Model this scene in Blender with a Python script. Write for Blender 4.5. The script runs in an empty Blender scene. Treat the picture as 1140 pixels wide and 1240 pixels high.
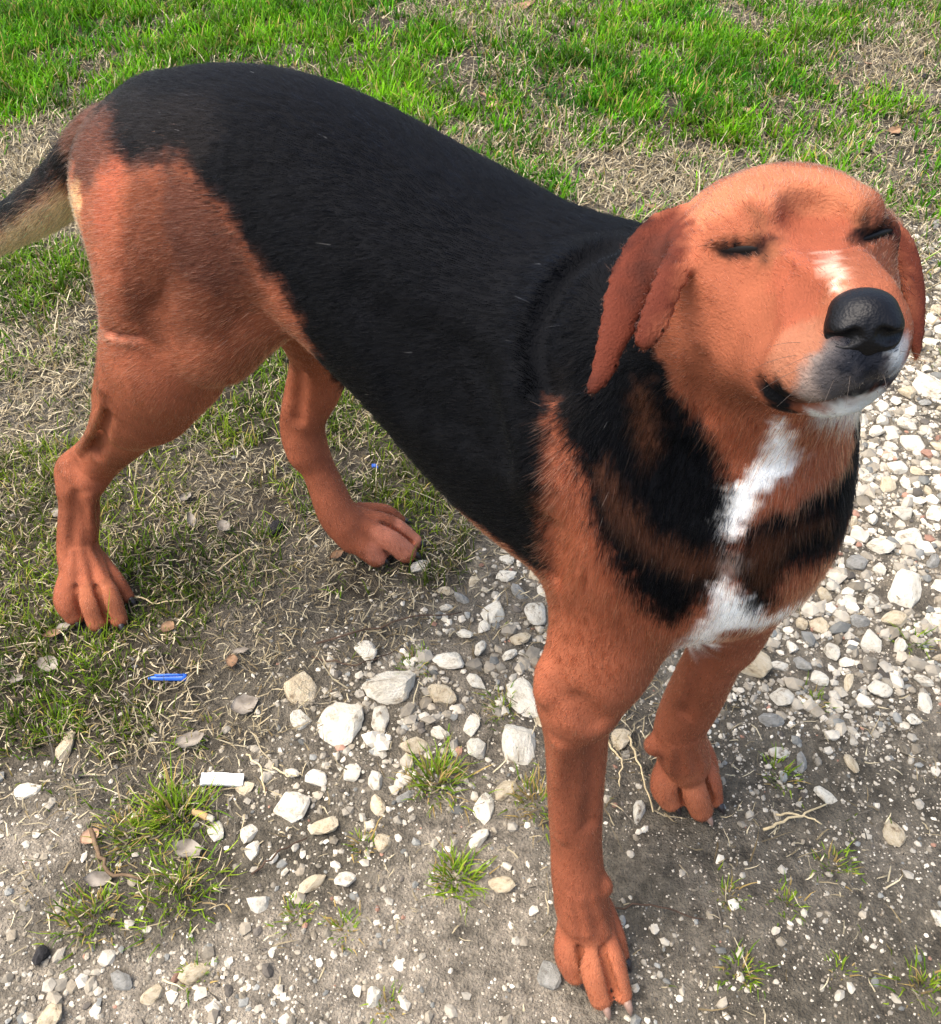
import bpy, math, random
import numpy as np
from mathutils import Vector, Matrix, kdtree
rng = np.random.default_rng(11); random.seed(11)
sc = bpy.context.scene; COL = sc.collection

# ------------------------------------------------------------------ camera, sky, sun, exposure
cam_d = bpy.data.cameras.new('camera'); cam = bpy.data.objects.new('camera', cam_d); COL.objects.link(cam); sc.camera = cam
cam_d.sensor_fit = 'HORIZONTAL'; cam_d.sensor_width = 36.0; cam_d.lens = 36.95
cam_d.clip_start = 0.02; cam_d.clip_end = 400
cam.location = (0, 0, .9); cam.rotation_euler = (math.radians(45), 0, 0)
SUN_EL, SUN_AZ = math.radians(62), math.radians(-100)      # azimuth from +Y towards +X
world = bpy.data.worlds.new('World'); sc.world = world; world.use_nodes = True
wn = world.node_tree; bg = wn.nodes['Background']
sky = wn.nodes.new('ShaderNodeTexSky'); sky.sky_type = 'NISHITA'; sky.sun_disc = False
sky.sun_elevation = SUN_EL; sky.sun_rotation = SUN_AZ; sky.air_density = 1.0; sky.dust_density = 5.0; sky.ozone_density = 1.0
wn.links.new(sky.outputs[0], bg.inputs[0]); bg.inputs[1].default_value = .15
sun_d = bpy.data.lights.new('sun', 'SUN'); sun_d.energy = 1.5; sun_d.angle = math.radians(50); sun_d.color = (1, .95, .87)
sun = bpy.data.objects.new('sun', sun_d); COL.objects.link(sun)
sd = Vector((math.sin(SUN_AZ)*math.cos(SUN_EL), math.cos(SUN_AZ)*math.cos(SUN_EL), math.sin(SUN_EL)))
sun.rotation_euler = sd.to_track_quat('Z', 'Y').to_euler(); sun.location = sd*5
sc.view_settings.view_transform = 'Standard'; sc.view_settings.look = 'None'; sc.view_settings.exposure = 1.42
sc.view_settings.gamma = 1; sc.view_settings.use_curve_mapping = False
sc.render.engine = 'CYCLES'; sc.cycles.use_denoising = True; sc.cycles.max_bounces = 6; sc.cycles.transparent_max_bounces = 4
try: sc.cycles_curves.shape = 'RIBBONS'
except Exception: pass

# ------------------------------------------------------------------ helpers
def srgb(c):
    c = np.asarray(c, float)/255; return np.where(c <= .04045, c/12.92, ((c+.055)/1.055)**2.4)
def _h(i, j, k, s):
    n = (i*374761393 + j*668265263 + k*1274126177 + s*974634777) & 0x7fffffff
    n = ((n ^ (n >> 13))*1274126177) & 0x7fffffff
    return ((n ^ (n >> 16)) & 0xffff)/65535.
def vn3(P, f, s=0):
    Q = np.asarray(P, float)*f; I = np.floor(Q).astype(np.int64); t = Q-I; t = t*t*(3-2*t); r = 0
    for a in (0, 1):
        for b in (0, 1):
            for c in (0, 1):
                w = (t[:, 0] if a else 1-t[:, 0])*(t[:, 1] if b else 1-t[:, 1])*(t[:, 2] if c else 1-t[:, 2])
                r = r + w*_h(I[:, 0]+a, I[:, 1]+b, I[:, 2]+c, s)
    return r*2-1
def vn2(P, f, s=0):
    return vn3(np.column_stack([P[:, 0], P[:, 1], np.zeros(len(P))]), f, s)
def fbm2(P, f, s=0, o=3):
    return sum(vn2(P, f*2**i, s+i)/2**i for i in range(o))/1.6
def mk_mesh(name, V, F, mat=None, smooth=False):
    """V (n,3); F list of arrays of faces (each array one face size)"""
    me = bpy.data.meshes.new(name); V = np.asarray(V, np.float32)
    F = [np.asarray(f, np.int32) for f in F if len(f)]
    nl = sum(f.size for f in F); npoly = sum(len(f) for f in F)
    me.vertices.add(len(V)); me.vertices.foreach_set('co', V.ravel())
    me.loops.add(nl); me.loops.foreach_set('vertex_index', np.concatenate([f.ravel() for f in F]))
    me.polygons.add(npoly)
    tot = np.concatenate([np.full(len(f), f.shape[1], np.int32) for f in F])
    me.polygons.foreach_set('loop_start', np.concatenate([[0], np.cumsum(tot)[:-1]]).astype(np.int32))
    me.polygons.foreach_set('use_smooth', np.full(npoly, smooth))
    me.update(calc_edges=True); me.validate()
    if mat: me.materials.append(mat)
    return me
def set_col(me, name, C):
    a = me.attributes.new(name, 'FLOAT_COLOR', 'POINT')
    C = np.asarray(C, np.float32); C = np.column_stack([C, np.ones(len(C), np.float32)]) if C.shape[1] == 3 else C
    a.data.foreach_set('color', C.ravel())
def link(name, me, parent=None, loc=None, label=None, cat=None, group=None, kind=None, rot=None, scale=None):
    o = bpy.data.objects.new(name, me); COL.objects.link(o)
    if parent: o.parent = parent
    if loc is not None: o.location = loc
    if rot is not None: o.rotation_euler = rot
    if scale is not None: o.scale = scale
    if label: o['label'] = label
    if cat: o['category'] = cat
    if group: o['group'] = group
    if kind: o['kind'] = kind
    return o
def nodes(name):
    m = bpy.data.materials.new(name); m.use_nodes = True; nt = m.node_tree
    b = nt.nodes['Principled BSDF']
    return m, nt, b
def N(nt, t, **kw):
    n = nt.nodes.new('ShaderNode'+t)
    for k, v in kw.items(): setattr(n, k, v)
    return n
def attr_mat(name, attr, rough=.6, transl=0., bump=0., bscale=300, vary=0., spec=.3):
    m, nt, b = nodes(name); a = N(nt, 'Attribute', attribute_name=attr); col = a.outputs['Color']
    tc = N(nt, 'TexCoord')
    if vary:
        nz = N(nt, 'TexNoise'); nz.inputs['Scale'].default_value = 60; nz.inputs['Detail'].default_value = 6; nt.links.new(tc.outputs['Object'], nz.inputs['Vector'])
        mr = N(nt, 'MapRange'); mr.inputs['From Min'].default_value = .3; mr.inputs['From Max'].default_value = .7
        mr.inputs['To Min'].default_value = 1-vary; mr.inputs['To Max'].default_value = 1+vary
        nt.links.new(nz.outputs['Fac'], mr.inputs['Value'])
        mx = N(nt, 'VectorMath', operation='SCALE'); nt.links.new(col, mx.inputs[0]); nt.links.new(mr.outputs[0], mx.inputs['Scale']); col = mx.outputs[0]
    nt.links.new(col, b.inputs['Base Color']); b.inputs['Roughness'].default_value = rough; b.inputs['Specular IOR Level'].default_value = spec
    if bump:
        nz = N(nt, 'TexNoise'); nz.inputs['Scale'].default_value = bscale; nz.inputs['Detail'].default_value = 5; nt.links.new(tc.outputs['Object'], nz.inputs['Vector'])
        bp = N(nt, 'Bump'); bp.inputs['Strength'].default_value = bump; bp.inputs['Distance'].default_value = .002
        nt.links.new(nz.outputs['Fac'], bp.inputs['Height']); nt.links.new(bp.outputs[0], b.inputs['Normal'])
    if transl:
        tr = N(nt, 'BsdfTranslucent'); nt.links.new(col, tr.inputs['Color'])
        mix = N(nt, 'MixShader'); mix.inputs[0].default_value = transl
        nt.links.new(b.outputs[0], mix.inputs[1]); nt.links.new(tr.outputs[0], mix.inputs[2])
        nt.links.new(mix.outputs[0], nt.nodes['Material Output'].inputs['Surface'])
    return m
def flat_mat(name, rgb, rough=.6, spec=.4, vary=.25, scale=40, bump=.2, bscale=200, dark=None):
    m, nt, b = nodes(name); tc = N(nt, 'TexCoord'); nz = N(nt, 'TexNoise'); nz.inputs['Scale'].default_value = scale; nz.inputs['Detail'].default_value = 6
    nt.links.new(tc.outputs['Object'], nz.inputs['Vector'])
    cr = N(nt, 'ValToRGB'); c = srgb(rgb); d = srgb(dark) if dark is not None else c*(1-vary)
    cr.color_ramp.elements[0].position = .35; cr.color_ramp.elements[1].position = .65
    cr.color_ramp.elements[0].color = (*d, 1); cr.color_ramp.elements[1].color = (*np.minimum(c*(1+vary*.4), .95), 1)
    nt.links.new(nz.outputs['Fac'], cr.inputs[0]); nt.links.new(cr.outputs[0], b.inputs['Base Color'])
    b.inputs['Roughness'].default_value = rough; b.inputs['Specular IOR Level'].default_value = spec
    if bump:
        n2 = N(nt, 'TexNoise'); n2.inputs['Scale'].default_value = bscale; n2.inputs['Detail'].default_value = 5; nt.links.new(tc.outputs['Object'], n2.inputs['Vector'])
        bp = N(nt, 'Bump'); bp.inputs['Strength'].default_value = bump; bp.inputs['Distance'].default_value = .002
        nt.links.new(n2.outputs['Fac'], bp.inputs['Height']); nt.links.new(bp.outputs[0], b.inputs['Normal'])
    return m

# ------------------------------------------------------------------ ground cover map: x, y, green, straw, pebbles, stones, paleness of soil
ZONE = np.array([[-0.481,2.417,0.45,0.3,0,0,0.2],[-0.312,2.541,0.6,0.3,0,0,0.2],[0.068,2.847,0.3,0.5,0,0,0.2],[0.157,2.34,0.5,0.4,0,0,0.2],[-0.856,2.731,0.75,0.2,0,0,0.2],[-0.02,2.365,0.6,0.3,0,0,0.2],[0.804,2.795,0.5,0.4,0,0,0.2],[0.48,2.552,0.7,0.3,0,0,0.2],[0.341,2.861,0.6,0.3,0,0,0.2],[0.663,1.985,0.5,0.5,0,0,0.2],[1.077,2.34,0.25,0.55,0.1,0,0.4],[-1.141,2.731,1,0.1,0,0,0.2],[-0.69,2.669,0.95,0.2,0,0,0.2],[-0.424,2.795,0.85,0.2,0,0,0.2],[-0.146,2.552,0.95,0.2,0,0,0.2],[0.068,2.827,0.4,0.7,0,0,0.2],[0.271,2.552,0.9,0.3,0,0,0.2],[0.469,2.795,0.8,0.3,0,0,0.2],[0.647,2.552,0.9,0.2,0,0,0.2],[0.944,2.731,0.65,0.4,0,0,0.3],[1.124,2.61,0.5,0.6,0.05,0,0.4],[0.986,2.066,0.42,0.6,0.1,0,0.4],[0.917,2.197,0.55,0.5,0,0,0.3],[0.843,1.835,0.5,0.55,0.2,0.1,0.4],[-1.041,2.291,0.95,0.1,0,0,0.2],[-0.874,2.315,0.75,0.4,0,0,0.2],[-0.877,1.946,0.2,0.95,0,0,0.4],[-0.892,1.783,0.2,0.95,0,0,0.4],[-0.825,2.066,0.35,0.8,0,0,0.3],[-0.732,1.733,0.3,0.8,0,0,0.3],[-0.019,2.197,0.7,0.4,0,0,0.2],[-0.176,2.34,0.85,0.3,0,0,0.2],[-0.292,2.552,0.95,0.2,0,0,0.2],[0.361,2.243,0.95,0.15,0,0,0.2],[0.516,2.045,0.95,0.2,0,0,0.2],[0.741,2.243,0.7,0.4,0,0,0.2],[0.215,2.066,0.6,0.6,0,0,0.3],[0.12,1.946,0.55,0.7,0,0,0.3],[0.246,1.817,0.2,1,0,0,0.4],[0.359,1.8,0.2,1,0,0,0.4],[0.266,1.694,0.6,0.5,0,0,0.3],[0.478,1.927,0.4,0.8,0,0,0.3],[0.146,1.783,0.7,0.5,0,0,0.2],[-0.772,1.466,0.8400000000000001,0.7,0,0,0.3],[-0.669,1.271,0.735,0.75,0,0,0.3],[-0.655,1.106,0.252,0.7,0,0,0.4],[-0.605,1.165,0.63,0.8,0,0,0.3],[-0.614,0.947,0.9450000000000001,0.7,0,0,0.3],[-0.588,0.87,1,0.6,0,0,0.3],[-0.523,0.733,1,0.6,0.05,0,0.3],[-0.443,0.66,0.8400000000000001,0.7,0.05,0,0.3],[-0.511,0.637,0.9450000000000001,0.7,0.1,0,0.3],[-0.41,0.931,0.63,0.7,0,0,0.3],[-0.345,1.068,1,0.6,0,0,0.3],[-0.329,1.196,1,0.6,0,0,0.3],[-0.367,0.997,0.63,0.8,0,0,0.3],[-0.38,0.798,1,0.5,0,0,0.3],[-0.348,0.87,0.735,0.7,0,0,0.3],[-0.275,0.785,0.525,0.8,0.05,0,0.3],[-0.273,0.98,1,0.6,0,0,0.3],[-0.258,0.683,0.252,0.8,0.1,0.05,0.3],[-0.351,0.672,0.735,0.7,0.05,0,0.3],[-0.375,0.615,0.8400000000000001,0.7,0.1,0.02,0.35],[-0.46,0.594,0.9450000000000001,0.6,0.15,0.03,0.4],[-0.296,0.583,0.378,0.6,0.2,0.1,0.4],[-0.245,0.604,0.252,0.6,0.2,0.1,0.45],[-0.141,1.05,1,0.6,0,0,0.3],[-0.078,0.947,0.8400000000000001,0.7,0,0,0.3],[-0.011,0.87,0.735,0.7,0.05,0.05,0.3],[-0.026,0.798,0.8400000000000001,0.6,0.1,0.05,0.3],[-0.151,0.765,0.9450000000000001,0.6,0.05,0,0.3],[-0.205,0.798,0.315,0.8,0.05,0,0.25],[-0.216,0.726,0.126,0.8,0.1,0.02,0.2],[-0.136,0.708,0.168,0.7,0.2,0.1,0.25],[-0.069,0.726,0.21000000000000002,0.6,0.3,0.2,0.3],[0.0,0.72,0.05,0.35,0.6,0.7,0.4],[0.051,0.785,0.05,0.3,0.6,0.8,0.4],[-0.083,0.626,0.04,0.1,0.8,1,0.5],[-0.134,0.573,0.04,0.1,0.7,1,0.6],[-0.027,0.594,0.04,0.1,0.7,1,0.5],[0.028,0.637,0.05,0.1,0.7,0.9,0.5],[-0.194,0.626,0.08,0.3,0.5,0.6,0.5],[-0.189,0.523,0.1,0.2,0.5,0.5,0.55],[-0.11,0.504,0.05,0.1,0.6,0.6,0.6],[0.027,0.562,0.15,0.2,0.5,0.5,0.5],[-0.008,0.486,0.12,0.2,0.4,0.35,0.6],[0.063,0.583,0.1,0.2,0.5,0.4,0.5],[-0.433,0.504,0.2,0.45,0.4,0.2,0.5],[-0.432,0.425,0.08,0.3,0.5,0.12,0.75],[-0.327,0.486,0.3,0.4,0.25,0.1,0.4],[-0.351,0.392,0.3,0.3,0.3,0.1,0.4],[-0.277,0.408,0.3,0.3,0.25,0.05,0.35],[-0.222,0.459,0.08,0.2,0.5,0.4,0.6],[-0.152,0.425,0.05,0.1,0.6,0.3,0.75],[-0.191,0.361,0.04,0.1,0.6,0.25,0.8],[-0.344,0.31,0,0,1,0.3,0.75],[-0.366,0.286,0,0,1,0.3,0.8],[-0.255,0.303,0,0.05,0.9,0.25,0.8],[-0.125,0.317,0.04,0.1,0.6,0.2,0.8],[-0.038,0.361,0.04,0.1,0.5,0.15,0.8],[0.022,0.303,0.04,0.05,0.5,0.12,0.7],[-0.065,0.286,0.04,0.05,0.6,0.2,0.75],[-0.056,0.425,0.05,0.1,0.5,0.2,0.8],[0.04,0.408,0.06,0.1,0.4,0.1,0.75],[0.177,0.376,0.04,0.1,0.35,0.06,0.55],[0.266,0.433,0.1,0.15,0.35,0.1,0.4],[0.353,0.459,0.1,0.2,0.35,0.08,0.4],[0.43,0.495,0.06,0.1,0.45,0.12,0.4],[0.328,0.361,0.08,0.1,0.35,0.08,0.6],[0.397,0.339,0.1,0.1,0.35,0.08,0.6],[0.204,0.303,0.06,0.1,0.35,0.06,0.55],[0.422,0.416,0.04,0.1,0.45,0.12,0.5],[0.32,0.533,0.08,0.1,0.5,0.25,0.4],[0.126,0.495,0.1,0.2,0.3,0.1,0.5],[0.176,0.552,0.08,0.55,0.3,0.15,0.35],[0.138,0.303,0.03,0.05,0.4,0.08,0.65],[0.282,0.297,0.05,0.05,0.35,0.06,0.6],[0.412,0.683,0.02,0.05,0.9,1,0.4],[0.519,0.785,0.02,0.05,0.9,1,0.4],[0.587,0.931,0.02,0.05,0.9,1,0.4],[0.522,0.9,0.02,0.05,0.9,1,0.35],[0.654,1.068,0.02,0.05,0.9,1,0.35],[0.585,0.997,0.02,0.05,0.9,1,0.35],[0.519,0.66,0.04,0.05,0.9,0.8,0.4],[0.436,0.604,0.04,0.1,0.8,0.6,0.4],[0.341,0.626,0.04,0.1,0.8,0.8,0.4],[0.298,0.594,0.05,0.15,0.6,0.5,0.4],[0.38,0.562,0.04,0.1,0.6,0.35,0.4],[0.477,0.562,0.04,0.1,0.6,0.4,0.4],[0.817,1.493,0.25,0.5,0.6,0.5,0.4],[0.727,1.249,0.08,0.2,0.8,0.9,0.4],[0.675,0.931,0.02,0.05,0.9,1,0.4],[0.077,0.931,0.15,0.4,0.4,0.5,0.4],[0.244,0.855,0.05,0.2,0.6,0.8,0.4],[0.279,1.106,0.3,0.5,0.3,0.3,0.3],[0.523,1.317,0.3,0.5,0.4,0.5,0.3],[-0.105,1.578,0.6,0.5,0,0,0.2]])
def cover(P):
    out = np.zeros((len(P), 5)); 
    P = P + .035*np.column_stack([fbm2(P, 7, 3), fbm2(P, 7, 9)])
    for s in range(0, len(P), 50000):
        Q = P[s:s+50000]
        d2 = ((Q[:, None, :]-ZONE[None, :, :2])**2).sum(2)
        w = 1/(d2/(.35+.65*Q[:, 1:2].clip(.2, 3))**2+2.5e-4)**3
        out[s:s+50000] = (w@ZONE[:, 2:])/w.sum(1, keepdims=True)
    return out
def height(P):
    h = .005*fbm2(P, 5, 21) + .0035*fbm2(P, 22, 31) + .002*fbm2(P, 90, 41, 2)
    fl = 0
    for x, y in PAWS: fl = np.maximum(fl, np.exp(-(((P[:, 0]-x)**2+(P[:, 1]-y)**2)/.06**2)))
    return h*(1-.85*fl) - .002
PAWS = [(-0.449, 0.733), (-0.105, 0.84), (0.112, 0.314), (0.226, 0.495)]
def axis(a, b, n, far, m):
    c = np.linspace(a, b, n); g = np.geomspace(.02, far, m)
    return np.concatenate([(a-g)[::-1], c, b+g])
gx = axis(-1.55, 1.55, 460, 60, 26); gy = axis(.15, 3.25, 460, 60, 26)
X, Y = np.meshgrid(gx, gy, indexing='ij'); GP = np.column_stack([X.ravel(), Y.ravel()])
gz = height(GP); cov = cover(GP)
nx, ny = len(gx), len(gy); ii = (np.arange(nx-1)[:, None]*ny+np.arange(ny-1)[None]).ravel()
me = mk_mesh('ground', np.column_stack([GP, gz]), [np.column_stack([ii, ii+ny, ii+ny+1, ii+1])], smooth=True)
# soil colours: humus under grass, pale grey-brown silt elsewhere, damp patches
damp = np.clip(.5+1.3*fbm2(GP, 7, 51, 5), 0, 1)[:, None]
pale = srgb((152, 143, 128)); dark = srgb((84, 79, 68)); hum = srgb((46, 38, 24))
tone = np.clip(cov[:, 4:5]*(.25+1.0*damp), 0, 1)
scol = dark*(1-tone)+pale*tone
scol = scol*(1-.7*cov[:, :1])+hum*.7*cov[:, :1]
# past the scattered blades the turf is only colour: short grass, straw and soil seen from afar
off = np.clip((np.maximum(np.abs(GP[:, 0])-(.36+.34*np.clip(GP[:, 1], 0, 9))*1.28, np.maximum(GP[:, 1]-3.2, .16-GP[:, 1])))/.08, 0, 1)[:, None]
mott = np.clip(.5+.9*fbm2(GP, 9, 55, 4), 0, 1)[:, None]
turf = (srgb((84, 108, 30))*mott+srgb((58, 76, 22))*(1-mott))*cov[:, :1]+(srgb((150, 134, 98))*mott+srgb((96, 84, 60))*(1-mott))*np.clip(cov[:, 1:2], 0, 1)*(1-cov[:, :1])
turf = turf+scol*np.clip(1-cov[:, :1]-cov[:, 1:2], 0, 1)+srgb((176, 168, 150))*.5*np.clip(cov[:, 3:4]-.2, 0, 1)
scol = scol*(1-off)+turf*off
set_col(me, 'soil', scol)
gm, nt, b = nodes('soil'); a = N(nt, 'Attribute', attribute_name='soil'); tc = N(nt, 'TexCoord')
n1 = N(nt, 'TexNoise'); n1.inputs['Scale'].default_value = 55; n1.inputs['Detail'].default_value = 9; n1.inputs['Roughness'].default_value = .7
n2 = N(nt, 'TexVoronoi'); n2.inputs['Scale'].default_value = 260
mp = N(nt, 'MapRange'); mp.inputs['From Min'].default_value = .32; mp.inputs['From Max'].default_value = .68; mp.inputs['To Min'].default_value = .35; mp.inputs['To Max'].default_value = 1.55
sclv = N(nt, 'VectorMath', operation='SCALE'); cr = N(nt, 'ValToRGB'); mixc = N(nt, 'Mix', data_type='RGBA', blend_type='MULTIPLY')
cr.color_ramp.elements[0].color = (1.15, 1.12, 1.08, 1); cr.color_ramp.elements[1].color = (.8, .79, .77, 1); cr.color_ramp.elements[0].position = .1; cr.color_ramp.elements[1].position = .6
for n in (n1, n2): nt.links.new(tc.outputs['Object'], n.inputs['Vector'])
nt.links.new(n1.outputs['Fac'], mp.inputs['Value']); nt.links.new(a.outputs['Color'], sclv.inputs[0]); nt.links.new(mp.outputs[0], sclv.inputs['Scale'])
nt.links.new(n2.outputs['Distance'], cr.inputs[0]); mixc.inputs['Factor'].default_value = .8
nt.links.new(sclv.outputs[0], mixc.inputs['A']); nt.links.new(cr.outputs[0], mixc.inputs['B']); nt.links.new(mixc.outputs['Result'], b.inputs['Base Color'])
b.inputs['Roughness'].default_value = .9; b.inputs['Specular IOR Level'].default_value = .2
bp = N(nt, 'Bump'); bp.inputs['Strength'].default_value = 1.; bp.inputs['Distance'].default_value = .007
ad = N(nt, 'Math', operation='ADD'); nt.links.new(n1.outputs['Fac'], ad.inputs[0])
n3 = N(nt, 'TexNoise'); n3.inputs['Scale'].default_value = 420; n3.inputs['Detail'].default_value = 4; nt.links.new(tc.outputs['Object'], n3.inputs['Vector'])
nt.links.new(n3.outputs['Fac'], ad.inputs[1]); nt.links.new(ad.outputs[0], bp.inputs['Height']); nt.links.new(bp.outputs[0], b.inputs['Normal'])
me.materials.append(gm); link('ground', me, kind='structure', label='grey-brown bare soil with damp patches')

def scatter(n, grow=1.32):
    """uniform points on the piece of ground the photograph can see, and a margin"""
    out = []; n = int(n*1.36)
    while sum(map(len, out)) < n:
        y = rng.uniform(.14, 3.3, n); x = rng.uniform(-2., 2., n)
        k = np.abs(x) < (.36+.34*y)*grow+.03
        out.append(np.column_stack([x, y])[k])
    return np.vstack(out)[:n]

# ------------------------------------------------------------------ grass
def blades(P, z, az, lean, curl, L, W, n=3):
    """tapering ribbons: base, bends, tip"""
    m = len(P); d = np.column_stack([np.cos(az), np.sin(az)]); sx = np.column_stack([-np.sin(az), np.cos(az)])
    V = np.zeros((m, 2*n+1, 3)); pos = np.column_stack([P, z]); ang = lean.copy()
    wf = [1, .85, .55, .3][:n]
    for i in range(n+1):
        if i < n:
            V[:, 2*i, :2] = pos[:, :2]+sx*(W*wf[i]*.5)[:, None]; V[:, 2*i+1, :2] = pos[:, :2]-sx*(W*wf[i]*.5)[:, None]
            V[:, 2*i, 2] = pos[:, 2]; V[:, 2*i+1, 2] = pos[:, 2]
            st = L/n; pos = pos+np.column_stack([d*(st*np.sin(ang))[:, None], st*np.cos(ang)]); ang = ang+curl
            a2 = rng.normal(0, .25, m); c, s_ = np.cos(a2), np.sin(a2)
            d = np.column_stack([d[:, 0]*c-d[:, 1]*s_, d[:, 0]*s_+d[:, 1]*c])
        else: V[:, 2*n] = pos
    V[:, :, 2] = np.maximum(V[:, :, 2], z[:, None]-.001)
    o = (np.arange(m)*(2*n+1))[:, None]
    q = np.vstack([o+np.array([2*i, 2*i+1, 2*i+3, 2*i+2]) for i in range(n-1)]); t = o+np.array([2*n-2, 2*n-1, 2*n])
    return V.reshape(-1, 3), [q, t]
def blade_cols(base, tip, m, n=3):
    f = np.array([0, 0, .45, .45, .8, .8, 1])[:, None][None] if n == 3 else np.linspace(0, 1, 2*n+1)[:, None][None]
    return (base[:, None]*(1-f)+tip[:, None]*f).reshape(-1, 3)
green_mat = attr_mat('grass_blade', 'tint', rough=.55, transl=.35, spec=.15)
straw_mat = attr_mat('straw_blade', 'tint', rough=.75, transl=.12, spec=.2)
def near_paw(P, r=.03):
    k = np.zeros(len(P), bool)
    for x, y in PAWS: k |= ((P[:, 0]-x)**2+(P[:, 1]-y)**2) < r*r
    return k
P = scatter(330000); cv = cover(P)
clump = .5+.95*fbm2(P, 11, 61, 4); fine = .5+.5*vn2(P, 60, 65)
g = cv[:, 0]; keep = rng.random(len(P)) < np.clip(g*1.25-.06, 0, 1)**1.25*np.clip(-.12+1.5*clump+(g-.5)*.5, 0, 1)*np.clip(.1+1.15*fine, 0, 1)
keep &= ~near_paw(P); P = P[keep]; g = g[keep]; m = len(P); z = height(P)-.002
lush = np.clip((P[:, 1]-1.0)/.8, 0, 1)
L = (.011+.010*lush+.012*g)*rng.lognormal(0, .33, m); W = (.0016+.0022*lush)*rng.uniform(.7, 1.35, m)
V, F = blades(P, z, rng.uniform(0, 6.283, m), rng.uniform(.1, .75, m), rng.uniform(.05, .5, m), L, W)
hue = np.clip(.5+.5*fbm2(P, 5, 71)+rng.normal(0, .2, m), 0, 1)[:, None]; lu = lush[:, None]
c0 = srgb((70, 104, 14))*(1-hue)+srgb((130, 148, 30))*hue; c1 = srgb((44, 112, 6))*(1-hue)+srgb((116, 170, 12))*hue
cc = c0*(1-lu)+c1*lu; dry = rng.random((m, 1)) < .10; cc = np.where(dry, srgb((168, 150, 84)), cc)*rng.uniform(.6, 1.3, (m, 1))*np.clip(.85+.75*fbm2(P, 16, 73, 3), .35, 1.6)[:, None]
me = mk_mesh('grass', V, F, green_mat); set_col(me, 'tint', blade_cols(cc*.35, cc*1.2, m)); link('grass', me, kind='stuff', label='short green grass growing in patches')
n_green = m
P = scatter(380000); cv = cover(P); s_ = cv[:, 1]
cl2 = .5+.8*fbm2(P, 11, 81, 3)
keep = (rng.random(len(P)) < np.clip(s_*1.15-.04, 0, 1)**1.3*np.clip(.25+.9*cl2, 0, 1)) & ~near_paw(P, .034); P = P[keep]; m = len(P)
fz = np.clip((P[:, 1]-.9)/1., 0, 1); L = rng.lognormal(0, .42, m)*(.016+.009*fz); W = rng.uniform(.0008, .0019, m)*(1+.8*fz)
V, F = blades(P, height(P)+rng.uniform(-.002, .006, m), rng.uniform(0, 6.283, m), rng.uniform(.85, 1.6, m), rng.normal(.15, .45, m), L, W)
w = rng.random((m, 1)); cc = srgb((222, 208, 172))*w+srgb((126, 108, 74))*(1-w); gy_ = rng.random((m, 1)) < .25; cc = np.where(gy_, srgb((120, 112, 98)), cc)*rng.uniform(.4, 1.15, (m, 1))
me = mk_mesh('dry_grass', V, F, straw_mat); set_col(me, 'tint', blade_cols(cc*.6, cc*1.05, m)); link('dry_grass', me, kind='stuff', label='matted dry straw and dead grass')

# ------------------------------------------------------------------ stones
def ico(sub):
    import bmesh
    bm = bmesh.new(); bmesh.ops.create_icosphere(bm, subdivisions=sub, radius=1); bm.verts.ensure_lookup_table()
    V = np.array([v.co[:] for v in bm.verts]); F = np.array([[v.index for v in f.verts] for f in bm.faces]); bm.free(); return V, F
I1, I2, I3 = ico(1), ico(2), ico(3)
def stone_verts(base, planes, rnd, r, noise=.05):
    V = base; nrm = r.normal(size=(planes, 3)); nrm /= np.linalg.norm(nrm, axis=1)[:, None]
    d = r.uniform(.5, 1.0, planes); q = V@nrm.T
    rad = np.where(q > .05, d/np.maximum(q, .05), 9).min(1)
    rad = np.minimum(rad, 1.25)*(1-rnd)+rnd
    W_ = V*rad[:, None]
    W_ = W_*(1+noise*vn3(V, 2.3, int(r.integers(1e6)))[:, None]+noise*.5*vn3(V, 6, int(r.integers(1e6)))[:, None])
    return W_
stone_mat = None
def stone_material(name, c1, c2, stain=(120, 100, 74)):
    m, nt, b = nodes(name); tc = N(nt, 'TexCoord'); oi = N(nt, 'ObjectInfo')
    n1 = N(nt, 'TexNoise', noise_dimensions='4D'); n1.inputs['Scale'].default_value = 1.6; n1.inputs['Detail'].default_value = 8; n1.inputs['Roughness'].default_value = .65
    nt.links.new(tc.outputs['Object'], n1.inputs['Vector']); nt.links.new(oi.outputs['Random'], n1.inputs['W'])
    cr = N(nt, 'ValToRGB'); e = cr.color_ramp.elements; e[0].position = .3; e[0].color = (*srgb(stain), 1); e[1].position = .47; e[1].color = (*srgb(c1), 1); x = e.new(.7); x.color = (*srgb(c2), 1)
    nt.links.new(n1.outputs['Fac'], cr.inputs[0])
    mr = N(nt, 'MapRange'); mr.inputs['To Min'].default_value = .86; mr.inputs['To Max'].default_value = 1.08; nt.links.new(oi.outputs['Random'], mr.inputs['Value'])
    sv = N(nt, 'VectorMath', operation='SCALE'); nt.links.new(cr.outputs[0], sv.inputs[0]); nt.links.new(mr.outputs[0], sv.inputs['Scale']); nt.links.new(sv.outputs[0], b.inputs['Base Color'])
    n2 = N(nt, 'TexNoise'); n2.inputs['Scale'].default_value = 7; n2.inputs['Detail'].default_value = 8; n2.inputs['Roughness'].default_value = .7; nt.links.new(tc.outputs['Object'], n2.inputs['Vector'])
    bp = N(nt, 'Bump'); bp.inputs['Strength'].default_value = .55; bp.inputs['Distance'].default_value = .15; nt.links.new(n2.outputs['Fac'], bp.inputs['Height']); nt.links.new(bp.outputs[0], b.inputs['Normal'])
    b.inputs['Roughness'].default_value = .85; b.inputs['Specular IOR Level'].default_value = .25
    return m
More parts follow.
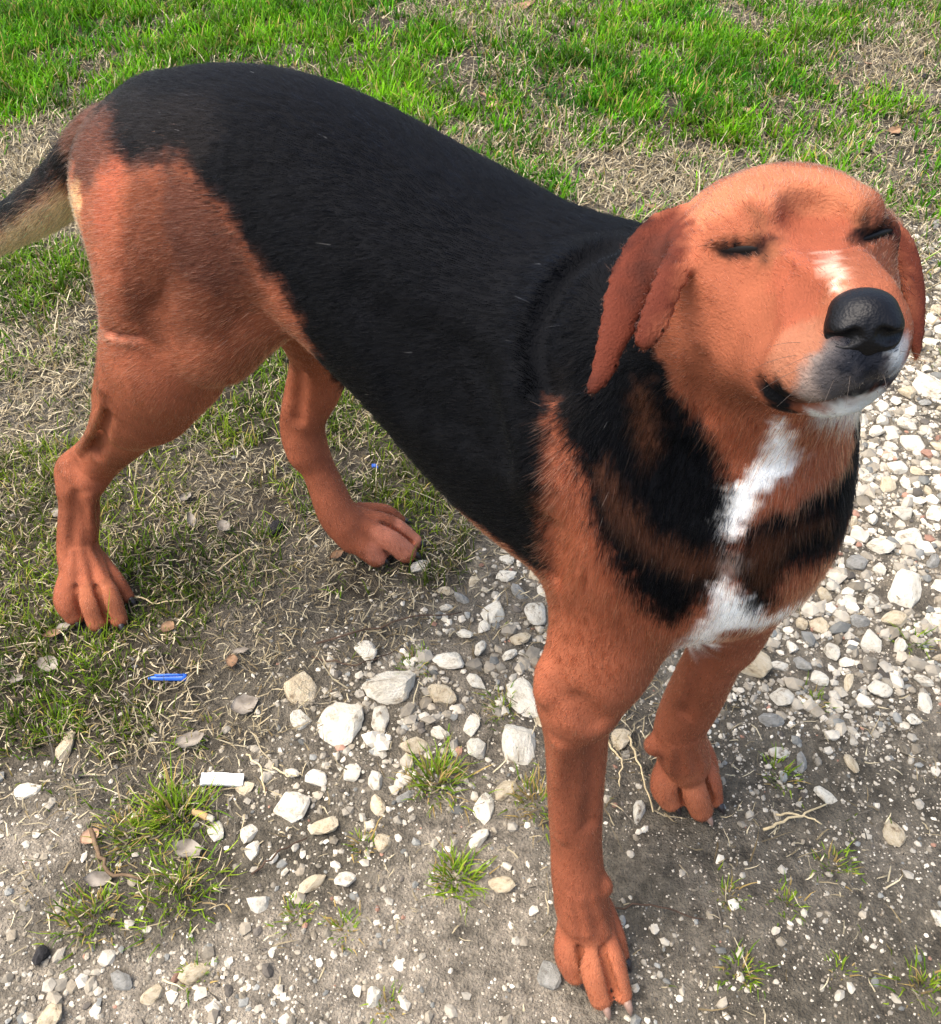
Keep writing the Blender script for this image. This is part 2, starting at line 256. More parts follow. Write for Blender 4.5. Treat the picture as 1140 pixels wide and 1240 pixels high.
lime = stone_material('limestone', (216, 208, 188), (232, 227, 212)); cream = stone_material('cream_stone', (196, 180, 150), (216, 204, 178)); greyst = stone_material('grey_stone', (140, 138, 130), (170, 168, 160), (100, 94, 84))
r_ = np.random.default_rng(5)
def stone_mesh(name, mats, planes, rnd, base=I2):
    me = mk_mesh(name, stone_verts(base[0], planes, rnd, r_), [base[1]], mats, smooth=True)
    me.set_sharp_from_angle(angle=math.radians(16)); return me
small_mesh = [stone_mesh('stone', greyst if k % 9 == 4 else [lime, lime, cream][k % 3], 6+k % 4, .0+.03*(k % 4)) for k in range(28)]
big_mesh = [stone_mesh('stone', [lime, cream][k % 4 == 3], 10+k % 4, .06+.03*(k % 3), I3) for k in range(14)]
taken = []
# named stones: x, y, half width, half depth, height, turn, label
BIG = [(-0.086, 0.622, 0.0303, 0.0241, 0.0193, -0.41, 'largest pale limestone slab in the gravel patch under the dog'),
 (-0.136, 0.575, 0.0232, 0.0223, 0.0178, -0.26, 'blocky cream limestone left of the largest slab'),
 (-0.124, 0.516, 0.012, 0.0118, 0.0094, 0.3, 'squarish white stone below the blocky cream limestone'),
 (-0.186, 0.625, 0.0166, 0.0219, 0.0133, 0.08, 'jagged white stone with a notch at the left of the gravel patch'),
 (-0.12, 0.673, 0.0143, 0.0154, 0.0114, -0.41, 'white angular stone at the top edge of the gravel patch'),
 (-0.024, 0.663, 0.018, 0.0118, 0.0094, -0.07, 'flat pale stone above the largest slab'),
 (-0.097, 0.581, 0.0107, 0.0168, 0.0086, -0.02, 'upright oval stone just below the largest slab'),
 (-0.029, 0.614, 0.0165, 0.0149, 0.0119, -0.34, 'slanted pale stone right of the largest slab'),
 (-0.182, 0.478, 0.0183, 0.0177, 0.0142, 0.23, 'rough white stone below the paper strip level'),
 (-0.221, 0.452, 0.0114, 0.0133, 0.0091, -0.39, 'bright white stone right of the tan cigarette end'),
 (-0.212, 0.433, 0.0073, 0.0101, 0.0058, -0.11, 'small white stone touching the soil below the bright white one'),
 (-0.43, 0.547, 0.0096, 0.0186, 0.0077, 0.02, 'tall cream stone standing alone at the left'),
 (0.055, 0.555, 0.0167, 0.0275, 0.0134, -0.07, 'rounded grey-white stone beside the near front leg'),
 (0.012, 0.476, 0.0125, 0.0166, 0.01, 0.09, 'pale stone between the two green tufts'),
 (0.03, 0.73, 0.0148, 0.016, 0.0118, 0.24, 'pale stone under the belly near the front leg'),
 (0.061, 0.613, 0.0155, 0.0229, 0.0124, 0.46, 'pale stone partly hidden behind the near front leg'),
 (0.0, 0.575, 0.0107, 0.0156, 0.0086, -0.22, 'white pebble left of the rounded grey-white stone'),
 (-0.057, 0.552, 0.014, 0.0099, 0.0079, 0.15, 'low flat stone in the middle of the gravel patch'),
 (-0.16, 0.512, 0.0111, 0.0128, 0.0089, 0.2, 'cream stone left of the squarish white stone'),
 (0.079, 0.733, 0.0138, 0.0185, 0.0111, -0.21, 'upright pale stone touching the elbow outline'),
 (0.531, 0.764, 0.0211, 0.0314, 0.0169, -0.5, 'largest pale limestone on the right, near the picture edge'),
 (0.325, 0.661, 0.0189, 0.0283, 0.0151, 0.47, 'flat white slab right behind the far front leg'),
 (0.519, 0.838, 0.0189, 0.0131, 0.0105, -0.2, 'long flat stone above the largest right-hand limestone'),
 (0.418, 0.676, 0.0124, 0.0179, 0.0099, -0.19, 'chunky pale stone below the chest on the right'),
 (0.468, 0.687, 0.0134, 0.0156, 0.0107, 0.39, 'pointed pale stone left of the right picture edge'),
 (0.501, 0.72, 0.0157, 0.011, 0.0088, 0.09, 'flat oval stone below the largest right-hand limestone'),
 (0.63, 1.041, 0.0141, 0.0201, 0.0113, -0.03, 'pale block in the upper right gravel'),
 (0.608, 0.894, 0.0141, 0.0122, 0.0098, 0.27, 'pale flat stone cut by the right picture edge'),
 (0.571, 0.898, 0.0141, 0.0149, 0.0113, -0.47, 'cream angular stone in the upper right gravel'),
 (0.567, 0.856, 0.017, 0.0119, 0.0096, 0.21, 'long pale stone under the cream angular one'),
 (0.484, 0.851, 0.0116, 0.0119, 0.0093, -0.13, 'small pale block close to the right side of the chest'),
 (0.416, 0.716, 0.0107, 0.0122, 0.0086, -0.41, 'pale block just below the tan shoulder'),
 (0.351, 0.654, 0.0113, 0.0082, 0.0066, 0.16, 'low pale stone right of the flat white slab'),
 (0.454, 0.622, 0.012, 0.0115, 0.0092, 0.43, 'pale stone at the lower end of the right-hand gravel'),
 (0.501, 0.603, 0.01, 0.0148, 0.008, -0.29, 'pale stone low on the right picture edge'),
 (0.4, 0.529, 0.006, 0.014, 0.0048, 0.13, 'narrow white wedge standing in the bare soil'),
 (0.345, 0.613, 0.0128, 0.0137, 0.0102, -0.2, 'pale stone below the flat white slab'),
 (0.392, 0.634, 0.013, 0.0116, 0.0093, 0.24, 'broad pale stone in the lower right gravel'),
 (0.7, 1.169, 0.0275, 0.025, 0.02, 0.22, 'big pale stone right of the muzzle'),
 (0.656, 1.155, 0.0124, 0.016, 0.0099, -0.28, 'pale stone under the chin at the right'),
 (0.591, 0.989, 0.0137, 0.013, 0.0104, 0.33, 'thin pale stone near the neck on the right')]
for k, (x, y, a, bb, hh, tn, lab) in enumerate(BIG):
    z = float(height(np.array([[x, y]]))[0])
    link('stone', big_mesh[k % 14], None, (x, y, z+hh*.12), lab, 'stone', 'large pale limestone pieces', None, (r_.normal(0, .12), r_.normal(0, .12), tn), (a*1.06, bb*1.06, hh*.75))
    taken.append((x, y, max(a, bb)))
P = scatter(60000); cv = cover(P); cl3 = .5+.8*fbm2(P, 9, 91)
pr = cv[:, 3]**1.6*np.clip(.2+cl3, 0, 1); P = P[(rng.random(len(P)) < pr*1.0) & ~near_paw(P, .035)]
T = np.array(taken); cnt = 0; sizes = np.sort(.0042*np.exp(np.abs(rng.normal(0, .62, 6000))))[::-1]
T = list(map(tuple, T)); Tarr = np.array(T); mid = []
for k, (x, y) in enumerate(P):
    if cnt >= 250: break
    a = float(np.clip(sizes[int(cnt*2.2)]*.88, .0048, .0135)); arr = np.array(T)
    if (((arr[:, 0]-x)**2+(arr[:, 1]-y)**2) < (arr[:, 2]+a*.95)**2).any(): continue
    if not (abs(x) < .35+.335*y): continue
    T.append((x, y, a)); mid.append((x, y, a)); cnt += 1
ZL = [(0.507, 0.812, 'small pale stone among the dense gravel right of the dog', 'small stones in the gravel right of the dog'), (-0.081, 0.594, 'small pale stone in the gravel patch below the belly', 'small stones in the gravel patch below the belly'), (0.05, 0.758, 'small pale stone in the gravel patch below the belly', 'small stones in the gravel patch below the belly'), (0.347, 0.573, 'small pale stone among the dense gravel right of the dog', 'small stones in the gravel right of the dog'), (-0.282, 0.361, 'small pale stone on the bare soil at the lower left', 'small stones on the bare soil at the lower left'), (-0.091, 0.361, 'small pale stone on the bare soil at the lower left', 'small stones on the bare soil at the lower left'), (0.29, 0.361, 'small pale stone on the bare soil right of the front paw', 'small stones on the bare soil right of the front paw'), (-0.382, 0.604, 'small pale stone in the dry grass left of the gravel', 'small stones in the dry grass')]
LAND = [(0.112, 0.314, 'the near front paw'), (0.225, 0.49, 'the far front paw'), (-0.449, 0.733, 'the near hind paw'), (-0.105, 0.833, 'the far hind paw'), (-0.338, 0.631, 'the blue pen cap'), (-0.255, 0.507, 'the white paper strip'), (-0.267, 0.468, 'the cigarette end'), (-0.338, 0.416, 'the curved twig'), (-0.278, 0.396, 'the wide green tuft'), (-0.036, 0.509, 'the half dry tuft'), (-0.013, 0.406, 'the bright green tuft'), (-0.086, 0.622, 'the largest slab under the dog'), (-0.136, 0.575, 'the blocky cream limestone'), (-0.182, 0.478, 'the rough white stone'), (0.325, 0.661, 'the flat white slab'), (0.531, 0.764, 'the largest right-hand limestone'), (0.519, 0.838, 'the long flat stone'), (0.418, 0.676, 'the chunky stone below the chest'), (0.63, 1.041, 'the pale block in the upper right gravel'), (0.571, 0.898, 'the cream angular stone'), (0.7, 1.169, 'the big stone right of the muzzle'), (0.4, 0.529, 'the narrow white wedge'), (0.322, 0.466, 'the forked stalk'), (0.405, 0.307, 'the bottom right tuft'), (0.244, 0.323, 'the fresh lower right tuft'), (0.454, 0.622, 'the last stone of the right-hand gravel'), (-0.353, 0.369, 'the yellowish lower left tuft'), (-0.386, 0.333, 'the dark lower left stone'), (0.061, 0.613, 'the stone behind the near front leg'), (0.03, 0.73, 'the pale stone under the belly'), (0.629, 2.161, 'the tan leaf in the lawn'), (1.081, 2.365, 'the dark upper right clod'), (-0.253, 0.868, 'the black clod'), (-0.131, 0.979, 'the blue plastic chip'), (0.136, 2.861, 'the brown leaf at the top edge'), (-0.43, 0.547, 'the tall cream stone'), (-0.162, 0.373, 'the small lower middle tuft'), (0.514, 0.689, 'the tuft by the right-hand limestone'), (0.321, 0.515, 'the tuft right of the far front paw')]
ORD = ['nearest', 'second', 'third', 'fourth', 'fifth', 'sixth', 'seventh', 'eighth', 'ninth', 'tenth', 'eleventh', 'twelfth', 'thirteenth', 'fourteenth', 'fifteenth', 'sixteenth', 'seventeenth', 'eighteenth', 'nineteenth', 'twentieth']
def name_by_place(items):
    '''items: (object, x, y, looks): a label from its looks and the landmark beside it, counted outwards where looks agree'''
    seen = {}
    for o, x, y, looks in items:
        lx, ly, ln = min(LAND, key=lambda q: (q[0]-x)**2+(q[1]-y)**2); dx, dy = x-lx, y-ly
        side = ('right of' if dx > 0 else 'left of') if abs(dx) > abs(dy) else ('behind' if dy > 0 else 'in front of')
        seen.setdefault((looks, side, ln), []).append((dx*dx+dy*dy, o))
    for (looks, side, ln), v in seen.items():
        for k, (_, o) in enumerate(sorted(v, key=lambda q: q[0])):
            o['label'] = f'{looks} {side} {ln}' if len(v) == 1 else f'{ORD[min(k, 19)]} {looks} {side} {ln}'
placed = []
for k, (x, y, a) in enumerate(mid):
    asp = r_.uniform(.5, .95); hh = a*r_.uniform(.36, .62); z = float(height(np.array([[x, y]]))[0])
    i = min(range(len(ZL)), key=lambda q: (ZL[q][0]-x)**2+(ZL[q][1]-y)**2)
    so = link('stone', small_mesh[k % 28], None, (x, y, z+hh*.14), ZL[i][2], 'stone', ZL[i][3], None, (r_.normal(0, .25), r_.normal(0, .25), r_.uniform(0, 6.28)), (a, a*asp, hh))
    mn = small_mesh[k % 28].materials[0].name
    placed.append((so, x, y, ('small ' if a < .0068 else 'larger ' if a > .011 else '')+{'limestone': 'white', 'cream_stone': 'cream', 'grey_stone': 'grey'}[mn]+(' long' if asp < .66 else ' flat' if hh/a < .5 else ' blocky')+' stone'))
name_by_place(placed)
# loose gravel that nobody could count
P = scatter(330000); cv = cover(P); cl4 = .5+.7*fbm2(P, 12, 95, 3)
keep = rng.random(len(P)) < (cv[:, 2]*.62*np.clip(.15+cl4, .05, 1)+cv[:, 3]*.30*np.clip(.2+cl4, .05, 1)+.012); P = P[keep]
sz = np.clip(.0011*np.exp(np.abs(rng.normal(0, .80, len(P)))), .0009, .0075)*(.7+.45*cover(P)[:, 2]+1.0*cover(P)[:, 3]**2)
arr = np.array(T); ok = np.ones(len(P), bool)
for (x, y, a) in arr: ok &= ((P[:, 0]-x)**2+(P[:, 1]-y)**2) > (a*.9+sz*.5)**2
ok &= ~near_paw(P, .028); P = P[ok][:80000]; sz = sz[ok][:80000]; m = len(P)
vars_ = np.stack([stone_verts(I1[0], 8, .2, r_, .08) for _ in range(40)])
vi = rng.integers(0, 40, m); an = rng.uniform(0, 6.283, m); asp = rng.uniform(.6, 1, m); fl = rng.uniform(.45, .8, m)
V = vars_[vi]*np.stack([sz, sz*asp, sz*fl], 1)[:, None]
c, s_ = np.cos(an)[:, None], np.sin(an)[:, None]
V = np.stack([V[..., 0]*c-V[..., 1]*s_, V[..., 0]*s_+V[..., 1]*c, V[..., 2]], -1)
V += np.column_stack([P, height(P)+sz*fl*.1])[:, None]
Fp = (np.arange(m)[:, None, None]*len(I1[0])+I1[1][None]).reshape(-1, 3)
w = rng.random((m, 1)); pc = srgb((212, 204, 186))*w+srgb((140, 130, 112))*(1-w)
pk = rng.random(m); pc[pk < .09] = srgb((130, 130, 124)); pc[(pk > .10) & (pk < .14)] = srgb((92, 86, 78)); pc[(pk > .15) & (pk < .165)] = srgb((164, 126, 106))
pc *= rng.uniform(.45, 1.1, (m, 1))
me = mk_mesh('gravel', V.reshape(-1, 3), [Fp], attr_mat('gravel', 'tint', rough=.85, vary=.25, bump=.3, bscale=900), smooth=False)
set_col(me, 'tint', np.repeat(pc, len(I1[0]), 0)); link('gravel', me, kind='stuff', label='loose fine gravel and grit')

# sand-grain grit on the bare soil
P = scatter(420000); cv = cover(P); bare = np.clip(1-cv[:, 0]*1.2-cv[:, 1]*.9, .03, 1)
P = P[(rng.random(len(P)) < bare*np.clip(.35+.6*fbm2(P, 20, 97, 3), .05, 1)) & ~near_paw(P, .025)][:112000]; m2 = len(P)
O6 = np.array([(1, 0, 0), (0, 1, 0), (-1, 0, 0), (0, -1, 0), (0, 0, 1), (0, 0, -1)], float); F8 = np.array([(0, 1, 4), (1, 2, 4), (2, 3, 4), (3, 0, 4), (1, 0, 5), (2, 1, 5), (3, 2, 5), (0, 3, 5)])
sz = .0007*np.exp(np.abs(rng.normal(0, .45, m2))); V = O6[None]*(sz[:, None, None]*rng.uniform(.6, 1.2, (m2, 6, 1)))
an = rng.uniform(0, 6.283, m2); c, s_ = np.cos(an)[:, None], np.sin(an)[:, None]
V = np.stack([V[..., 0]*c-V[..., 1]*s_, V[..., 0]*s_+V[..., 1]*c, V[..., 2]*.8], -1)+np.column_stack([P, height(P)+sz*.3])[:, None]
w = rng.random((m2, 1)); pc = (srgb((214, 204, 184))*w+srgb((120, 108, 92))*(1-w))*rng.uniform(.5, 1.15, (m2, 1))
me = mk_mesh('grit', V.reshape(-1, 3), [(np.arange(m2)[:, None, None]*6+F8[None]).reshape(-1, 3)], attr_mat('grit', 'tint', rough=.9), smooth=False)
set_col(me, 'tint', np.repeat(pc, 6, 0)); link('grit', me, kind='stuff', label='sandy grit on the bare soil')

# ------------------------------------------------------------------ tufts among the stones
TUFT = [(-0.297, 0.472, 0.0365, 0.0278, 260, 0.15, 'largest green grass tuft beside the tan cigarette end'),
 (-0.278, 0.396, 0.0423, 0.0204, 220, 0.2, 'wide green tuft just below the largest tuft'),
 (-0.353, 0.369, 0.0353, 0.019, 170, 0.3, 'loose yellowish tuft at the far lower left'),
 (-0.335, 0.45, 0.0326, 0.0177, 160, 0.4, 'thin dry tuft between the curved twig and the largest tuft'),
 (-0.036, 0.509, 0.0306, 0.0253, 230, 0.35, 'half dry tuft in the soil left of the near front leg'),
 (-0.013, 0.406, 0.0237, 0.0206, 200, 0.12, 'bright green tuft below the half dry tuft'),
 (0.067, 0.487, 0.0302, 0.0177, 150, 0.6, 'brownish tuft against the near front leg'),
 (-0.162, 0.373, 0.0185, 0.0124, 80, 0.3, 'small tuft in the pale soil at the lower middle'),
 (-0.116, 0.36, 0.0167, 0.0113, 80, 0.4, 'dry little tuft right of the small lower middle tuft'),
 (-0.105, 0.44, 0.0162, 0.012, 70, 0.4, 'small tuft on the soil below the gravel patch'),
 (0.036, 0.599, 0.0217, 0.0146, 90, 0.3, 'green tuft among the stones near the front leg'),
 (-0.066, 0.654, 0.0207, 0.0128, 80, 0.3, 'green tuft above the largest limestone slab'),
 (0.244, 0.323, 0.0192, 0.0128, 90, 0.15, 'fresh green tuft at the lower right of the near front paw'),
 (0.321, 0.515, 0.0222, 0.0138, 80, 0.3, 'tuft right of the far front paw'),
 (0.35, 0.42, 0.0223, 0.0129, 80, 0.3, 'sparse tuft in the bare soil on the right'),
 (0.298, 0.383, 0.0171, 0.0115, 60, 0.3, 'tiny tuft left below the sparse right-hand tuft'),
 (0.405, 0.307, 0.0219, 0.0181, 90, 0.25, 'green tuft in the bottom right corner'),
 (0.245, 0.388, 0.0156, 0.0116, 60, 0.4, 'thin tuft right of the near front pastern'),
 (0.382, 0.606, 0.0164, 0.0124, 50, 0.3, 'small tuft between the stones on the right'),
 (0.514, 0.689, 0.0173, 0.0143, 60, 0.2, 'green tuft below the largest right-hand limestone'),
 (-0.246, 0.317, 0.0177, 0.0109, 60, 0.3, 'faint tuft on the pebbles at the lower left'),
 (0.332, 0.321, 0.0133, 0.0082, 40, 0.3, 'little tuft near the bottom right'),
 (-0.072, 0.293, 0.0144, 0.0098, 50, 0.4, 'sparse tuft at the bottom edge')]
for (x, y, rad, ht, n, yel, lab) in TUFT:
    q = rng.normal(0, rad*.42, (n, 2)); az = np.arctan2(q[:, 1], q[:, 0])+rng.normal(0, .7, n); rr = np.hypot(q[:, 0], q[:, 1])/rad
    L = ht*rng.lognormal(-.1, .35, n); W = rng.uniform(.0011, .0024, n)
    V, F = blades(q, np.full(n, -.003)+height(q+np.array([x, y])), az, np.clip(.15+.7*rr+rng.normal(0, .15, n), 0, 1.4), rng.uniform(.05, .45, n), L, W)
    h_ = rng.random((n, 1)); cc = srgb((86, 124, 22))*(1-h_)+srgb((140, 160, 46))*h_; dr = rng.random((n, 1)) < yel; cc = np.where(dr, srgb((170, 146, 90)), cc)*rng.uniform(.7, 1.25, (n, 1))
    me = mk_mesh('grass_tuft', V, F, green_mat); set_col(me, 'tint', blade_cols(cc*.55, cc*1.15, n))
    link('grass_tuft', me, None, (x, y, 0), lab, 'grass tuft', 'grass tufts in the gravel')

# ------------------------------------------------------------------ litter: leaves, twigs, scraps
def tube(pts, rad, seg=6, close=True):
    P_ = np.asarray(pts, float); n = len(P_); T_ = np.gradient(P_, axis=0); T_ /= np.linalg.norm(T_, axis=1)[:, None]
    V = []
    for p, t, r in zip(P_, T_, rad):
        u = np.cross(t, (0, 0, 1)); u = u/np.linalg.norm(u) if np.linalg.norm(u) > 1e-4 else np.array([1., 0, 0]); v = np.cross(u, t)
        for k in range(seg): V.append(p+r*(u*math.cos(6.2832*k/seg)+v*math.sin(6.2832*k/seg)))
    F4 = [[i*seg+k, i*seg+(k+1) % seg, (i+1)*seg+(k+1) % seg, (i+1)*seg+k] for i in range(n-1) for k in range(seg)]
    V += [P_[0], P_[-1]]; a = n*seg
    F3 = [[a, (k+1) % seg, k] for k in range(seg)]+[[a+1, (n-1)*seg+k, (n-1)*seg+(k+1) % seg] for k in range(seg)]
    return np.array(V), [np.array(F4), np.array(F3)]
def hz(x, y): return float(height(np.array([[x, y]]))[0])
twig_m = flat_mat('twig_bark', (112, 92, 70), .8, .2, .4, 90); straw_m = flat_mat('dry_stalk', (190, 172, 134), .75, .2, .3, 80); root_m = flat_mat('dark_twig', (78, 62, 50), .8, .2, .4, 90)
for (pts, r, mt, lab, cat) in [([(-0.374, 0.45),
 (-0.359, 0.425),
 (-0.343, 0.406),
 (-0.313, 0.403)], 0.0026, 'b', 'curved brown twig at the lower left', 'twig'),
 ([(-0.177, 0.683),
 (-0.125, 0.695),
 (-0.068, 0.718),
 (-0.01, 0.726)], 0.0014, 'r', 'dark thin twig above the gravel patch', 'twig'),
 ([(-0.179, 0.66),
 (-0.131, 0.646),
 (-0.085, 0.672)], 0.0012, 'r', 'short dark twig at the top left of the gravel patch', 'twig'),
 ([(0.291, 0.454),
 (0.326, 0.466),
 (0.359, 0.481)], 0.0016, 's', 'pale forked stalk on the soil right of the far front paw', 'stalk'),
 ([(0.307, 0.472),
 (0.326, 0.468),
 (0.349, 0.459)], 0.0014, 's', 'second pale stalk crossing the forked one', 'stalk'),
 ([(0.168, 0.562),
 (0.176, 0.518),
 (0.182, 0.472)], 0.0013, 's', 'thin pale stalk beside the far front paw', 'stalk'),
 ([(-0.209, 0.408),
 (-0.185, 0.429),
 (-0.161, 0.446)], 0.0013, 'r', 'thin dark twig in the pale soil at the lower middle', 'twig'),
 ([(0.127, 0.373),
 (0.17, 0.375),
 (0.214, 0.363)], 0.0012, 'r', 'thin root lying right of the near front pastern', 'twig'),
 ([(0.145, 0.552),
 (0.157, 0.528),
 (0.151, 0.499)], 0.0012, 's', 'pale stalk close to the near forearm', 'stalk'),
 ([(-0.439, 1.145),
 (-0.406, 1.106),
 (-0.391, 1.05)], 0.0013, 's', 'bent straw stalk in the grass between the hind legs', 'stalk'),
 ([(-0.313, 0.798),
 (-0.282, 0.826),
 (-0.251, 0.829)], 0.0012, 's', 'straw stalk in the dry grass below the hind legs', 'stalk'),
 ([(-0.235, 0.538),
 (-0.216, 0.518),
 (-0.208, 0.49)], 0.0012, 's', 'bent straw stalk right of the paper strip', 'stalk'),
 ([(-0.206, 0.523),
 (-0.188, 0.512),
 (-0.174, 0.515)], 0.0011, 's', 'short straw stalk above the rough white stone', 'stalk'),
 ([(-0.421, 0.758),
 (-0.376, 0.739),
 (-0.339, 0.748)], 0.0011, 's', 'straw stalk right of the near hind paw', 'stalk')]:
    pts = np.array(pts); t = np.linspace(0, 1, len(pts)); tt = np.linspace(0, 1, 12)
    xy = np.column_stack([np.interp(tt, t, pts[:, 0]), np.interp(tt, t, pts[:, 1])])+rng.normal(0, .0012, (12, 2))
    zz = height(xy)+.004+r+.003*np.sin(tt*3.1)
    o = xy[0].copy(); V, F = tube(np.column_stack([xy-o, zz]), r*(1-.45*tt))
    link('twig' if cat == 'twig' else 'dry_stalk', mk_mesh('twig', V, F, {'b': twig_m, 's': straw_m, 'r': root_m}[mt], True), None, (*o, 0), lab, cat)
def leaf_mesh(nm, L_, W_, curl, mat, seed):
    r = np.random.default_rng(seed); nu, nv = 9, 5; V = []
    for i in range(nu):
        t = i/(nu-1); hw = W_*(math.sin(math.pi*min(1, t*.97+.02))**.75)*(1+.12*r.normal())
        for j in range(nv):
            s_ = j/(nv-1)*2-1
            V.append((L_*(t-.5), hw*s_, curl*L_*((s_*s_)*.35+((t-.5)*2)**2*.3*r.uniform(.6, 1.4))-.06*L_*(s_ == 0)+r.normal(0, .02*L_)))
    V = np.array(V); F = [[i*nv+j, (i+1)*nv+j, (i+1)*nv+j+1, i*nv+j+1] for i in range(nu-1) for j in range(nv-1)]
    n0 = len(V); V2 = np.vstack([V, V-np.array([0, 0, .0007])]); F = np.array(F); F2 = F[:, ::-1]+n0
    rim = [i*nv for i in range(nu)]+[(nu-1)*nv+j for j in range(1, nv)]+[i*nv+nv-1 for i in range(nu-2, -1, -1)]+[j for j in range(nv-2, 0, -1)]
    S = [[rim[k], rim[(k+1) % len(rim)], rim[(k+1) % len(rim)]+n0, rim[k]+n0] for k in range(len(rim))]
    return mk_mesh(nm, V2, [np.vstack([F, F2, S])], mat, True)
leaf_mats = [flat_mat('brown_leaf', (142, 112, 84), .7, .3, .35, 60, dark=(96, 72, 52)), flat_mat('grey_leaf', (140, 132, 120), .75, .2, .3, 60, dark=(92, 84, 74)), flat_mat('tan_leaf', (176, 140, 112), .6, .35, .25, 50)]
leaves = []
for k, (x, y, l_, w_, tn, mi, lab, grp) in enumerate([(0.629, 2.161, 0.0555, 0.0185, 0.2, 2, 'tan dead leaf in the lawn behind the head', None),
 (-0.276, 0.433, 0.0193, 0.0161, 1.4, 1, 'grey curled leaf between the two big tufts', None),
 (-0.246, 0.596, 0.0307, 0.0127, 0.5, 1, 'pale grey leaf left of the gravel patch', None),
 (-0.297, 0.552, 0.0316, 0.0105, 0.3, 1, 'grey leaf above the paper strip', None),
 (-0.372, 0.443, 0.0195, 0.0073, 0.8, 2, 'pinkish tan leaf at the tip of the curved twig', None),
 (-0.354, 0.402, 0.0252, 0.0079, 0.1, 1, 'grey leaf at the end of the curved twig', None),
 (-0.478, 0.651, 0.0206, 0.0131, 1.2, 1, 'grey leaf low in the grass at the left', None),
 (0.136, 2.861, 0.0909, 0.025, 0.3, 0, 'brown leaf at the top edge of the lawn', None),
 (0.751, 1.71, 0.025, 0.0113, 5.22, 0, 'dead leaf in the straw at the upper right', 'dead leaves at the upper right'),
 (0.957, 2.324, 0.0259, 0.0115, 1.45, 1, 'dead leaf in the straw at the upper right', 'dead leaves at the upper right'),
 (0.978, 2.574, 0.0301, 0.0152, 2.54, 0, 'dead leaf in the straw at the upper right', 'dead leaves at the upper right'),
 (0.918, 2.062, 0.0354, 0.0137, 0.9, 0, 'dead leaf in the straw at the upper right', 'dead leaves at the upper right'),
 (0.972, 2.437, 0.0246, 0.0095, 2.37, 2, 'dead leaf in the straw at the upper right', 'dead leaves at the upper right'),
 (0.976, 2.229, 0.0365, 0.0093, 0.8, 1, 'dead leaf in the straw at the upper right', 'dead leaves at the upper right'),
 (1.038, 2.706, 0.0357, 0.0127, 4.31, 1, 'dead leaf in the straw at the upper right', 'dead leaves at the upper right'),
 (0.697, 1.736, 0.0329, 0.0127, 0.71, 2, 'dead leaf in the straw at the upper right', 'dead leaves at the upper right'),
 (0.896, 2.172, 0.0389, 0.0097, 2.7, 2, 'dead leaf in the straw at the upper right', 'dead leaves at the upper right'),
 (0.912, 2.163, 0.0348, 0.0126, 1.45, 0, 'dead leaf in the straw at the upper right', 'dead leaves at the upper right'),
 (1.132, 2.715, 0.0422, 0.0128, 0.81, 1, 'dead leaf in the straw at the upper right', 'dead leaves at the upper right'),
 (0.856, 2.325, 0.0328, 0.0116, 0.42, 0, 'dead leaf in the straw at the upper right', 'dead leaves at the upper right'),
 (0.396, 2.392, 0.0306, 0.0151, 3.61, 2, 'brown dead leaf in the lawn behind the back', 'dead leaves in the lawn'),
 (0.29, 2.53, 0.0286, 0.0098, 2.04, 1, 'brown dead leaf in the lawn behind the back', 'dead leaves in the lawn'),
 (0.046, 2.2, 0.0442, 0.013, 1.87, 2, 'brown dead leaf in the lawn behind the back', 'dead leaves in the lawn'),
 (0.349, 1.721, 0.0307, 0.008, 2.7, 0, 'brown dead leaf in the lawn behind the back', 'dead leaves in the lawn'),
 (0.039, 2.25, 0.0432, 0.0092, 2.65, 0, 'brown dead leaf in the lawn behind the back', 'dead leaves in the lawn'),
 (-0.452, 0.741, 0.0172, 0.0066, 1.77, 1, 'dead leaf in the dry grass at the left', 'dead leaves in the dry grass at the left'),
 (-0.508, 0.632, 0.0163, 0.0071, 1.13, 1, 'dead leaf in the dry grass at the left', 'dead leaves in the dry grass at the left'),
 (-0.485, 0.694, 0.023, 0.0063, 0.55, 0, 'dead leaf in the dry grass at the left', 'dead leaves in the dry grass at the left'),
 (-0.541, 0.894, 0.0154, 0.0079, 4.29, 1, 'dead leaf in the dry grass at the left', 'dead leaves in the dry grass at the left'),
 (-0.477, 0.703, 0.0196, 0.0049, 3.36, 1, 'dead leaf in the dry grass at the left', 'dead leaves in the dry grass at the left'),
 (-0.506, 0.906, 0.0153, 0.0045, 0.47, 0, 'dead leaf in the dry grass at the left', 'dead leaves in the dry grass at the left'),
 (-0.354, 0.703, 0.02, 0.0075, 4.46, 0, 'dead leaf in the dry grass under the belly', 'dead leaves in the dry grass under the belly'),
 (-0.262, 0.668, 0.02, 0.004, 0.16, 1, 'dead leaf in the dry grass under the belly', 'dead leaves in the dry grass under the belly'),
 (-0.168, 0.82, 0.0227, 0.0057, 3.9, 0, 'dead leaf in the dry grass under the belly', 'dead leaves in the dry grass under the belly'),
 (-0.27, 0.653, 0.0171, 0.0073, 4.87, 0, 'dead leaf in the dry grass under the belly', 'dead leaves in the dry grass under the belly'),
 (-0.317, 0.865, 0.0211, 0.0073, 2.56, 1, 'dead leaf in the dry grass under the belly', 'dead leaves in the dry grass under the belly'),
 (-0.362, 0.878, 0.0258, 0.0056, 1.99, 1, 'dead leaf in the dry grass under the belly', 'dead leaves in the dry grass under the belly'),
 (-0.379, 0.923, 0.0237, 0.0066, 1.31, 1, 'dead leaf in the dry grass under the belly', 'dead leaves in the dry grass under the belly')]):
